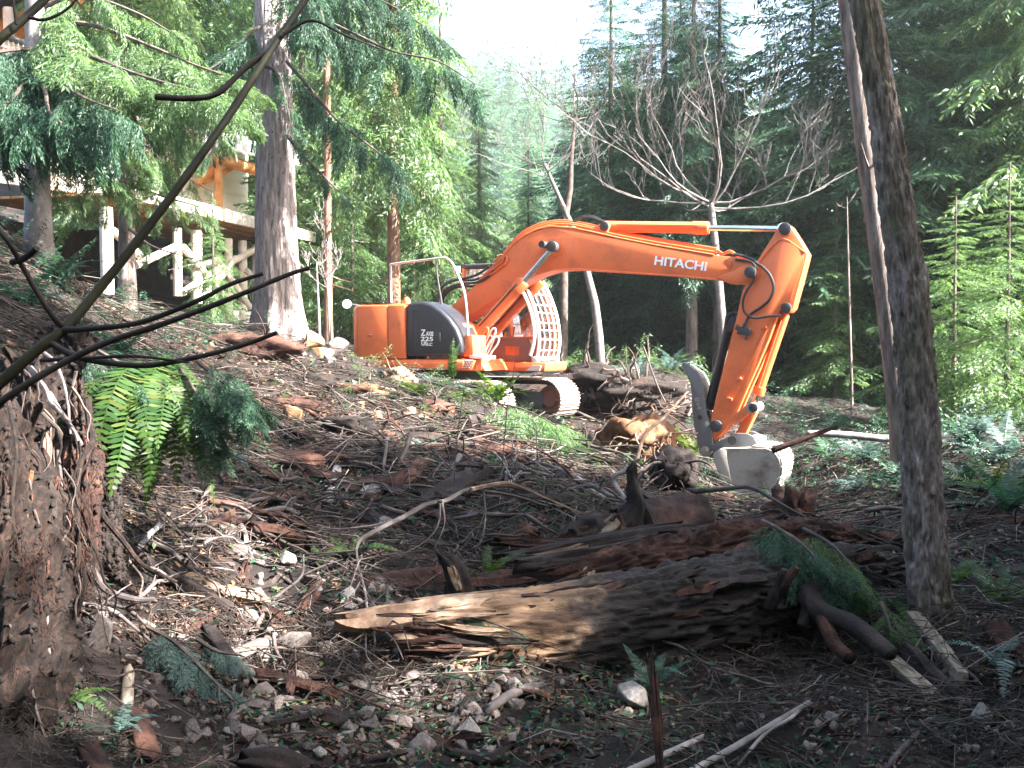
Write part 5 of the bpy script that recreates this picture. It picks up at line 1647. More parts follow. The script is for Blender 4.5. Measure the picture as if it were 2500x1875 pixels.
# snags, stumps and log ends between them
s1 = G(1100, 1450)
o = thing("broken_snag", "small weathered stump leaning up between the two rotten logs", "stump", W(1115, 1440, 7.4))
rough_log("snag_wood", [W(1128, 1470, 7.4) - o.location, W(1118, 1410, 7.4) - o.location, W(1100, 1375, 7.4) - o.location, W(1075, 1352, 7.4) - o.location], [0.10, 0.085, 0.07, 0.045], BARK_D, o, 24, 50, 33, 0.5, 8, 3, 0.08)
slab("splinter", W(1100, 1385, 7.32) - o.location, W(1122, 1440, 7.3) - o.location, 0.06, 0.03, ROT_P, 71, parent=o)
o = thing("log", "short reddish log butt with curling black bark above the rotten logs", "log", W(1590, 1285, 9.4))
rough_log("log_wood", [W(1545, 1300, 9.1) - o.location, W(1600, 1285, 9.4) - o.location, W(1690, 1262, 9.9) - o.location], [0.26, 0.26, 0.24], ROT_R, o, 36, 60, 41, 0.16, 8, 2)
slab("bark_plate", W(1560, 1215, 9.3) - o.location, W(1730, 1290, 9.7) - o.location, 0.26, 0.09, BARK_D, 72, (0, -0.6, 1), 0.4, parent=o)
slab("bark_plate", W(1500, 1250, 9.2) - o.location, W(1580, 1225, 9.4) - o.location, 0.16, 0.06, BARK_D, 73, (0, -0.6, 1), 0.4, parent=o)
o = thing("broken_snag", "dark twisted stump with an upright spike and pale torn wood", "stump", W(1510, 1330, 9.0))
rough_log("snag_wood", [W(1400, 1330, 8.9) - o.location, W(1450, 1295, 9.0) - o.location, W(1520, 1290, 9.0) - o.location, W(1552, 1240, 9.0) - o.location, W(1545, 1190, 9.0) - o.location, W(1540, 1140, 9.0) - o.location], [0.14, 0.17, 0.15, 0.09, 0.06, 0.03], BARK_D, o, 30, 90, 35, 0.5, 7, 3, 0.05)
slab("splinter", W(1450, 1310, 8.82) - o.location, W(1510, 1270, 8.82) - o.location, 0.14, 0.05, ROT_P, 74, parent=o)
slab("splinter", W(1530, 1330, 8.85) - o.location, W(1500, 1260, 8.85) - o.location, 0.13, 0.06, ROT_R, 75, parent=o)
slab("splinter", W(1370, 1330, 8.9) - o.location, W(1440, 1290, 8.9) - o.location, 0.2, 0.08, ROT_R, 76, parent=o)


def root_mass(name, label, c, r, seed, mat, rmat, nroot, cat="root ball", squash=(1, 1, 0.8), rl=1.0, fib=160, spikes=False):
    o = thing(name, label, cat, c)
    bm = bmesh.new()
    bmesh.ops.create_icosphere(bm, subdivisions=4, radius=1)
    me = bpy.data.meshes.new("soil_core")
    bm.to_mesh(me)
    bm.free()
    co = np.empty(len(me.vertices) * 3)
    me.vertices.foreach_get("co", co)
    co = co.reshape(-1, 3)
    f = 1 + 0.42 * fbm(co * 1.4 + seed, 3, seed) + 0.2 * np.abs(fbm(co * 5 + seed, 2, seed + 2))
    if spikes:
        f = f * (1 + 0.55 * np.clip(co[:, 2], 0, 1) * np.abs(vnoise(np.c_[co[:, 0] * 4, co[:, 1] * 4, co[:, 2] * 0.5 + seed], seed + 7)) * 2)
    co = co * f[:, None] * r * np.array(squash)
    me.vertices.foreach_set("co", co.astype(np.float32).ravel())
    me.polygons.foreach_set("use_smooth", np.ones(len(me.polygons), dtype=bool))
    me.materials.append(mat)
    link("soil_core", me, o)
    g = rnp(seed + 50)
    for k in range(nroot):
        d = Vector(g.normal(0, 1, 3))
        d.y -= 0.5
        d.normalize()
        p = d * r * 0.6
        pts = [p.copy()]
        for i in range(6):
            d = (d + Vector(g.normal(0, 0.28, 3)) + Vector((0, 0, -0.06))).normalized()
            p = p + d * r * rl * g.uniform(0.14, 0.3)
            pts.append(p.copy())
        r0 = r * g.uniform(0.03, 0.09)
        P = curve(pts, 3)
        MB().tube(P, [r0 * (1 - 0.8 * i / (len(P) - 1)) for i in range(len(P))], 6, True, 0.08).build("root", rmat, o, True)
    if fib:
        m = MB()
        for k in range(fib):
            d = Vector(g.normal(0, 1, 3))
            d.y -= 0.6
            d.normalize()
            p = d * r * g.uniform(0.75, 1.05)
            p = Vector((p.x * squash[0], p.y * squash[1], p.z * squash[2]))
            l = r * g.uniform(0.15, 0.6)
            e = p + Vector(g.normal(0, 0.35, 3)) * l + Vector((0, -0.15, -0.6)) * l
            m.tube([p, (p + e) / 2 + Vector(g.normal(0, 0.1, 3)) * l, e], [0.006, 0.005, 0.002], 3, False)
        tag(m.build("root_fibre", rmat, o), None, None, None, 'stuff')
    return o


ORF = mat_noise("orange_root_fibre", [(0.28, (0.028, 0.014, 0.009)), (0.48, (0.085, 0.040, 0.020)), (0.62, (0.17, 0.080, 0.036)), (0.78, (0.33, 0.20, 0.105))], 6.0, None, 0.85, 0.9, 0.015, 8, False, 0.2, 0.3)
q = G(1560, 1120)
root_mass("root_ball", "orange-brown torn root ball with pale snapped roots left of the thumb", W(1565, 1075, q.y - 0.3), 0.46, 5, ORF, ROT_P, 16, rl=1.3, squash=(1.25, 1, 0.85))
q = G(1930, 1260)
root_mass("stump", "jagged orange stump torn open at the right foot of the bucket", W(1930, 1262, 11.9), 0.19, 8, ROT_R, ROT_R, 7, "stump", (1.1, 0.9, 1.25), 1.0, 60, True)
root_mass("root_ball", "dark clod of roots and soil hanging below the orange root ball", W(1640, 1150, 13.2), 0.30, 11, BARK_D, TWIG_D, 14, rl=1.5, fib=140)
root_mass("soil_mound", "purple-brown heap of pushed soil and roots in front of the cab guard", W(1440, 925, 21.5), 0.55, 14, GROUND, TWIG_D, 22, "mound", (1.8, 1, 0.45), 1.3, 260)
root_mass("soil_mound", "heap of roots and brush behind the far track", W(1560, 955, 20.8), 0.42, 15, GROUND, TWIG_D, 20, "mound", (1.7, 1, 0.5), 1.5, 260)
root_mass("soil_clod", "sunlit orange clod of rotten wood on the slope crest left of the track", W(865, 965, 15.2), 0.26, 17, ORF, ROT_P, 6, "clod", (1.5, 1, 0.6), 1.2, 60)
root_mass("soil_clod", "fibrous clod under the counterweight's shadow", W(975, 925, 16.0), 0.20, 18, ROT_P, ROT_P, 10, "clod", (1.2, 1, 0.7), 1.6, 70)
root_mass("soil_clod", "red rotten wood heap at the foot of the huge grey trunk", W(640, 850, 15.6), 0.34, 19, ROT_R, ROT_R, 7, "clod", (1.9, 1, 0.55), 1.0, 40)
root_mass("soil_clod", "fibrous brown lump on the slope under the tan boulders", W(855, 1050, 12.6), 0.22, 20, GROUND, TWIG, 8, "clod", (1.3, 1, 0.6), 1.4, 120)

# uprooted stump and root curtain on the near left bank
us = W(130, 1350, 5.3)
US = thing("uprooted_stump", "near bank of red-brown hanging roots and torn stump wood at the left edge", "stump", us)


def ur(pp, rad, mat, seed, n=34, m=110, depth=0.45, fz=1.0, name="buttress"):
    return rough_log(name, [W(*a) - us for a in pp], rad, mat, US, n * 2, m * 2, seed, depth * 1.35, 20, fz * 3.6, 0.05)


ROOTB = mat_noise("red_brown_root_wood", [(0.28, (0.004, 0.003, 0.003)), (0.46, (0.014, 0.009, 0.007)), (0.60, (0.036, 0.020, 0.014)), (0.78, (0.110, 0.066, 0.048))], 16.0, (2, 2, 0.6), 0.9, 1.0, 0.02, 9)
ur([(60, 1290, 5.4), (75, 1400, 5.2), (65, 1550, 5.0), (40, 1700, 4.7), (10, 1900, 4.4)], [0.10, 0.17, 0.20, 0.20, 0.22], ROOTB, 61, 44, 150)
ur([(-40, 1050, 5.6), (0, 1250, 5.3), (-20, 1500, 4.9), (-40, 1800, 4.5)], [0.18, 0.25, 0.24, 0.24], ROOTB, 62, 40, 130)
ur([(200, 960, 6.4), (205, 1100, 6.1), (200, 1230, 5.9), (190, 1350, 5.8), (180, 1490, 5.7)], [0.08, 0.09, 0.10, 0.10, 0.07], ROT_R, 63, 36, 130, 0.5)
ur([(70, 900, 6.8), (80, 1030, 6.4), (110, 1180, 6.1), (130, 1300, 5.9), (150, 1420, 5.8)], [0.22, 0.22, 0.18, 0.14, 0.08], ROOTB, 64, 40, 130)
ur([(255, 1130, 6.6), (262, 1250, 6.4), (270, 1380, 6.25), (300, 1470, 6.2)], [0.07, 0.085, 0.08, 0.05], BARK_D, 65, 26, 90, 0.3)
ur([(160, 830, 7.4), (220, 930, 7.0), (250, 1010, 6.8), (262, 1130, 6.6)], [0.16, 0.15, 0.12, 0.07], ROOTB, 66, 34, 110, 0.4)
slab("stump_splinter", W(112, 1070, 5.9) - us, W(118, 1215, 5.8) - us, 0.075, 0.035, ROT_P, 77, (0, -1, 0.1), 0.5, parent=US)
slab("stump_splinter", W(60, 1130, 5.7) - us, W(88, 1330, 5.5) - us, 0.08, 0.04, ROT_R, 78, (0, -1, 0.1), 0.5, parent=US)
g = rnp(91)
for k, (pp, r0) in enumerate((
        ([(215, 980, 6.1), (220, 1040, 5.9), (225, 1075, 5.8), (200, 1120, 5.7), (188, 1200, 5.6), (190, 1290, 5.5), (185, 1360, 5.5)], 0.022), ([(120, 960, 6.2), (150, 1010, 6.0), (185, 1060, 5.8), (196, 1110, 5.7)], 0.018),
        ([(75, 900, 6.4), (110, 950, 6.1), (125, 985, 6.0), (160, 1020, 5.9), (200, 1085, 5.75)], 0.020), ([(230, 1235, 6.1), (300, 1320, 6.1), (350, 1380, 6.1), (430, 1420, 6.3)], 0.02), ([(215, 1380, 5.7), (260, 1440, 5.8), (330, 1462, 5.9), (375, 1462, 6.0)], 0.026),
        ([(90, 850, 6.4), (130, 880, 6.2), (150, 920, 6.1), (165, 980, 6.0), (172, 1060, 5.9)], 0.013), ([(20, 980, 5.4), (40, 1100, 5.2), (30, 1250, 5.0), (60, 1400, 4.9)], 0.012), ([(110, 1450, 5.0), (120, 1600, 4.8), (110, 1760, 4.6), (125, 1880, 4.5)], 0.008),
        ([(0, 1480, 4.7), (60, 1600, 4.6), (90, 1740, 4.5), (130, 1850, 4.5)], 0.010), ([(150, 1500, 5.2), (140, 1620, 5.0), (160, 1760, 4.8), (150, 1880, 4.6)], 0.007), ([(140, 1100, 5.7), (150, 1200, 5.6), (130, 1330, 5.5), (140, 1450, 5.3)], 0.010))):
    P = curve([W(*a) - us for a in pp], 6)
    MB().tube(P, [r0 * (1 - 0.55 * i / (len(P) - 1)) for i in range(len(P))], 7, True, 0.08).build("root", TWIG if k % 3 else ROOTB, US, True)
m = MB()
for k in range(420):
    if k < 240:
        p = W(g.uniform(150, 232), g.uniform(1180, 1400), g.uniform(5.62, 5.8))
    else:
        p = W(g.uniform(-10, 130), g.uniform(1250, 1800), g.uniform(4.75, 5.0))
    p = p - us
    l = g.uniform(0.06, 0.30)
    m.tube([p, p + Vector((g.normal(0, 0.15), -0.06, -0.5)) * l, p + Vector((g.normal(0, 0.3), -0.04, -1)) * l], [0.0022, 0.002, 0.001], 3, False)
tag(m.build("root_fibre", ROT_R, US), None, None, None, 'stuff')


for k in range(70):
    px, py = g.uniform(-20, 240), g.uniform(880, 1700)
    if px > 130 and py > 1450:
        px -= 120
    dd = 5.75 - 0.00125 * max(0, py - 1100) + 0.0012 * px + (0.0016 * max(0, 1100 - py)) - 0.42
    p = W(px, py, dd) - us
    l = g.uniform(0.15, 0.6)
    pts = [p]
    for i in range(5):
        p = p + Vector((g.normal(0.03, 0.10), -0.045 + g.normal(0, 0.05), -0.22 + g.normal(0, 0.05))) * l
        pts.append(p)
    r0 = g.uniform(0.003, 0.012)
    P = curve(pts, 3)
    MB().tube(P, [r0 * (1 - 0.7 * i / (len(P) - 1)) for i in range(len(P))], 5, True, 0.1).build("root", (TWIG_D, ROOTB, ROOTB)[k % 3], US, True)
for k in range(26):
    px, py = g.uniform(-20, 150), g.uniform(1150, 1800)
    dd = 5.75 - 0.00125 * max(0, py - 1100) + 0.0012 * px - 0.40
    p = W(px, py, dd) - us
    q2 = p + Vector((g.normal(0, 0.05), -0.05 + g.normal(0, 0.05), -g.uniform(0.12, 0.32)))
    slab("stump_splinter", p, q2, g.uniform(0.03, 0.08), 0.03, (ROT_R, BARK_D, ROT_R, ORF)[k % 4], 400 + k, (0, -1, 0.2), 0.6, 14, 6, 0.04, parent=US)


# crumbs of soil and short fibres clinging to the bank
cl = []
for o in list(US.children):
    if o.name.startswith("buttress"):
        co = np.empty(len(o.data.vertices) * 3)
        o.data.vertices.foreach_get("co", co)
        co = co.reshape(-1, 3)
        cl.append(co[g.integers(0, len(co), 2200)])
cl = np.concatenate(cl, 0)
n = len(cl)
oc = np.array([(1, 0, 0), (-1, 0, 0), (0, 1, 0), (0, -1, 0), (0, 0, 1), (0, 0, -1)], float)
fc = np.array([(0, 2, 4), (2, 1, 4), (1, 3, 4), (3, 0, 4), (2, 0, 5), (1, 2, 5), (3, 1, 5), (0, 3, 5)])
V = (oc[None] * g.uniform(0.45, 1.3, (n, 6, 1)) + g.normal(0, 0.2, (n, 6, 3))) * (0.004 + 0.022 * g.uniform(0, 1, (n, 1)) ** 2.5)[:, None] + cl[:, None]
tag(link("soil_crumbs", mesh_np("soil_crumbs", V.reshape(-1, 3), (np.arange(n)[:, None, None] * 6 + fc[None]).reshape(-1, 3), GROUND), US), None, None, None, 'stuff')
m = MB()
for k in range(2600):
    p = Vector(cl[int(g.integers(n))])
    l = g.uniform(0.03, 0.16)
    m.tube([p + Vector((0, -0.01, 0)), p + Vector((g.normal(0, 0.4), -0.3, -0.4)) * l, p + Vector((g.normal(0, 0.6), -0.4, -1)) * l], [0.0022, 0.002, 0.001], 3, False)
tag(m.build("root_fibre", ROOTB, US), None, None, None, 'stuff')


# ---------------------------------------------------------------- single logs, boards, poles
def on_ground(px, py, r):
    """the point r above the soil along the sight line of a pixel"""
    q = G(px, py)
    d = q.dot(FW)
    return W(px, py, d - r * 1.1)


def log_thing(name, label, cat, pp, rad, mat, seed, n=22, m=60, depth=0.2, rag=0.06, fz=2.0, group=None, air=False, lift=0.0):
    rr_ = np.interp(np.linspace(0, 1, len(pp)), np.linspace(0, 1, len(rad)), rad)
    P = [W(*a) if air else on_ground(a[0], a[1], r_ + lift) for a, r_ in zip(pp, rr_)]
    c = P[len(P) // 2]
    o = rough_log(name, [p - c for p in P], rad, mat, None, n, m, seed, depth, 8, fz, rag)
    o.location = c
    return tag(o, label, cat, group)


log_thing("fallen_trunk", "pale fallen trunk lying level behind the bucket, ending at the leaning trunk", "log", [(1975, 1058, 16.6), (2060, 1062, 16.5), (2150, 1070, 16.4), (2240, 1074, 16.3)], [0.05, 0.055, 0.06, 0.06], BARK_P, 1, 16, 50, 0.15, air=True)
log_thing("branch", "brown broken branch propped up beside the pale fallen trunk", "branch", [(1890, 1098, 16.0), (1960, 1072, 15.9), (2040, 1042, 15.8)], [0.05, 0.045, 0.03], ROT_R, 2, air=True)
log_thing("log", "rotten reddish log end at the right edge beyond the leaning trunk", "log", [(2380, 1272, 10.6), (2450, 1285, 10.5), (2540, 1302, 10.4)], [0.08, 0.10, 0.11], ROT_R, 3, 24, 50, 0.4)
log_thing("log", "brown rotten block lying on end at the right edge", "log", [(2420, 1525, 6.9), (2445, 1570, 6.8), (2480, 1625, 6.6)], [0.07, 0.085, 0.08], ROT_R, 4, 24, 40, 0.4, 0.05, air=True)
log_thing("log", "dark mossy pole between the two sawn timbers", "log", [(2200, 1568, 6.75), (2265, 1640, 6.5), (2345, 1708, 6.3)], [0.06, 0.065, 0.05], BARK_D, 5, 20, 50, 0.3)
log_thing("log", "thick dark root log sloping down left of the blue-green bough", "log", [(300, 1330, 6.9), (400, 1400, 6.6), (480, 1445, 6.4), (560, 1490, 6.3)], [0.035, 0.045, 0.055, 0.05], BARK_D, 6, 20, 60, 0.35)
log_thing("log", "dark broken log behind the blue-green bough", "log", [(462, 1470, 6.2), (520, 1560, 5.9), (605, 1670, 5.6)], [0.04, 0.06, 0.05], BARK_D, 7, 20, 60, 0.35)
log_thing("log", "short red-brown log standing in the rubble at the bottom left", "log", [(330, 1745, 4.9), (345, 1800, 4.75), (365, 1862, 4.6)], [0.055, 0.06, 0.06], ROT_R, 8, 22, 40, 0.3)
log_thing("log", "broken dark stub beside the short red-brown log", "log", [(215, 1835, 4.55), (240, 1880, 4.45), (262, 1930, 4.35)], [0.05, 0.055, 0.05], ROT_R, 9, 22, 40, 0.3)
log_thing("log", "grey split log end at the bottom among the rubble", "log", [(600, 1855, 4.6), (680, 1862, 4.6), (760, 1885, 4.55)], [0.05, 0.07, 0.06], BARK_D, 10, 24, 40, 0.25)
log_thing("branch", "curved dead branch lying under the pale end of the long log", "branch", [(1190, 1735, 5.6), (1240, 1700, 5.75), (1290, 1680, 5.85), (1320, 1675, 5.9)], [0.028, 0.03, 0.028, 0.02], TWIG, 11, 12, 40, 0.2)
log_thing("branch", "flat brown branch bedded in the stones at the bottom", "branch", [(1060, 1830, 4.95), (1130, 1845, 4.9), (1200, 1855, 4.9), (1240, 1820, 5.0)], [0.03, 0.035, 0.04, 0.03], BARK_D, 12, 14, 40, 0.3)
log_thing("branch", "reddish bent stick below the angular rock", "branch", [(1430, 1747, 5.5), (1490, 1755, 5.45), (1505, 1780, 5.4), (1535, 1820, 5.2)], [0.012, 0.013, 0.012, 0.009], ROT_R, 13, 8, 30, 0.1)
log_thing("branch", "dark stick slanting below the long log", "branch", [(1310, 1775, 5.4), (1340, 1815, 5.25), (1370, 1850, 5.1)], [0.02, 0.018, 0.012], BARK_D, 14, 8, 30, 0.1)
slab("snag", W(1612, 1890, 5.15), W(1594, 1630, 5.25), 0.05, 0.03, ROT_R, 88, (0, -1, 0), 0.9, 26, 8, 0.02, "thin rust-brown shard of wood standing upright before the long log", "wood shard")
log_thing("pole", "longer of the two grey-purple poles lying at the bottom right", "pole", [(1660, 1900, 4.55), (1800, 1820, 4.95), (1900, 1760, 5.2), (1975, 1715, 5.5)], [0.020, 0.019, 0.017, 0.014], BARK_P, 16, 10, 40, 0.06, lift=0.10)
log_thing("pole", "shorter grey-purple pole lying at the bottom right", "pole", [(1520, 1890, 4.6), (1640, 1835, 4.85), (1720, 1798, 5.0)], [0.019, 0.018, 0.016], BARK_P, 17, 10, 40, 0.06, lift=0.10)
log_thing("pole", "thin brown stick crossing the longer grey-purple pole", "pole", [(1800, 1868, 4.6), (1870, 1790, 4.95), (1940, 1745, 5.2), (2012, 1668, 5.6)], [0.011, 0.011, 0.010, 0.007], BARK_P, 18, 8, 40, 0.06, lift=0.10)
log_thing("branch", "smooth brown stick leaning at the lower right corner", "branch", [(2150, 1890, 4.5), (2230, 1800, 4.8), (2310, 1742, 5.1)], [0.016, 0.015, 0.010], TWIG, 19, 8, 40, 0.08)
log_thing("branch", "reddish peeled branch running down the slope below the tan boulders", "branch", [(860, 1035, 12.6), (1000, 1060, 12.2), (1100, 1090, 11.6), (1200, 1135, 10.9)], [0.025, 0.04, 0.035, 0.02], ROT_P, 20, 10, 50, 0.15)
log_thing("branch", "grey broken pole standing up in the slope", "branch", [(828, 1130, 10.6), (815, 1175, 10.4), (800, 1228, 10.1)], [0.045, 0.05, 0.04], BARK_P, 21, 12, 30, 0.3)
log_thing("branch", "pale forked stick upright in the slope left of the grey broken pole", "branch", [(752, 1092, 11.2), (742, 1125, 11.0), (730, 1165, 10.8)], [0.02, 0.022, 0.02], BARK_P, 22, 8, 24, 0.15)
log_thing("branch", "red rotten branch across the middle of the slope", "branch", [(920, 1145, 10.6), (990, 1160, 10.4), (1065, 1185, 10.2)], [0.05, 0.065, 0.04], ROT_R, 23, 20, 40, 0.5)
log_thing("branch", "red rotten trunk piece on the upper slope left of the clod", "log", [(640, 985, 13.6), (720, 985, 13.5), (800, 990, 13.4)], [0.05, 0.08, 0.05], ROT_R, 24, 22, 40, 0.5)
log_thing("branch", "grey forked pole right of the bent grey branch", "branch", [(1370, 1125, 12.6), (1430, 1190, 11.4), (1470, 1215, 11.0), (1530, 1225, 10.8)], [0.03, 0.04, 0.045, 0.04], BARK_P, 25, 10, 40, 0.15)
log_thing("branch", "curled grey root hooked above the dark twisted stump", "branch", [(1530, 1152, 10.6), (1502, 1160, 10.6), (1500, 1180, 10.6), (1525, 1215, 10.5)], [0.02, 0.025, 0.025, 0.02], BARK_P, 26, 8, 40, 0.12, air=True)
log_thing("branch", "dark arched branch in front of the bucket", "branch", [(1690, 1200, 9.8), (1760, 1195, 9.6), (1830, 1190, 9.5), (1880, 1215, 9.3), (1960, 1262, 9.0)], [0.022, 0.02, 0.018, 0.016, 0.008], TWIG_D, 27, 8, 50, 0.1, air=True)
log_thing("branch", "red stick lying across the slope above the red rotten log", "branch", [(1215, 1318, 8.9), (1290, 1330, 8.8), (1410, 1325, 8.7)], [0.03, 0.035, 0.025], ROT_R, 28, 10, 40, 0.3)
log_thing("branch", "pale green sapling stem standing in the brush left of the thumb", "branch", [(1625, 985, 15.5), (1600, 930, 15.4), (1572, 848, 15.3)], [0.014, 0.013, 0.010], TWIG, 29, 6, 24, 0.05, air=True)
log_thing("branch", "yellowish bent root arching over the orange root ball", "branch", [(1555, 1125, 13.6), (1575, 1060, 13.8), (1620, 1020, 14.0), (1680, 955, 14.4)], [0.02, 0.024, 0.02, 0.012], ROT_P, 30, 8, 40, 0.1, air=True)
log_thing("branch", "fallen grey-brown stick at the right, under the ferns", "branch", [(2300, 1690, 6.0), (2400, 1740, 5.7), (2510, 1800, 5.4)], [0.014, 0.013, 0.010], TWIG, 31, 8, 40, 0.08)
for k, (a, b_, w, h, lb) in enumerate((
        ((2150, 1590, 6.55), (2282, 1705, 6.05), 0.105, 0.06, "pale weathered timber, nearest of the sawn timbers by the leaning trunk"),
        ((2228, 1505, 7.05), (2312, 1608, 6.55), 0.10, 0.09, "brown square timber leaning down from the leaning trunk's foot"),
        ((2306, 1600, 6.6), (2350, 1660, 6.35), 0.07, 0.10, "short sawn timber offcut at the end of the brown square timber"))):
    P0, P1 = on_ground(a[0], a[1], h * 0.7), on_ground(b_[0], b_[1], h * 0.7)
    m = MB().beam(Vector((0, 0, 0)), P1 - P0, w, h, (0, -0.5, 1))
    tag(m.build("timber", BOARD, None, False, 0.008, location=None) if False else m.build("timber", BOARD, bevel=0.008), lb, "timber").location = P0
log_thing("board", "small upright grey board in the soil at the left", "board", [(315, 1640, 5.3), (310, 1700, 5.15), (306, 1745, 5.05)], [0.03, 0.032, 0.03], BOARD, 32, 6, 20, 0.1)

# the bent grey branch with hanging twigs in the middle
bb = W(1080, 1225, 8.2)
GB = thing("dead_branch", "bent grey dead branch arching over the slope, twigs hanging at its left end", "branch", bb)
P = curve([W(a, b_, d) - bb for a, b_, d in ((868, 1345, 7.5), (880, 1318, 7.6), (925, 1292, 7.7), (985, 1262, 7.9), (1040, 1232, 8.1), (1090, 1222, 8.2), (1140, 1196, 8.4), (1190, 1200, 8.6), (1260, 1212, 8.8), (1340, 1238, 8.9))], 6)
MB().tube(P, [0.012 + 0.007 * min(1, i / 12) - 0.008 * max(0, i - 30) / 24 for i in range(len(P))], 9, True, 0.05).build("stem", TWIG, GB, True)
g = rnp(55)
tw = [[(870, 1345, 7.5), (876, 1390, 7.4), (890, 1440, 7.3), (905, 1490, 7.0)], [(880, 1400, 7.4), (895, 1470, 7.0), (893, 1560, 6.5), (900, 1610, 6.2), (960, 1655, 6.0)], [(876, 1370, 7.4), (850, 1440, 7.2), (800, 1500, 7.0), (765, 1540, 6.8)],
      [(890, 1440, 7.2), (930, 1500, 6.8), (980, 1530, 6.4), (1000, 1590, 6.3)], [(905, 1490, 6.9), (915, 1560, 6.4), (910, 1600, 6.3)], [(1075, 1230, 8.1), (1070, 1280, 7.9), (1040, 1320, 7.8), (980, 1355, 7.6)], [(1080, 1228, 8.1), (1085, 1280, 8.0), (1060, 1340, 7.9)],
      [(1180, 1200, 8.4), (1185, 1260, 8.3), (1175, 1320, 8.2), (1150, 1340, 8.1)], [(985, 1262, 7.9), (900, 1285, 7.9), (800, 1290, 8.0), (690, 1270, 8.4)], [(1080, 1225, 8.1), (960, 1222, 8.6), (860, 1250, 9.0)], [(868, 1345, 7.5), (780, 1352, 7.6), (700, 1355, 7.8)], [(880, 1420, 7.3), (840, 1480, 7.1), (795, 1500, 7.0)],
      [(1150, 1195, 8.4), (1240, 1180, 8.8), (1330, 1215, 9.0), (1440, 1262, 9.3)], [(920, 1530, 6.5), (960, 1560, 6.3), (985, 1610, 6.2)]]
for k, pp in enumerate(tw):
    P = curve([W(*a) - bb for a in pp], 5)
    r0 = 0.020 if k == 12 else 0.009
    MB().tube(P, [r0 * (1 - 0.7 * i / (len(P) - 1)) for i in range(len(P))], 5).build("twig", ROT_P if k == 12 else TWIG, GB, True)

# bare thin shrub stems on the slope in front of the machine
SB = thing("bare_shrub", "thin dark leafless shrub on the slope before the tracks", "shrub", G(1200, 1230))
for k, pp in enumerate(([(1120, 1260), (1110, 1150), (1125, 1000), (1140, 925)], [(1190, 1280), (1170, 1180), (1130, 1110), (1100, 1080)], [(1150, 1290), (1160, 1180), (1190, 1090), (1240, 1050)], [(1210, 1250), (1225, 1150), (1238, 1000), (1255, 900), (1262, 860)], [(1060, 1260), (1080, 1180), (1140, 1110), (1210, 1060)],
                        [(1230, 1260), (1250, 1160), (1275, 1090)], [(1000, 1100), (1100, 1060), (1200, 1030), (1300, 1020)], [(1110, 1150), (1060, 1100), (1040, 1040)], [(1238, 1000), (1190, 960), (1170, 930)])):
    P = curve([W(a, b_, 9.6 + 0.15 * k) - SB.location for a, b_ in pp], 5)
    MB().tube(P, [0.0075 * (1 - 0.7 * i / (len(P) - 1)) for i in range(len(P))], 5).build("stem", TWIG_D, SB, True)

# ---------------------------------------------------------------- foreground sapling limbs
sb = W(-60, 1000, 2.9)
SP = thing("bare_sapling", "dark bare sapling reaching across the upper left, close to the camera", "sapling", sb)
lim = (([(-80, 1010, 2.8), (0, 935, 2.8), (90, 855, 2.82), (160, 800, 2.85), (230, 720, 2.9), (330, 595, 2.95), (440, 450, 3.0), (560, 280, 3.1), (670, 110, 3.2), (752, -10, 3.3)], 0.0165, 0.010, SAPL),
       ([(155, 806, 2.84), (250, 800, 2.8), (350, 785, 2.75), (480, 735, 2.7), (560, 695, 2.7), (642, 668, 2.7)], 0.0085, 0.005, TWIG_K),
       ([(120, 835, 2.83), (180, 868, 2.8), (260, 885, 2.78), (360, 892, 2.75), (480, 872, 2.72), (600, 840, 2.7), (676, 812, 2.7)], 0.0095, 0.0055, TWIG_K),
       ([(-60, 1030, 2.7), (0, 982, 2.7), (120, 905, 2.7), (250, 840, 2.7), (400, 790, 2.68), (560, 730, 2.66), (700, 672, 2.65), (756, 654, 2.65)], 0.0105, 0.005, TWIG_K),
       ([(158, 803, 2.85), (120, 760, 2.8), (60, 660, 2.75), (20, 590, 2.7), (-40, 520, 2.7)], 0.008, 0.006, TWIG_K),
       ([(-760, 1150, 2.75), (-560, 780, 2.8), (-300, 430, 2.85), (-60, 160, 2.9), (0, 95, 2.9), (60, 45, 2.95), (140, -30, 3.0)], 0.018, 0.010, SAPL),
       ([(68, 42, 2.95), (110, 48, 2.95), (160, 25, 2.95), (190, -5, 2.95)], 0.005, 0.003, TWIG_K),
       ([(40, 60, 2.9), (36, 30, 2.9), (30, -20, 2.9)], 0.004, 0.003, TWIG_K),
       ([(690, 85, 3.2), (760, 50, 3.2), (840, 85, 3.2), (930, 120, 3.25)], 0.006, 0.002, TWIG_K),
       ([(670, 115, 3.2), (600, 165, 3.2), (530, 228, 3.2), (460, 240, 3.2), (380, 236, 3.2)], 0.0085, 0.010, TWIG_K),
       ([(100, 880, 2.8), (200, 875, 2.75), (330, 870, 2.72), (460, 885, 2.7)], 0.006, 0.003, TWIG_K),
       ([(30, 640, 2.75), (60, 630, 2.72), (90, 606, 2.7)], 0.009, 0.008, TWIG_K))
for k, (pp, ra, rb_, mt) in enumerate(lim):
    P = curve([W(*a) - sb for a in pp], 6)
    nP = len(P) - 1
    MB().tube(P, [(ra + (rb_ - ra) * i / nP) * (1 + 0.16 * max(0, math.sin(i * 1.05 + k)) ** 6) for i in range(nP + 1)], 10, True, 0.03).build("stem" if k == 0 else "branch", mt, SP, True)
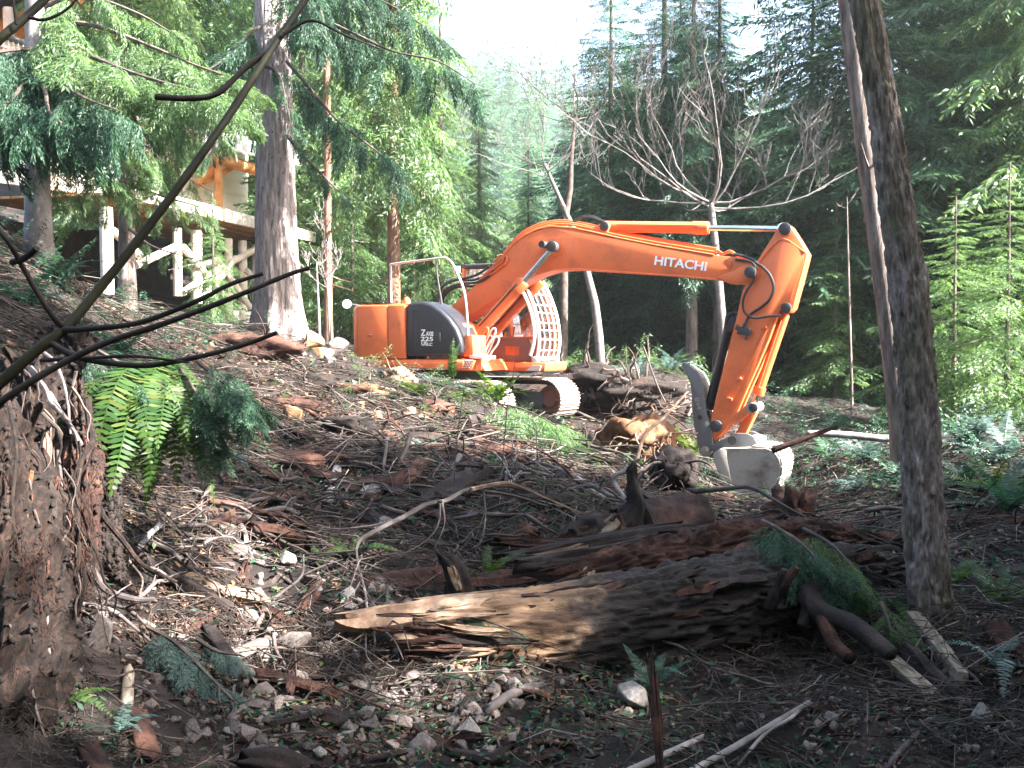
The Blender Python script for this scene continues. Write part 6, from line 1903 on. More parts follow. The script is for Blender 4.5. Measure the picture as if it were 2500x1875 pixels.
# ---------------------------------------------------------------- rocks
def rock_mesh(seed, sq=(1, 1, 0.75), n=16, mat=None):
    g = rnp(seed)
    bm = bmesh.new()
    for k in range(n):
        v = g.normal(0, 1, 3)
        v /= np.linalg.norm(v)
        v *= g.uniform(0.8, 1.15)
        bm.verts.new((v[0] * sq[0], v[1] * sq[1], v[2] * sq[2]))
    bmesh.ops.convex_hull(bm, input=list(bm.verts))
    bmesh.ops.delete(bm, geom=[v for v in bm.verts if not v.link_faces], context='VERTS')
    bmesh.ops.bevel(bm, geom=list(bm.edges), offset=0.05, segments=1, affect='EDGES', clamp_overlap=True)
    me = bpy.data.meshes.new("rock")
    bm.to_mesh(me)
    bm.free()
    me.materials.append(mat or ROCKM)
    return me


RK = [rock_mesh(s, (1, g_ * 0.8, 0.55 + 0.1 * (s % 4)), 12 + s % 6) for s, g_ in zip(range(12), np.linspace(0.8, 1.3, 12))]


def put_rock(px, py, rpx, mat, label, group=None, k=0, sink=0.25, name="rock", yaw=None):
    q = G(px, py)
    r = rpx / F * q.dot(FW)
    o = link(name, RK[k % len(RK)], None, (q.x, q.y, q.z + r * (0.45 - sink)), (rnd.uniform(-0.5, 0.5), rnd.uniform(-0.5, 0.5), yaw if yaw is not None else rnd.uniform(0, 6.28)), r)
    if mat is not ROCKM:
        o.material_slots[0].link = 'OBJECT'
        o.material_slots[0].material = mat
    tag(o, label, "rock", group)
    return o


for k, (px, py, r, mt, lb) in enumerate((
        (1140, 1795, 48, ROCKP, "pale angular rock, brightest in the rubble at the bottom"), (1545, 1722, 58, ROCKP, "large pale wedge-shaped rock below the long rotten log"),
        (1035, 1835, 44, ROCKM, "tilted brown rock left of the brightest rubble rock"), (962, 1720, 34, ROCKP, "pale slab of rock standing on edge below the log's split end"),
        (620, 1612, 66, ROCKM, "big lumpy brown rock right of the blue-green bough"), (715, 1585, 58, ROCKM, "square brown rock above the lumpy one by the splintered slab"),
        (228, 1562, 66, ROCKM, "flat grey rock beneath the hanging root bank"), (655, 1860, 62, ROCKM, "broad grey-brown rock at the bottom edge beside the split log end"),
        (905, 1215, 42, ROCKP, "blue-grey flat rock on the slope left of the bent grey branch"), (272, 1172, 28, ROCKM, "oval grey stone stuck in the bank under the hanging fern"),
        (765, 848, 36, ROCKT, "tan pointed boulder, topmost of the heap by the huge trunk"), (785, 872, 38, ROCKT, "rust-tinted boulder under the tan pointed one"),
        (735, 872, 24, ROCKM, "small grey boulder left of the rust-tinted boulder"), (800, 886, 24, ROCKP, "white boulder nearest the counterweight"), (822, 858, 34, ROCKM, "grey boulder half behind the counterweight corner"),
        (705, 852, 16, ROCKP, "small white stone at the foot of the huge trunk"), (1032, 1024, 17, ROCKT, "round tan stone on the crest before the engine"), (1000, 1016, 26, ROCKT, "tan block beside the round tan stone"),
        (705, 1032, 42, ROCKT, "long tan boulder below the red trunk piece"), (880, 1002, 34, ROCKT, "tan boulder under the sunlit orange clod"), (915, 1022, 24, ROCKT, "small tan boulder right of the one under the clod"),
        (840, 1235, 22, ROCKT, "small tan stone behind the grey broken pole"), (2400, 1762, 42, ROCKP, "pale rounded boulder at the lower right"), (2468, 1778, 26, ROCKP, "pale stone right of the rounded boulder"), (2350, 1762, 26, ROT_R, "rust-red lump left of the rounded boulder"),
        (940, 1290, 34, ROCKP, "white shattered rock under the bend of the grey branch"), (925, 1310, 22, ROCKP, "small white stone beside the shattered rock"), (480, 1795, 44, ROCKM, "flat pinkish rock right of the short red-brown log"),
        (250, 1505, 22, ROCKM, "small rock above the flat grey rock"), (1010, 1600, 26, ROCKT, "wood-coloured block under the torn end of the log"))):
    put_rock(px, py, r, mt, lb, None, k * 5 + 1, 0.2)
g = rnp(5)
zones = ((560, 1260, 1640, 1875, 150, 12, 34, "angular brown stone in the rubble below the rotten logs", "stones in the rubble"),
         (1260, 2000, 1640, 1875, 60, 8, 22, "small stone lying in the dark soil before the long log", "stones in the dark soil"),
         (2000, 2500, 1640, 1860, 50, 7, 20, "pale flat stone scattered round the lower right boulders", "stones at the lower right"),
         (180, 620, 1560, 1875, 50, 10, 26, "broken stone among the sticks below the root bank", "stones below the root bank"),
         (560, 1000, 1330, 1640, 50, 10, 30, "brown stone on the slope left of the splintered log", "stones left of the log"),
         (640, 1000, 940, 1200, 26, 7, 18, "brown stone on the upper slope before the excavator", "stones on the upper slope"))
for (xa, xb, ya_, yb_, n, ra, rb_, lb, gr) in zones:
    for k in range(n):
        px, py = g.uniform(xa, xb), g.uniform(ya_, yb_)
        put_rock(px, py, g.uniform(ra, rb_), ROCKM if g.uniform() < 0.9 else ROCKP, lb, gr, int(g.integers(12)), 0.25, "stone")

# ---------------------------------------------------------------- loose sticks
SM = []
for s in range(10):
    g = rnp(200 + s)
    m = MB()
    pts = [Vector((x_, g.normal(0, 0.035), g.normal(0, 0.02))) for x_ in np.linspace(-0.5, 0.5, 6)]
    P = curve(pts, 3)
    m.tube(P, [0.014 * (1.15 - 0.7 * i / (len(P) - 1)) for i in range(len(P))], 6)
    for j in range(int(g.integers(0, 4))):
        i = int(g.integers(4, len(P) - 2))
        d = Vector((0.7, g.normal(0, 0.8), abs(g.normal(0, 0.4)))).normalized() * g.uniform(0.08, 0.28)
        m.tube([P[i], P[i] + d * 0.6, P[i] + d + Vector((0.02, 0, 0.02))], [0.006, 0.005, 0.002], 4)
    me = mesh_np("stick", m.v, m.f, TWIG, True)
    SM.append(me)
SZ = ((180, 700, 1180, 1560, 40, "dry stick on the dim slope between the root bank and the logs", "sticks by the root bank", 0),
      (650, 1250, 1060, 1420, 110, "dry stick tangled on the slope under the excavator", "sticks on the main slope", 0),
      (1200, 1700, 1080, 1330, 48, "stick in the brush between the track and the red rotten log", "sticks in the central brush", 1),
      (1300, 1720, 900, 1080, 26, "pale stick in the sunlit brush before the thumb", "sticks in the sunlit brush", 2),
      (1700, 2200, 1050, 1300, 26, "stick in the brush around the bucket", "sticks by the bucket", 0),
      (560, 900, 850, 1080, 26, "brown stick on the bank at the huge trunk's foot", "sticks on the upper bank", 1),
      (250, 1250, 1600, 1860, 40, "stick lying in the stony rubble at the bottom", "sticks in the rubble", 1),
      (1300, 2450, 1600, 1860, 34, "thin stick on the dark soil of the lower right", "sticks on the dark soil", 0))
for (xa, xb, ya_, yb_, n, lb, gr, tone) in SZ:
    for k in range(n):
        px, py = g.uniform(xa, xb), g.uniform(ya_, yb_)
        q = G(px, py)
        d = q.dot(FW)
        l = g.uniform(60, 230) / F * d
        if d > 12:
            l = g.uniform(50, 130) / F * d
        nrm = gn(q.x, q.y, 0.25)
        yaw = g.normal(-0.5, 0.9)
        t = Vector((math.cos(yaw), math.sin(yaw), 0))
        t = (t - nrm * t.dot(nrm)).normalized()
        t = (t + Vector((0, 0, g.normal(0.03, 0.10)))).normalized()
        rot = t.to_track_quat('X', 'Z').to_euler()
        th = g.uniform(0.5, 1.5) if g.uniform() < 0.85 else g.uniform(1.6, 2.6)
        o = link("stick", SM[int(g.integers(10))], None, q + nrm * (0.02 + 0.012 * th), rot, (l, min(l * 1.2, 0.55 * th), min(l * 1.2, 0.55 * th)))
        mt = (TWIG, TWIG_D, TWIG)[tone] if g.uniform() < 0.6 else (ROT_R if g.uniform() < 0.4 else (TWIG_D if tone != 1 else TWIG))
        if mt is not TWIG:
            o.material_slots[0].link = 'OBJECT'
            o.material_slots[0].material = mt
        tag(o, lb, "stick", gr)


# wood chunks: split, dark red pieces bedded in the slope
CH = [slab("wood_chunk", (-0.5, 0, 0), (0.5, 0, 0), 0.22, 0.11, ROT_R, 300 + s, (0, 0, 1), 0.6, 16, 6, 0.03).data for s in range(6)]
for o in [o for o in bpy.data.objects if o.name.startswith("wood_chunk")]:
    bpy.data.objects.remove(o)
for (xa, xb, ya_, yb_, n, lb, gr) in ((620, 1250, 960, 1330, 80, "red-brown rotten chunk bedded in the slope under the excavator", "rotten chunks on the slope"), (250, 760, 1250, 1700, 40, "dark bark chunk on the lower left slope", "bark chunks lower left"),
                                      (1250, 1950, 1280, 1420, 34, "splintered chunk lying among the slabs of the red rotten log", "chunks by the red log"), (700, 1500, 1600, 1860, 26, "wood chip in the rubble below the split log", "chips in the rubble"),
                                      (1950, 2480, 1250, 1420, 18, "red-brown chunk on the ground behind the leaning trunk", "chunks behind the leaning trunk")):
    for k in range(n):
        q = G(g.uniform(xa, xb), g.uniform(ya_, yb_))
        d = q.dot(FW)
        l = g.uniform(40, 190) / F * d
        nrm = gn(q.x, q.y, 0.25)
        yaw = g.normal(-0.4, 0.8)
        t = Vector((math.cos(yaw), math.sin(yaw), g.normal(0, 0.15)))
        t = (t - nrm * t.dot(nrm) * 0.9).normalized()
        rot = t.to_track_quat('X', 'Z').to_euler()
        rot.x += g.uniform(-0.6, 0.6)
        o = link("wood_chunk", CH[int(g.integers(6))], None, q + nrm * 0.01, rot, (l, l * g.uniform(0.6, 1.3), l * g.uniform(0.6, 1.4)))
        mt = (ROT_R, BARK_D, ROT_P)[int(g.choice(3, p=(0.5, 0.44, 0.06)))]
        if mt is not ROT_R:
            o.material_slots[0].link = 'OBJECT'
            o.material_slots[0].material = mt
        tag(o, lb, "wood chunk", gr)


# heavier broken branches, torn slabs and clods tangled over the slope
BRM = []
for s_ in range(8):
    gg = rnp(700 + s_)
    pts = [Vector((x_, 0.10 * math.sin(x_ * 4 + s_) + gg.normal(0, 0.03), 0.05 * math.cos(x_ * 5 + s_) + gg.normal(0, 0.015))) for x_ in np.linspace(-0.5, 0.5, 7)]
    P = curve(pts, 4)
    m = MB()
    m.tube(P, [0.017 * (1.2 - 0.8 * i / (len(P) - 1)) for i in range(len(P))], 8, True, 0.10)
    for j in range(int(gg.integers(2, 6))):
        i = int(gg.integers(5, len(P) - 2))
        d = Vector((0.6, gg.normal(0, 0.7), abs(gg.normal(0.25, 0.4)))).normalized() * gg.uniform(0.12, 0.40)
        m.tube(curve([P[i], P[i] + d * 0.5 + Vector((0, 0, 0.02)), P[i] + d], 3), [0.008, 0.0075, 0.007, 0.006, 0.005, 0.004, 0.003], 5)
    BRM.append(mesh_np("broken_branch", m.v, m.f, TWIG_D, True))
for (xa, xb, ya_, yb_, n, lb, gr) in ((640, 1330, 980, 1330, 46, "crooked broken branch lying in the tangle of the main slope", "broken branches on the main slope"), (1280, 1720, 950, 1260, 22, "crooked broken branch in the brush before the thumb", "broken branches in the brush"),
                                      (240, 760, 1230, 1620, 22, "crooked dark branch on the slope below the fern", "broken branches below the fern"), (1750, 2450, 1060, 1300, 20, "crooked branch in the green brush right of the bucket", "broken branches right of the bucket")):
    for k in range(n):
        q = G(g.uniform(xa, xb), g.uniform(ya_, yb_))
        d = q.dot(FW)
        l = g.uniform(150, 420) / F * d
        nrm = gn(q.x, q.y, 0.4)
        yaw = g.normal(-0.35, 0.9)
        t = Vector((math.cos(yaw), math.sin(yaw), 0))
        t = (t - nrm * t.dot(nrm) + Vector((0, 0, g.normal(0.02, 0.08)))).normalized()
        rot = t.to_track_quat('X', 'Z').to_euler()
        rot.x += g.uniform(-0.7, 0.7)
        o = link("broken_branch", BRM[int(g.integers(8))], None, q + nrm * 0.05, rot, (l, l, l) if l < 1.6 else (l, 1.6, 1.6))
        mt = (TWIG_D, TWIG, BARK_P, ROT_R)[int(g.choice(4, p=(0.45, 0.3, 0.07, 0.18)))]
        if mt is not TWIG_D:
            o.material_slots[0].link = 'OBJECT'
            o.material_slots[0].material = mt
        tag(o, lb, "branch", gr)
for k in range(24):
    px, py = g.uniform(600, 1300), g.uniform(960, 1320)
    q = G(px, py)
    d = q.dot(FW)
    l = g.uniform(90, 230) / F * d
    nrm = gn(q.x, q.y, 0.3)
    yaw = g.normal(-0.35, 0.7)
    t = Vector((math.cos(yaw), math.sin(yaw), 0))
    t = (t - nrm * t.dot(nrm)).normalized()
    slab("torn_bark", q + nrm * 0.04 - t * l / 2, q + nrm * 0.05 + t * l / 2 + Vector((0, 0, g.uniform(-0.03, 0.1))), l * g.uniform(0.16, 0.32), l * 0.07 + 0.015, (ROT_R, BARK_D, ROT_R)[k % 3], 800 + k, tuple(nrm + Vector(g.normal(0, 0.3, 3))), 0.6, 20, 7, 0.03,
         "torn red-brown bark slab on the slope under the excavator", "bark slab", "bark slabs on the slope")
for k, (px, py, r_, lb) in enumerate(((760, 940, 0.22, "dark root clod under the boulders on the upper slope"), (1060, 1000, 0.20, "dark root clod on the crest before the engine"), (920, 1110, 0.20, "hairy root clod in the middle of the slope"), (1180, 1060, 0.18, "root clod below the near track"),
                                      (1420, 1130, 0.24, "dark root clod under the far track"), (700, 1130, 0.18, "root clod beside the forked pole"), (1330, 1240, 0.16, "small root clod behind the red stick"), (1760, 1240, 0.2, "root clod in front of the bucket"))):
    q = G(px, py)
    root_mass("soil_clod", lb, q + Vector((0, 0, 0.02)), r_, 900 + k, (GROUND, ROT_R)[k % 2], TWIG_D, 8, "clod", (1.4, 1, 0.6), 1.7, 70)

# ---------------------------------------------------------------- ferns and cut boughs
def frond_mesh(seed, mat, arch=0.5, n=26):
    """sword-fern frond along +X: thin rib with tapered leaflets on both sides"""
    g = rnp(seed)
    V, Fc = [], []
    pos = lambda t: Vector((t * (1 - 0.12 * arch), 0.03 * math.sin(3 * t + seed), arch * (0.9 * t - 1.25 * t * t)))
    m = MB()
    m.tube([pos(t) for t in np.linspace(0, 1, 9)], [0.009 * (1.05 - t) + 0.001 for t in np.linspace(0, 1, 9)], 3, False)
    for i in range(n):
        t = 0.06 + 0.93 * i / n
        p = pos(t)
        tg = (pos(min(1, t + 0.03)) - pos(t - 0.03)).normalized()
        l = 0.155 * math.sin(math.pi * min(1, (t * 0.93 + 0.09))) ** 0.65 * (1.1 - 0.55 * t)
        for sgn in (-1, 1):
            d = (Vector((0, sgn, 0)) + tg * 0.28 + Vector((0, 0, g.normal(-0.12, 0.12)))).normalized() * l * g.uniform(0.85, 1.1)
            w = tg * 0.0155 + Vector((0, 0, g.normal(0, 0.004)))
            b = len(m.v)
            m.v += [tuple(p - w * 0.6), tuple(p + d * 0.5 - w * 0.9), tuple(p + d), tuple(p + d * 0.45 + w * 0.9), tuple(p + w * 0.6)]
            m.f += [(b, b + 1, b + 2, b + 3, b + 4)]
    return mesh_np("frond", m.v, m.f, mat)


FR = [frond_mesh(s, LEAF_FERN, a) for s, a in enumerate((0.30, 0.55, 0.85))]


def fern(c, label, n, L_, seed, el=(20, 60), az=(0, 360), mat=None, group=None):
    o = thing("fern", label, "fern", c, (0, 0, 0), group)
    g = rnp(seed)
    for k in range(n):
        a = math.radians(az[0] + (az[1] - az[0]) * (k + g.uniform(0, 0.8)) / n)
        e = math.radians(g.uniform(*el))
        f = link("frond", FR[int(g.integers(3))], o, (0, 0, 0), (g.uniform(-0.3, 0.3), -e, a), L_ * g.uniform(0.7, 1.15))
        if mat:
            f.material_slots[0].link = 'OBJECT'
            f.material_slots[0].material = mat
    return o


# the big hanging fern on the left bank
fern(W(330, 885, 6.6), "large yellow-green sword fern drooping over the left bank", 20, 0.95, 3, (-82, -35), (200, 385))
q = W(400, 870, 6.8)
fern(q, "second sword fern hanging beside the large one, toward the slope", 12, 0.85, 4, (-75, -30), (260, 380))
fern(W(300, 860, 7.4), "dark fern fronds behind the large hanging fern", 9, 0.6, 5, (-30, 40), (120, 400), LEAF_DRK)
for k, (px, py, L_, n, lb, el, mt) in enumerate((
        (1075, 950, 0.70, 16, "blue-green fern clump before the tool box", (-5, 32), LEAF_BLU), (1130, 975, 0.6, 12, "fern beside the blue-green clump, toward the near track", (0, 35), None), (1215, 985, 0.85, 14, "sunlit fern before the near track", (5, 50), None),
        (1020, 975, 0.6, 9, "low fern left of the blue-green clump", (5, 45), None), (1640, 915, 0.9, 12, "fern on the brush heap left of the thumb tip", (10, 60), LEAF_BLU), (1560, 930, 0.8, 10, "pale fern on the brush heap behind the orange root ball", (10, 60), LEAF_BLU),
        (1690, 1120, 0.7, 12, "bright yellow-green plant between thumb and root ball", (10, 70), GRASSM), (1660, 1085, 0.6, 10, "yellow-green plant left of the thumb's lower end", (10, 70), GRASSM),
        (2370, 1110, 1.1, 16, "big fern right of the leaning trunk", (10, 60), LEAF_BLU), (2450, 1130, 1.0, 14, "big fern at the right edge of the view", (10, 60), LEAF_BLU), (2420, 1220, 0.9, 13, "fern in front of the two big right-hand ferns", (5, 55), None), (2340, 1200, 0.8, 12, "fern close behind the leaning trunk's right side", (5, 55), LEAF_DRK),
        (2460, 1260, 0.8, 12, "fern above the rotten log end at the right edge", (5, 50), LEAF_DRK), (2120, 1130, 0.9, 13, "fern under the pale fallen trunk", (5, 55), LEAF_BLU), (2020, 1130, 0.9, 12, "fern right of the bucket's back", (5, 55), LEAF_DRK), (2180, 1180, 0.8, 12, "fern left of the leaning trunk", (5, 50), LEAF_DRK),
        (2090, 1210, 0.7, 10, "low fern between bucket and leaning trunk", (5, 50), LEAF_BLU), (1565, 1230, 0.5, 3, "single dark fern frond hanging by the dark twisted stump", (-80, -50), LEAF_DRK), (1190, 1420, 0.42, 4, "small fern by the leaning snag between the logs", (20, 70), None),
        (280, 690, 0.9, 12, "pale blue fern on the bank before the deck", (-20, 40), LEAF_BLU), (340, 730, 0.8, 9, "pale blue fern lower on the bank before the deck", (-30, 30), LEAF_BLU), (150, 700, 0.8, 12, "fern on the dim bank behind the sapling fork", (0, 50), LEAF_DRK),
        (60, 760, 0.8, 11, "fern on the dim bank at the left edge", (0, 50), LEAF_DRK), (860, 1360, 0.45, 5, "fern frond half buried left of the leaning snag", (5, 30), None), (540, 1130, 0.4, 4, "pale fern scrap on the slope right of the hanging fern", (5, 30), LEAF_BLU),
        (150, 1740, 0.3, 4, "small fern in the shade below the root bank", (0, 30), None), (290, 1800, 0.3, 4, "second small fern in the shade near the short red-brown log", (0, 30), LEAF_BLU), (2440, 1640, 0.5, 5, "pale fern frond lying under the rotten block at the right", (0, 25), LEAF_BLU),
        (2180, 1480, 0.45, 6, "fern hanging in the gap under the log's right end", (-30, 20), None), (1590, 1690, 0.35, 6, "small fern at the foot of the rust-brown snag", (10, 50), LEAF_DRK), (2330, 1430, 0.5, 8, "low fern right of the leaning trunk's foot", (5, 45), None), (2440, 1480, 0.5, 8, "low fern near the rotten block", (5, 45), None),
        (1120, 1560, 0.35, 3, "fern sprig lying on top of the long log", (0, 20), LEAF_DRK))):
    q = G(px, py)
    fern(q + Vector((0, 0, 0.02)), lb, n, L_, 20 + k, el, (0, 360), mt)
o = fern(W(1108, 925, 15.4), "lone upright fern frond before the black side panel", 2, 0.75, 77, (76, 86), (60, 120))

# cut cedar boughs lying about
def cut_bough(label, pxs, depth, nsub, scale, seed, mat, bq=None, group=None):
    c = W(pxs[0][0], pxs[0][1], depth[0] if hasattr(depth, '__len__') else depth)
    o = thing("cedar_bough", label, "bough", c, (0, 0, 0), group)
    l = hung_bough(o, pxs, depth, nsub, scale, seed, bq or BQ_FINE, mat, c, 0.012)
    return o


cut_bough("dark green cedar bough hanging beside the large sword fern", [(480, 880), (540, 930), (580, 960), (600, 1000)], [6.6, 6.5, 6.5, 6.5], 20, 0.36, 1, LEAF_DRK)
cut_bough("dark cedar bough drooping down the bank under the large fern", [(440, 900), (490, 980), (510, 1040), (520, 1090)], [6.7, 6.6, 6.6, 6.6], 16, 0.30, 2, LEAF_DRK)
cut_bough("dark cedar bough above the large sword fern", [(230, 850), (300, 890), (380, 930)], [6.6, 6.5, 6.5], 14, 0.32, 3, LEAF_DRK)
cut_bough("bright green cedar bough lying before the far track", [(1215, 985), (1280, 1000), (1350, 1035), (1410, 1085)], [14.9, 14.6, 14.3, 14.0], 34, 0.85, 4, LEAF_CED)
cut_bough("blue-green fir bough lying in the rubble at the lower left", [(360, 1530), (430, 1570), (500, 1640), (580, 1720)], [5.75, 5.65, 5.5, 5.35], 30, 0.24, 5, LEAF_BLU)
cut_bough("side spray of blue-green fir beside the lower-left bough", [(480, 1560), (530, 1590), (590, 1600)], [5.75, 5.7, 5.65], 12, 0.18, 6, LEAF_BLU)
cut_bough("cedar bough draped over the right end of the long log", [(1860, 1270), (1900, 1290), (1960, 1330), (2010, 1390), (2050, 1460)], [7.9, 7.6, 7.3, 7.2, 7.1], 24, 0.34, 7, LEAF_DRK)
cut_bough("second cedar bough hanging over the log beside the first", [(1960, 1290), (2030, 1330), (2080, 1390), (2100, 1460)], [7.8, 7.5, 7.3, 7.3], 20, 0.34, 8, LEAF_CED)
cut_bough("small cedar spray under the log near the leaning trunk", [(2150, 1470), (2170, 1520), (2180, 1560)], [7.2, 7.0, 6.9], 8, 0.24, 9, LEAF_CED)
cut_bough("fern-like green spray lying along the top of the long log", [(1050, 1490), (1120, 1500), (1200, 1520), (1280, 1550)], [6.6, 6.55, 6.5, 6.45], 10, 0.16, 10, LEAF_DRK)
g = rnp(31)
for k, (px, py, lb) in enumerate(((620, 1040, "green sprig on the upper slope"), (690, 1190, "blue-green sprig by the forked pole"), (640, 1160, "sprig in the leaf litter left of the forked pole"), (1240, 1260, "blue sprig under the bent grey branch's bow"), (890, 1080, "sprig under the tan boulders"),
                                  (760, 1000, "green sprig below the red trunk piece"), (1450, 1780, "sprig in the soil under the wedge rock"), (1830, 1620, "sprig under the middle of the long log"), (1930, 1690, "sprig above the longer pole"), (1700, 1610, "dark sprig under the black bark"), (1020, 1090, "sprig by the peeled branch"),
                                  (1900, 1580, "sprig below the log's forked root"), (600, 1370, "green sprig left of the splintered slabs"), (930, 1390, "sprig between the branch and the red slabs"), (1330, 1330, "sprig by the red stick"), (2390, 1620, "sprig left of the rotten block"), (2480, 1400, "sprig at the right edge"))):
    q = G(px, py)
    d = q.dot(FW)
    s = d * 0.028
    cut_bough("small " + lb, [(px - 26, py - 8), (px, py), (px + 30, py + 8)], [d - 0.05] * 3, 6, s, 40 + k, (LEAF_BLU, LEAF_DRK, LEAF_CED)[k % 3])

for k in range(34):
    px, py = g.uniform(600, 2150), g.uniform(1000, 1330)
    if 1250 < px < 2000 and py > 1240:
        py -= 130
    q = G(px, py)
    d = q.dot(FW)
    w_ = g.uniform(30, 75)
    a_ = g.normal(0.2, 0.5)
    cut_bough("cut green spray trodden into the slope between excavator and logs", [(px - w_ * math.cos(a_), py - w_ * math.sin(a_)), (px, py - 6), (px + w_ * math.cos(a_), py + w_ * math.sin(a_))], [d - 0.10, d - 0.12, d - 0.10], 9, d * g.uniform(0.020, 0.040), 140 + k, (LEAF_DRK, LEAF_CED, LEAF_DRK, LEAF_BLU)[k % 4], None, "cut sprays on the slope")

# ---------------------------------------------------------------- litter nobody could count
g = rnp(404)


def scatter(n, dlo, dhi, xlo=-0.85, xhi=0.80, power=1.0):
    """points on the soil, denser near the camera"""
    y = np.exp(g.uniform(math.log(dlo), math.log(dhi), n * 3))
    x = g.uniform(xlo, xhi, n * 3) * y
    dens = fbm(np.c_[x * 1.1, y * 1.1, x * 0 + n * 0.013], 3, 61) + 0.5 * g.normal(0, 0.6, n * 3)
    keep = np.argsort(-dens)[:n]
    x, y = x[keep], y[keep]
    z = gz_np(x, y)
    e = 0.10
    nx = -(gz_np(x + e, y) - gz_np(x - e, y)) / (2 * e)
    ny = -(gz_np(x, y + e) - gz_np(x, y - e)) / (2 * e)
    N = np.stack([nx, ny, np.ones(n)], -1)
    N /= np.linalg.norm(N, axis=1, keepdims=True)
    return np.stack([x, y, z], -1), N


def twig_litter(n, dlo, dhi, lmin, lmax, rad, mat, name, label, lift=0.03):
    P, N = scatter(n, dlo, dhi)
    a = g.uniform(0, 2 * np.pi, n)
    T_ = np.stack([np.cos(a), np.sin(a), g.normal(0, 0.30, n)], -1)
    T_ -= N * (np.sum(T_ * N, 1, keepdims=True) * 0.85)
    T_ /= np.linalg.norm(T_, axis=1, keepdims=True)
    B = np.cross(N, T_)
    sc = np.clip(P[:, 1:2] / 6.5, 0.75, 1.9)
    l = g.uniform(lmin, lmax, (n, 1)) * sc
    r = rad * g.uniform(0.5, 1.6, (n, 1)) * sc
    c = P + N * (g.uniform(0.0, lift, (n, 1)) * sc)
    bend = g.normal(0, 0.16, (n, 1)) * l
    lift2 = np.abs(g.normal(0, 0.06, (n, 1))) * l
    pts = [c - T_ * l * 0.5, c + B * bend + N * lift2, c + T_ * l * 0.5 + N * g.normal(0, 0.04, (n, 1)) * l]
    rr = [r, r * 0.9, r * 0.45]
    ring = []
    for p, q in zip(pts, rr):
        for k in range(3):
            th = 2 * np.pi * k / 3
            ring.append(p + B * q * math.cos(th) + N * q * math.sin(th))
    V = np.stack(ring, 1).reshape(-1, 3)
    base = (np.arange(n) * 9)[:, None, None]
    f = np.array([[i * 3 + k, i * 3 + (k + 1) % 3, (i + 1) * 3 + (k + 1) % 3, (i + 1) * 3 + k] for i in range(2) for k in range(3)])[None]
    o = link(name, mesh_np(name, V, (base + f).reshape(-1, 4), mat))
    tag(o, label, None, None, 'stuff')
    return o


LITT = mat_leaf("twig_litter_mix", (0.014, 0.010, 0.008), (0.050, 0.036, 0.029), 0.02, (0.165, 0.13, 0.11), 0.2)
LITD = mat_leaf("dark_litter_mix", (0.014, 0.010, 0.008), (0.075, 0.045, 0.032), 0.02, (0.17, 0.10, 0.06), 0.2)
twig_litter(34000, 3.6, 19.0, 0.05, 0.30, 0.0028, LITT, "twig_litter", "fine dry twigs strewn over the whole slope", 0.05)
twig_litter(6500, 4.2, 24.0, 0.25, 0.75, 0.0036, LITT, "brush_litter", "longer thin brush tangled over the slope", 0.10)
twig_litter(16000, 3.6, 17.0, 0.03, 0.12, 0.0075, LITD, "wood_chip_litter", "dark chips of bark and wood in the soil", 0.02)


def leaf_litter(n, dlo, dhi, smin, smax, mat, name, label, lift=0.02, xlo=-0.85, xhi=0.80, tilt=0.6, asp=0.6):
    P, N = scatter(n, dlo, dhi, xlo, xhi)
    a = g.uniform(0, 2 * np.pi, n)
    Nn = N + g.normal(0, tilt, (n, 3))
    Nn /= np.linalg.norm(Nn, axis=1, keepdims=True)
    T_ = np.stack([np.cos(a), np.sin(a), np.zeros(n)], -1)
    T_ -= Nn * np.sum(T_ * Nn, 1, keepdims=True)
    T_ /= np.linalg.norm(T_, axis=1, keepdims=True)
    B = np.cross(Nn, T_)
    s = g.uniform(smin, smax, (n, 1)) * np.clip(P[:, 1:2] / 6.5, 0.8, 2.0)
    c = P + N * g.uniform(0.003, lift, (n, 1))
    V = np.stack([c - T_ * s * 0.5, c + B * s * asp * 0.5 + Nn * s * 0.12, c + T_ * s * 0.5, c - B * s * asp * 0.5 + Nn * s * 0.12], 1).reshape(-1, 3)
    o = link(name, mesh_np(name, V, np.arange(n * 4).reshape(n, 4), mat))
    return tag(o, label, None, None, 'stuff')


leaf_litter(21000, 3.6, 18.0, 0.015, 0.06, LEAF_DRY, "leaf_litter", "brown leaf and bark flakes over the soil", 0.03)
leaf_litter(4200, 5.0, 26.0, 0.02, 0.07, LEAF_CED, "ground_greenery", "scraps of green needles and moss on the slope", 0.05, -0.6, 0.6, 0.9, 0.4)
leaf_litter(7000, 4.5, 22.0, 0.03, 0.09, LEAF_DRK, "ground_greenery", "dull green scraps of crushed cedar and fern on the slope", 0.06, -0.6, 0.6, 0.9, 0.35)


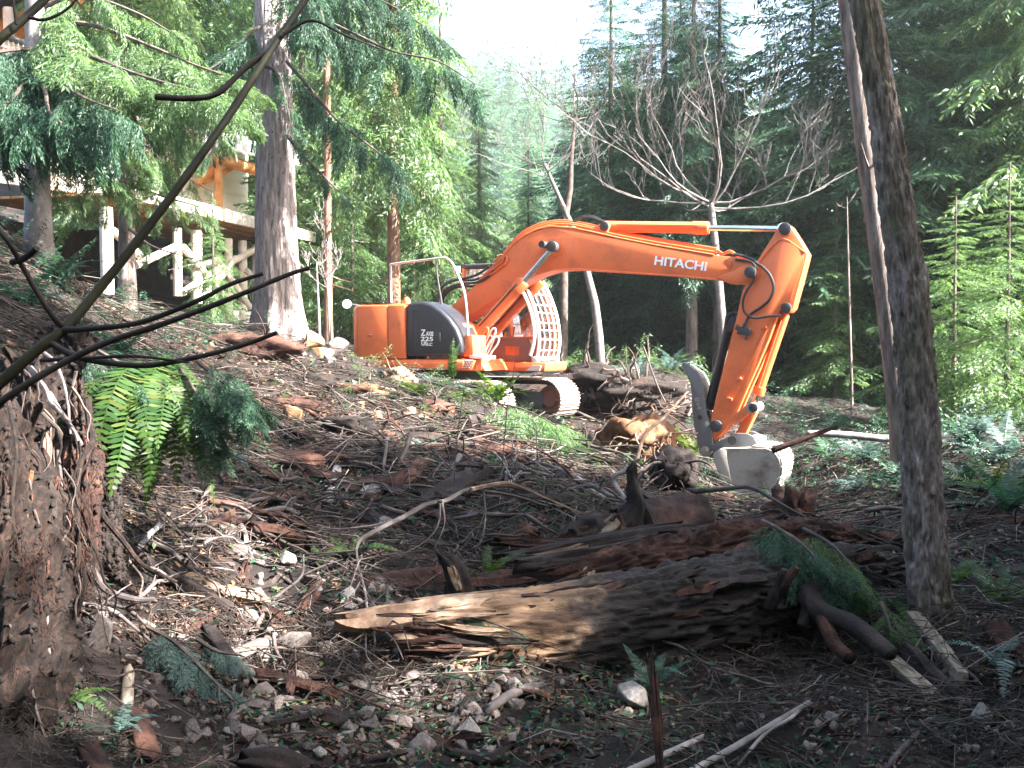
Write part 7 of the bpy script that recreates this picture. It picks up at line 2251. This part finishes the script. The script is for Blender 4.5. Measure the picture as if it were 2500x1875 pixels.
def stone_litter(n, dlo, dhi, smin, smax, mat):
    P, N = scatter(n, dlo, dhi)
    oc = np.array([(1, 0, 0), (-1, 0, 0), (0, 1, 0), (0, -1, 0), (0, 0, 1), (0, 0, -1)], float)
    fc = np.array([(0, 2, 4), (2, 1, 4), (1, 3, 4), (3, 0, 4), (2, 0, 5), (1, 2, 5), (3, 1, 5), (0, 3, 5)])
    V = oc[None] * g.uniform(0.45, 1.2, (n, 6, 1)) + g.normal(0, 0.2, (n, 6, 3))
    V *= (g.uniform(smin, smax, (n, 1)) * np.clip(P[:, 1:2] / 7, 0.8, 2))[:, None]
    a = g.uniform(0, 6.28, n)
    c, s = np.cos(a)[:, None], np.sin(a)[:, None]
    V = np.stack([V[..., 0] * c - V[..., 1] * s, V[..., 0] * s + V[..., 1] * c, V[..., 2]], -1) + P[:, None]
    F_ = (np.arange(n)[:, None, None] * 6 + fc[None]).reshape(-1, 3)
    tag(link("gravel", mesh_np("gravel", V.reshape(-1, 3), F_, mat)), "small broken stones and clods in the churned soil", None, None, 'stuff')


CLOD = mat_leaf("clod_mix", (0.018, 0.012, 0.010), (0.055, 0.038, 0.030), 0.0, (0.14, 0.115, 0.10), 0.2)
stone_litter(12000, 3.6, 18.0, 0.006, 0.028, CLOD)


def undergrowth(n, x0, x1, y0, y1, hmin, hmax, mat, name, label, ls=0.06):
    """low leafy ground cover: sprays of small leaves"""
    bx = g.uniform(x0, x1, n)
    by = g.uniform(y0, y1, n)
    bz = gz_np(bx, by)
    Qs = []
    for k in range(n):
        Qs.append(place_quads(BQ_CED[k % 4][::4], (bx[k], by[k], bz[k]), g.uniform(0, 6.28), g.uniform(0.3, 1.3), g.uniform(hmin, hmax), g.uniform(-0.4, 0.4)))
    tag(link(name, quads_mesh(name, np.concatenate(Qs, 0), mat)), label, None, None, 'stuff')


undergrowth(110, 1.6, 4.8, 13.5, 19.5, 0.2, 0.6, LEAF_DRK, "undergrowth", "trampled green brush around the bucket")
undergrowth(240, 4.6, 15, 12.0, 24, 0.4, 1.1, LEAF_DRK, "undergrowth", "dark fern and salal ground cover right of the leaning trunk")
undergrowth(80, 4.5, 15, 13, 25, 0.4, 1.0, LEAF_BLU, "undergrowth", "pale fern ground cover catching light at the right")
undergrowth(70, 0.8, 5.0, 22.5, 28, 0.4, 1.0, LEAF_CED, "undergrowth", "green brush behind the thumb and cab")
undergrowth(110, -8.0, -3.6, 10.5, 17.5, 0.25, 0.7, LEAF_DRK, "undergrowth", "dim ground cover on the left bank below the house")
undergrowth(110, -2.6, 0.6, 14.0, 17.4, 0.15, 0.5, LEAF_CED, "undergrowth", "green scraps of fern on the crest before the tracks")

# ---------------------------------------------------------------- damp bright air
hz = MB().box((0, 140, 45), (620, 420, 105)).build("haze", None)
hm = bpy.data.materials.new("haze")
hm.use_nodes = True
nt = hm.node_tree
for n in list(nt.nodes):
    nt.nodes.remove(n)
out = nt.nodes.new("ShaderNodeOutputMaterial")
pv = nt.nodes.new("ShaderNodeVolumePrincipled")
pv.inputs['Color'].default_value = (0.93, 0.96, 1.0, 1)
pv.inputs['Density'].default_value = 0.0004
pv.inputs['Anisotropy'].default_value = 0.3
nt.links.new(pv.outputs[0], out.inputs['Volume'])
hz.data.materials.clear()
hz.data.materials.append(hm)
tag(hz, "thin bright mist of the valley air", None, None, 'stuff')
SC.cycles.volume_bounces = 1
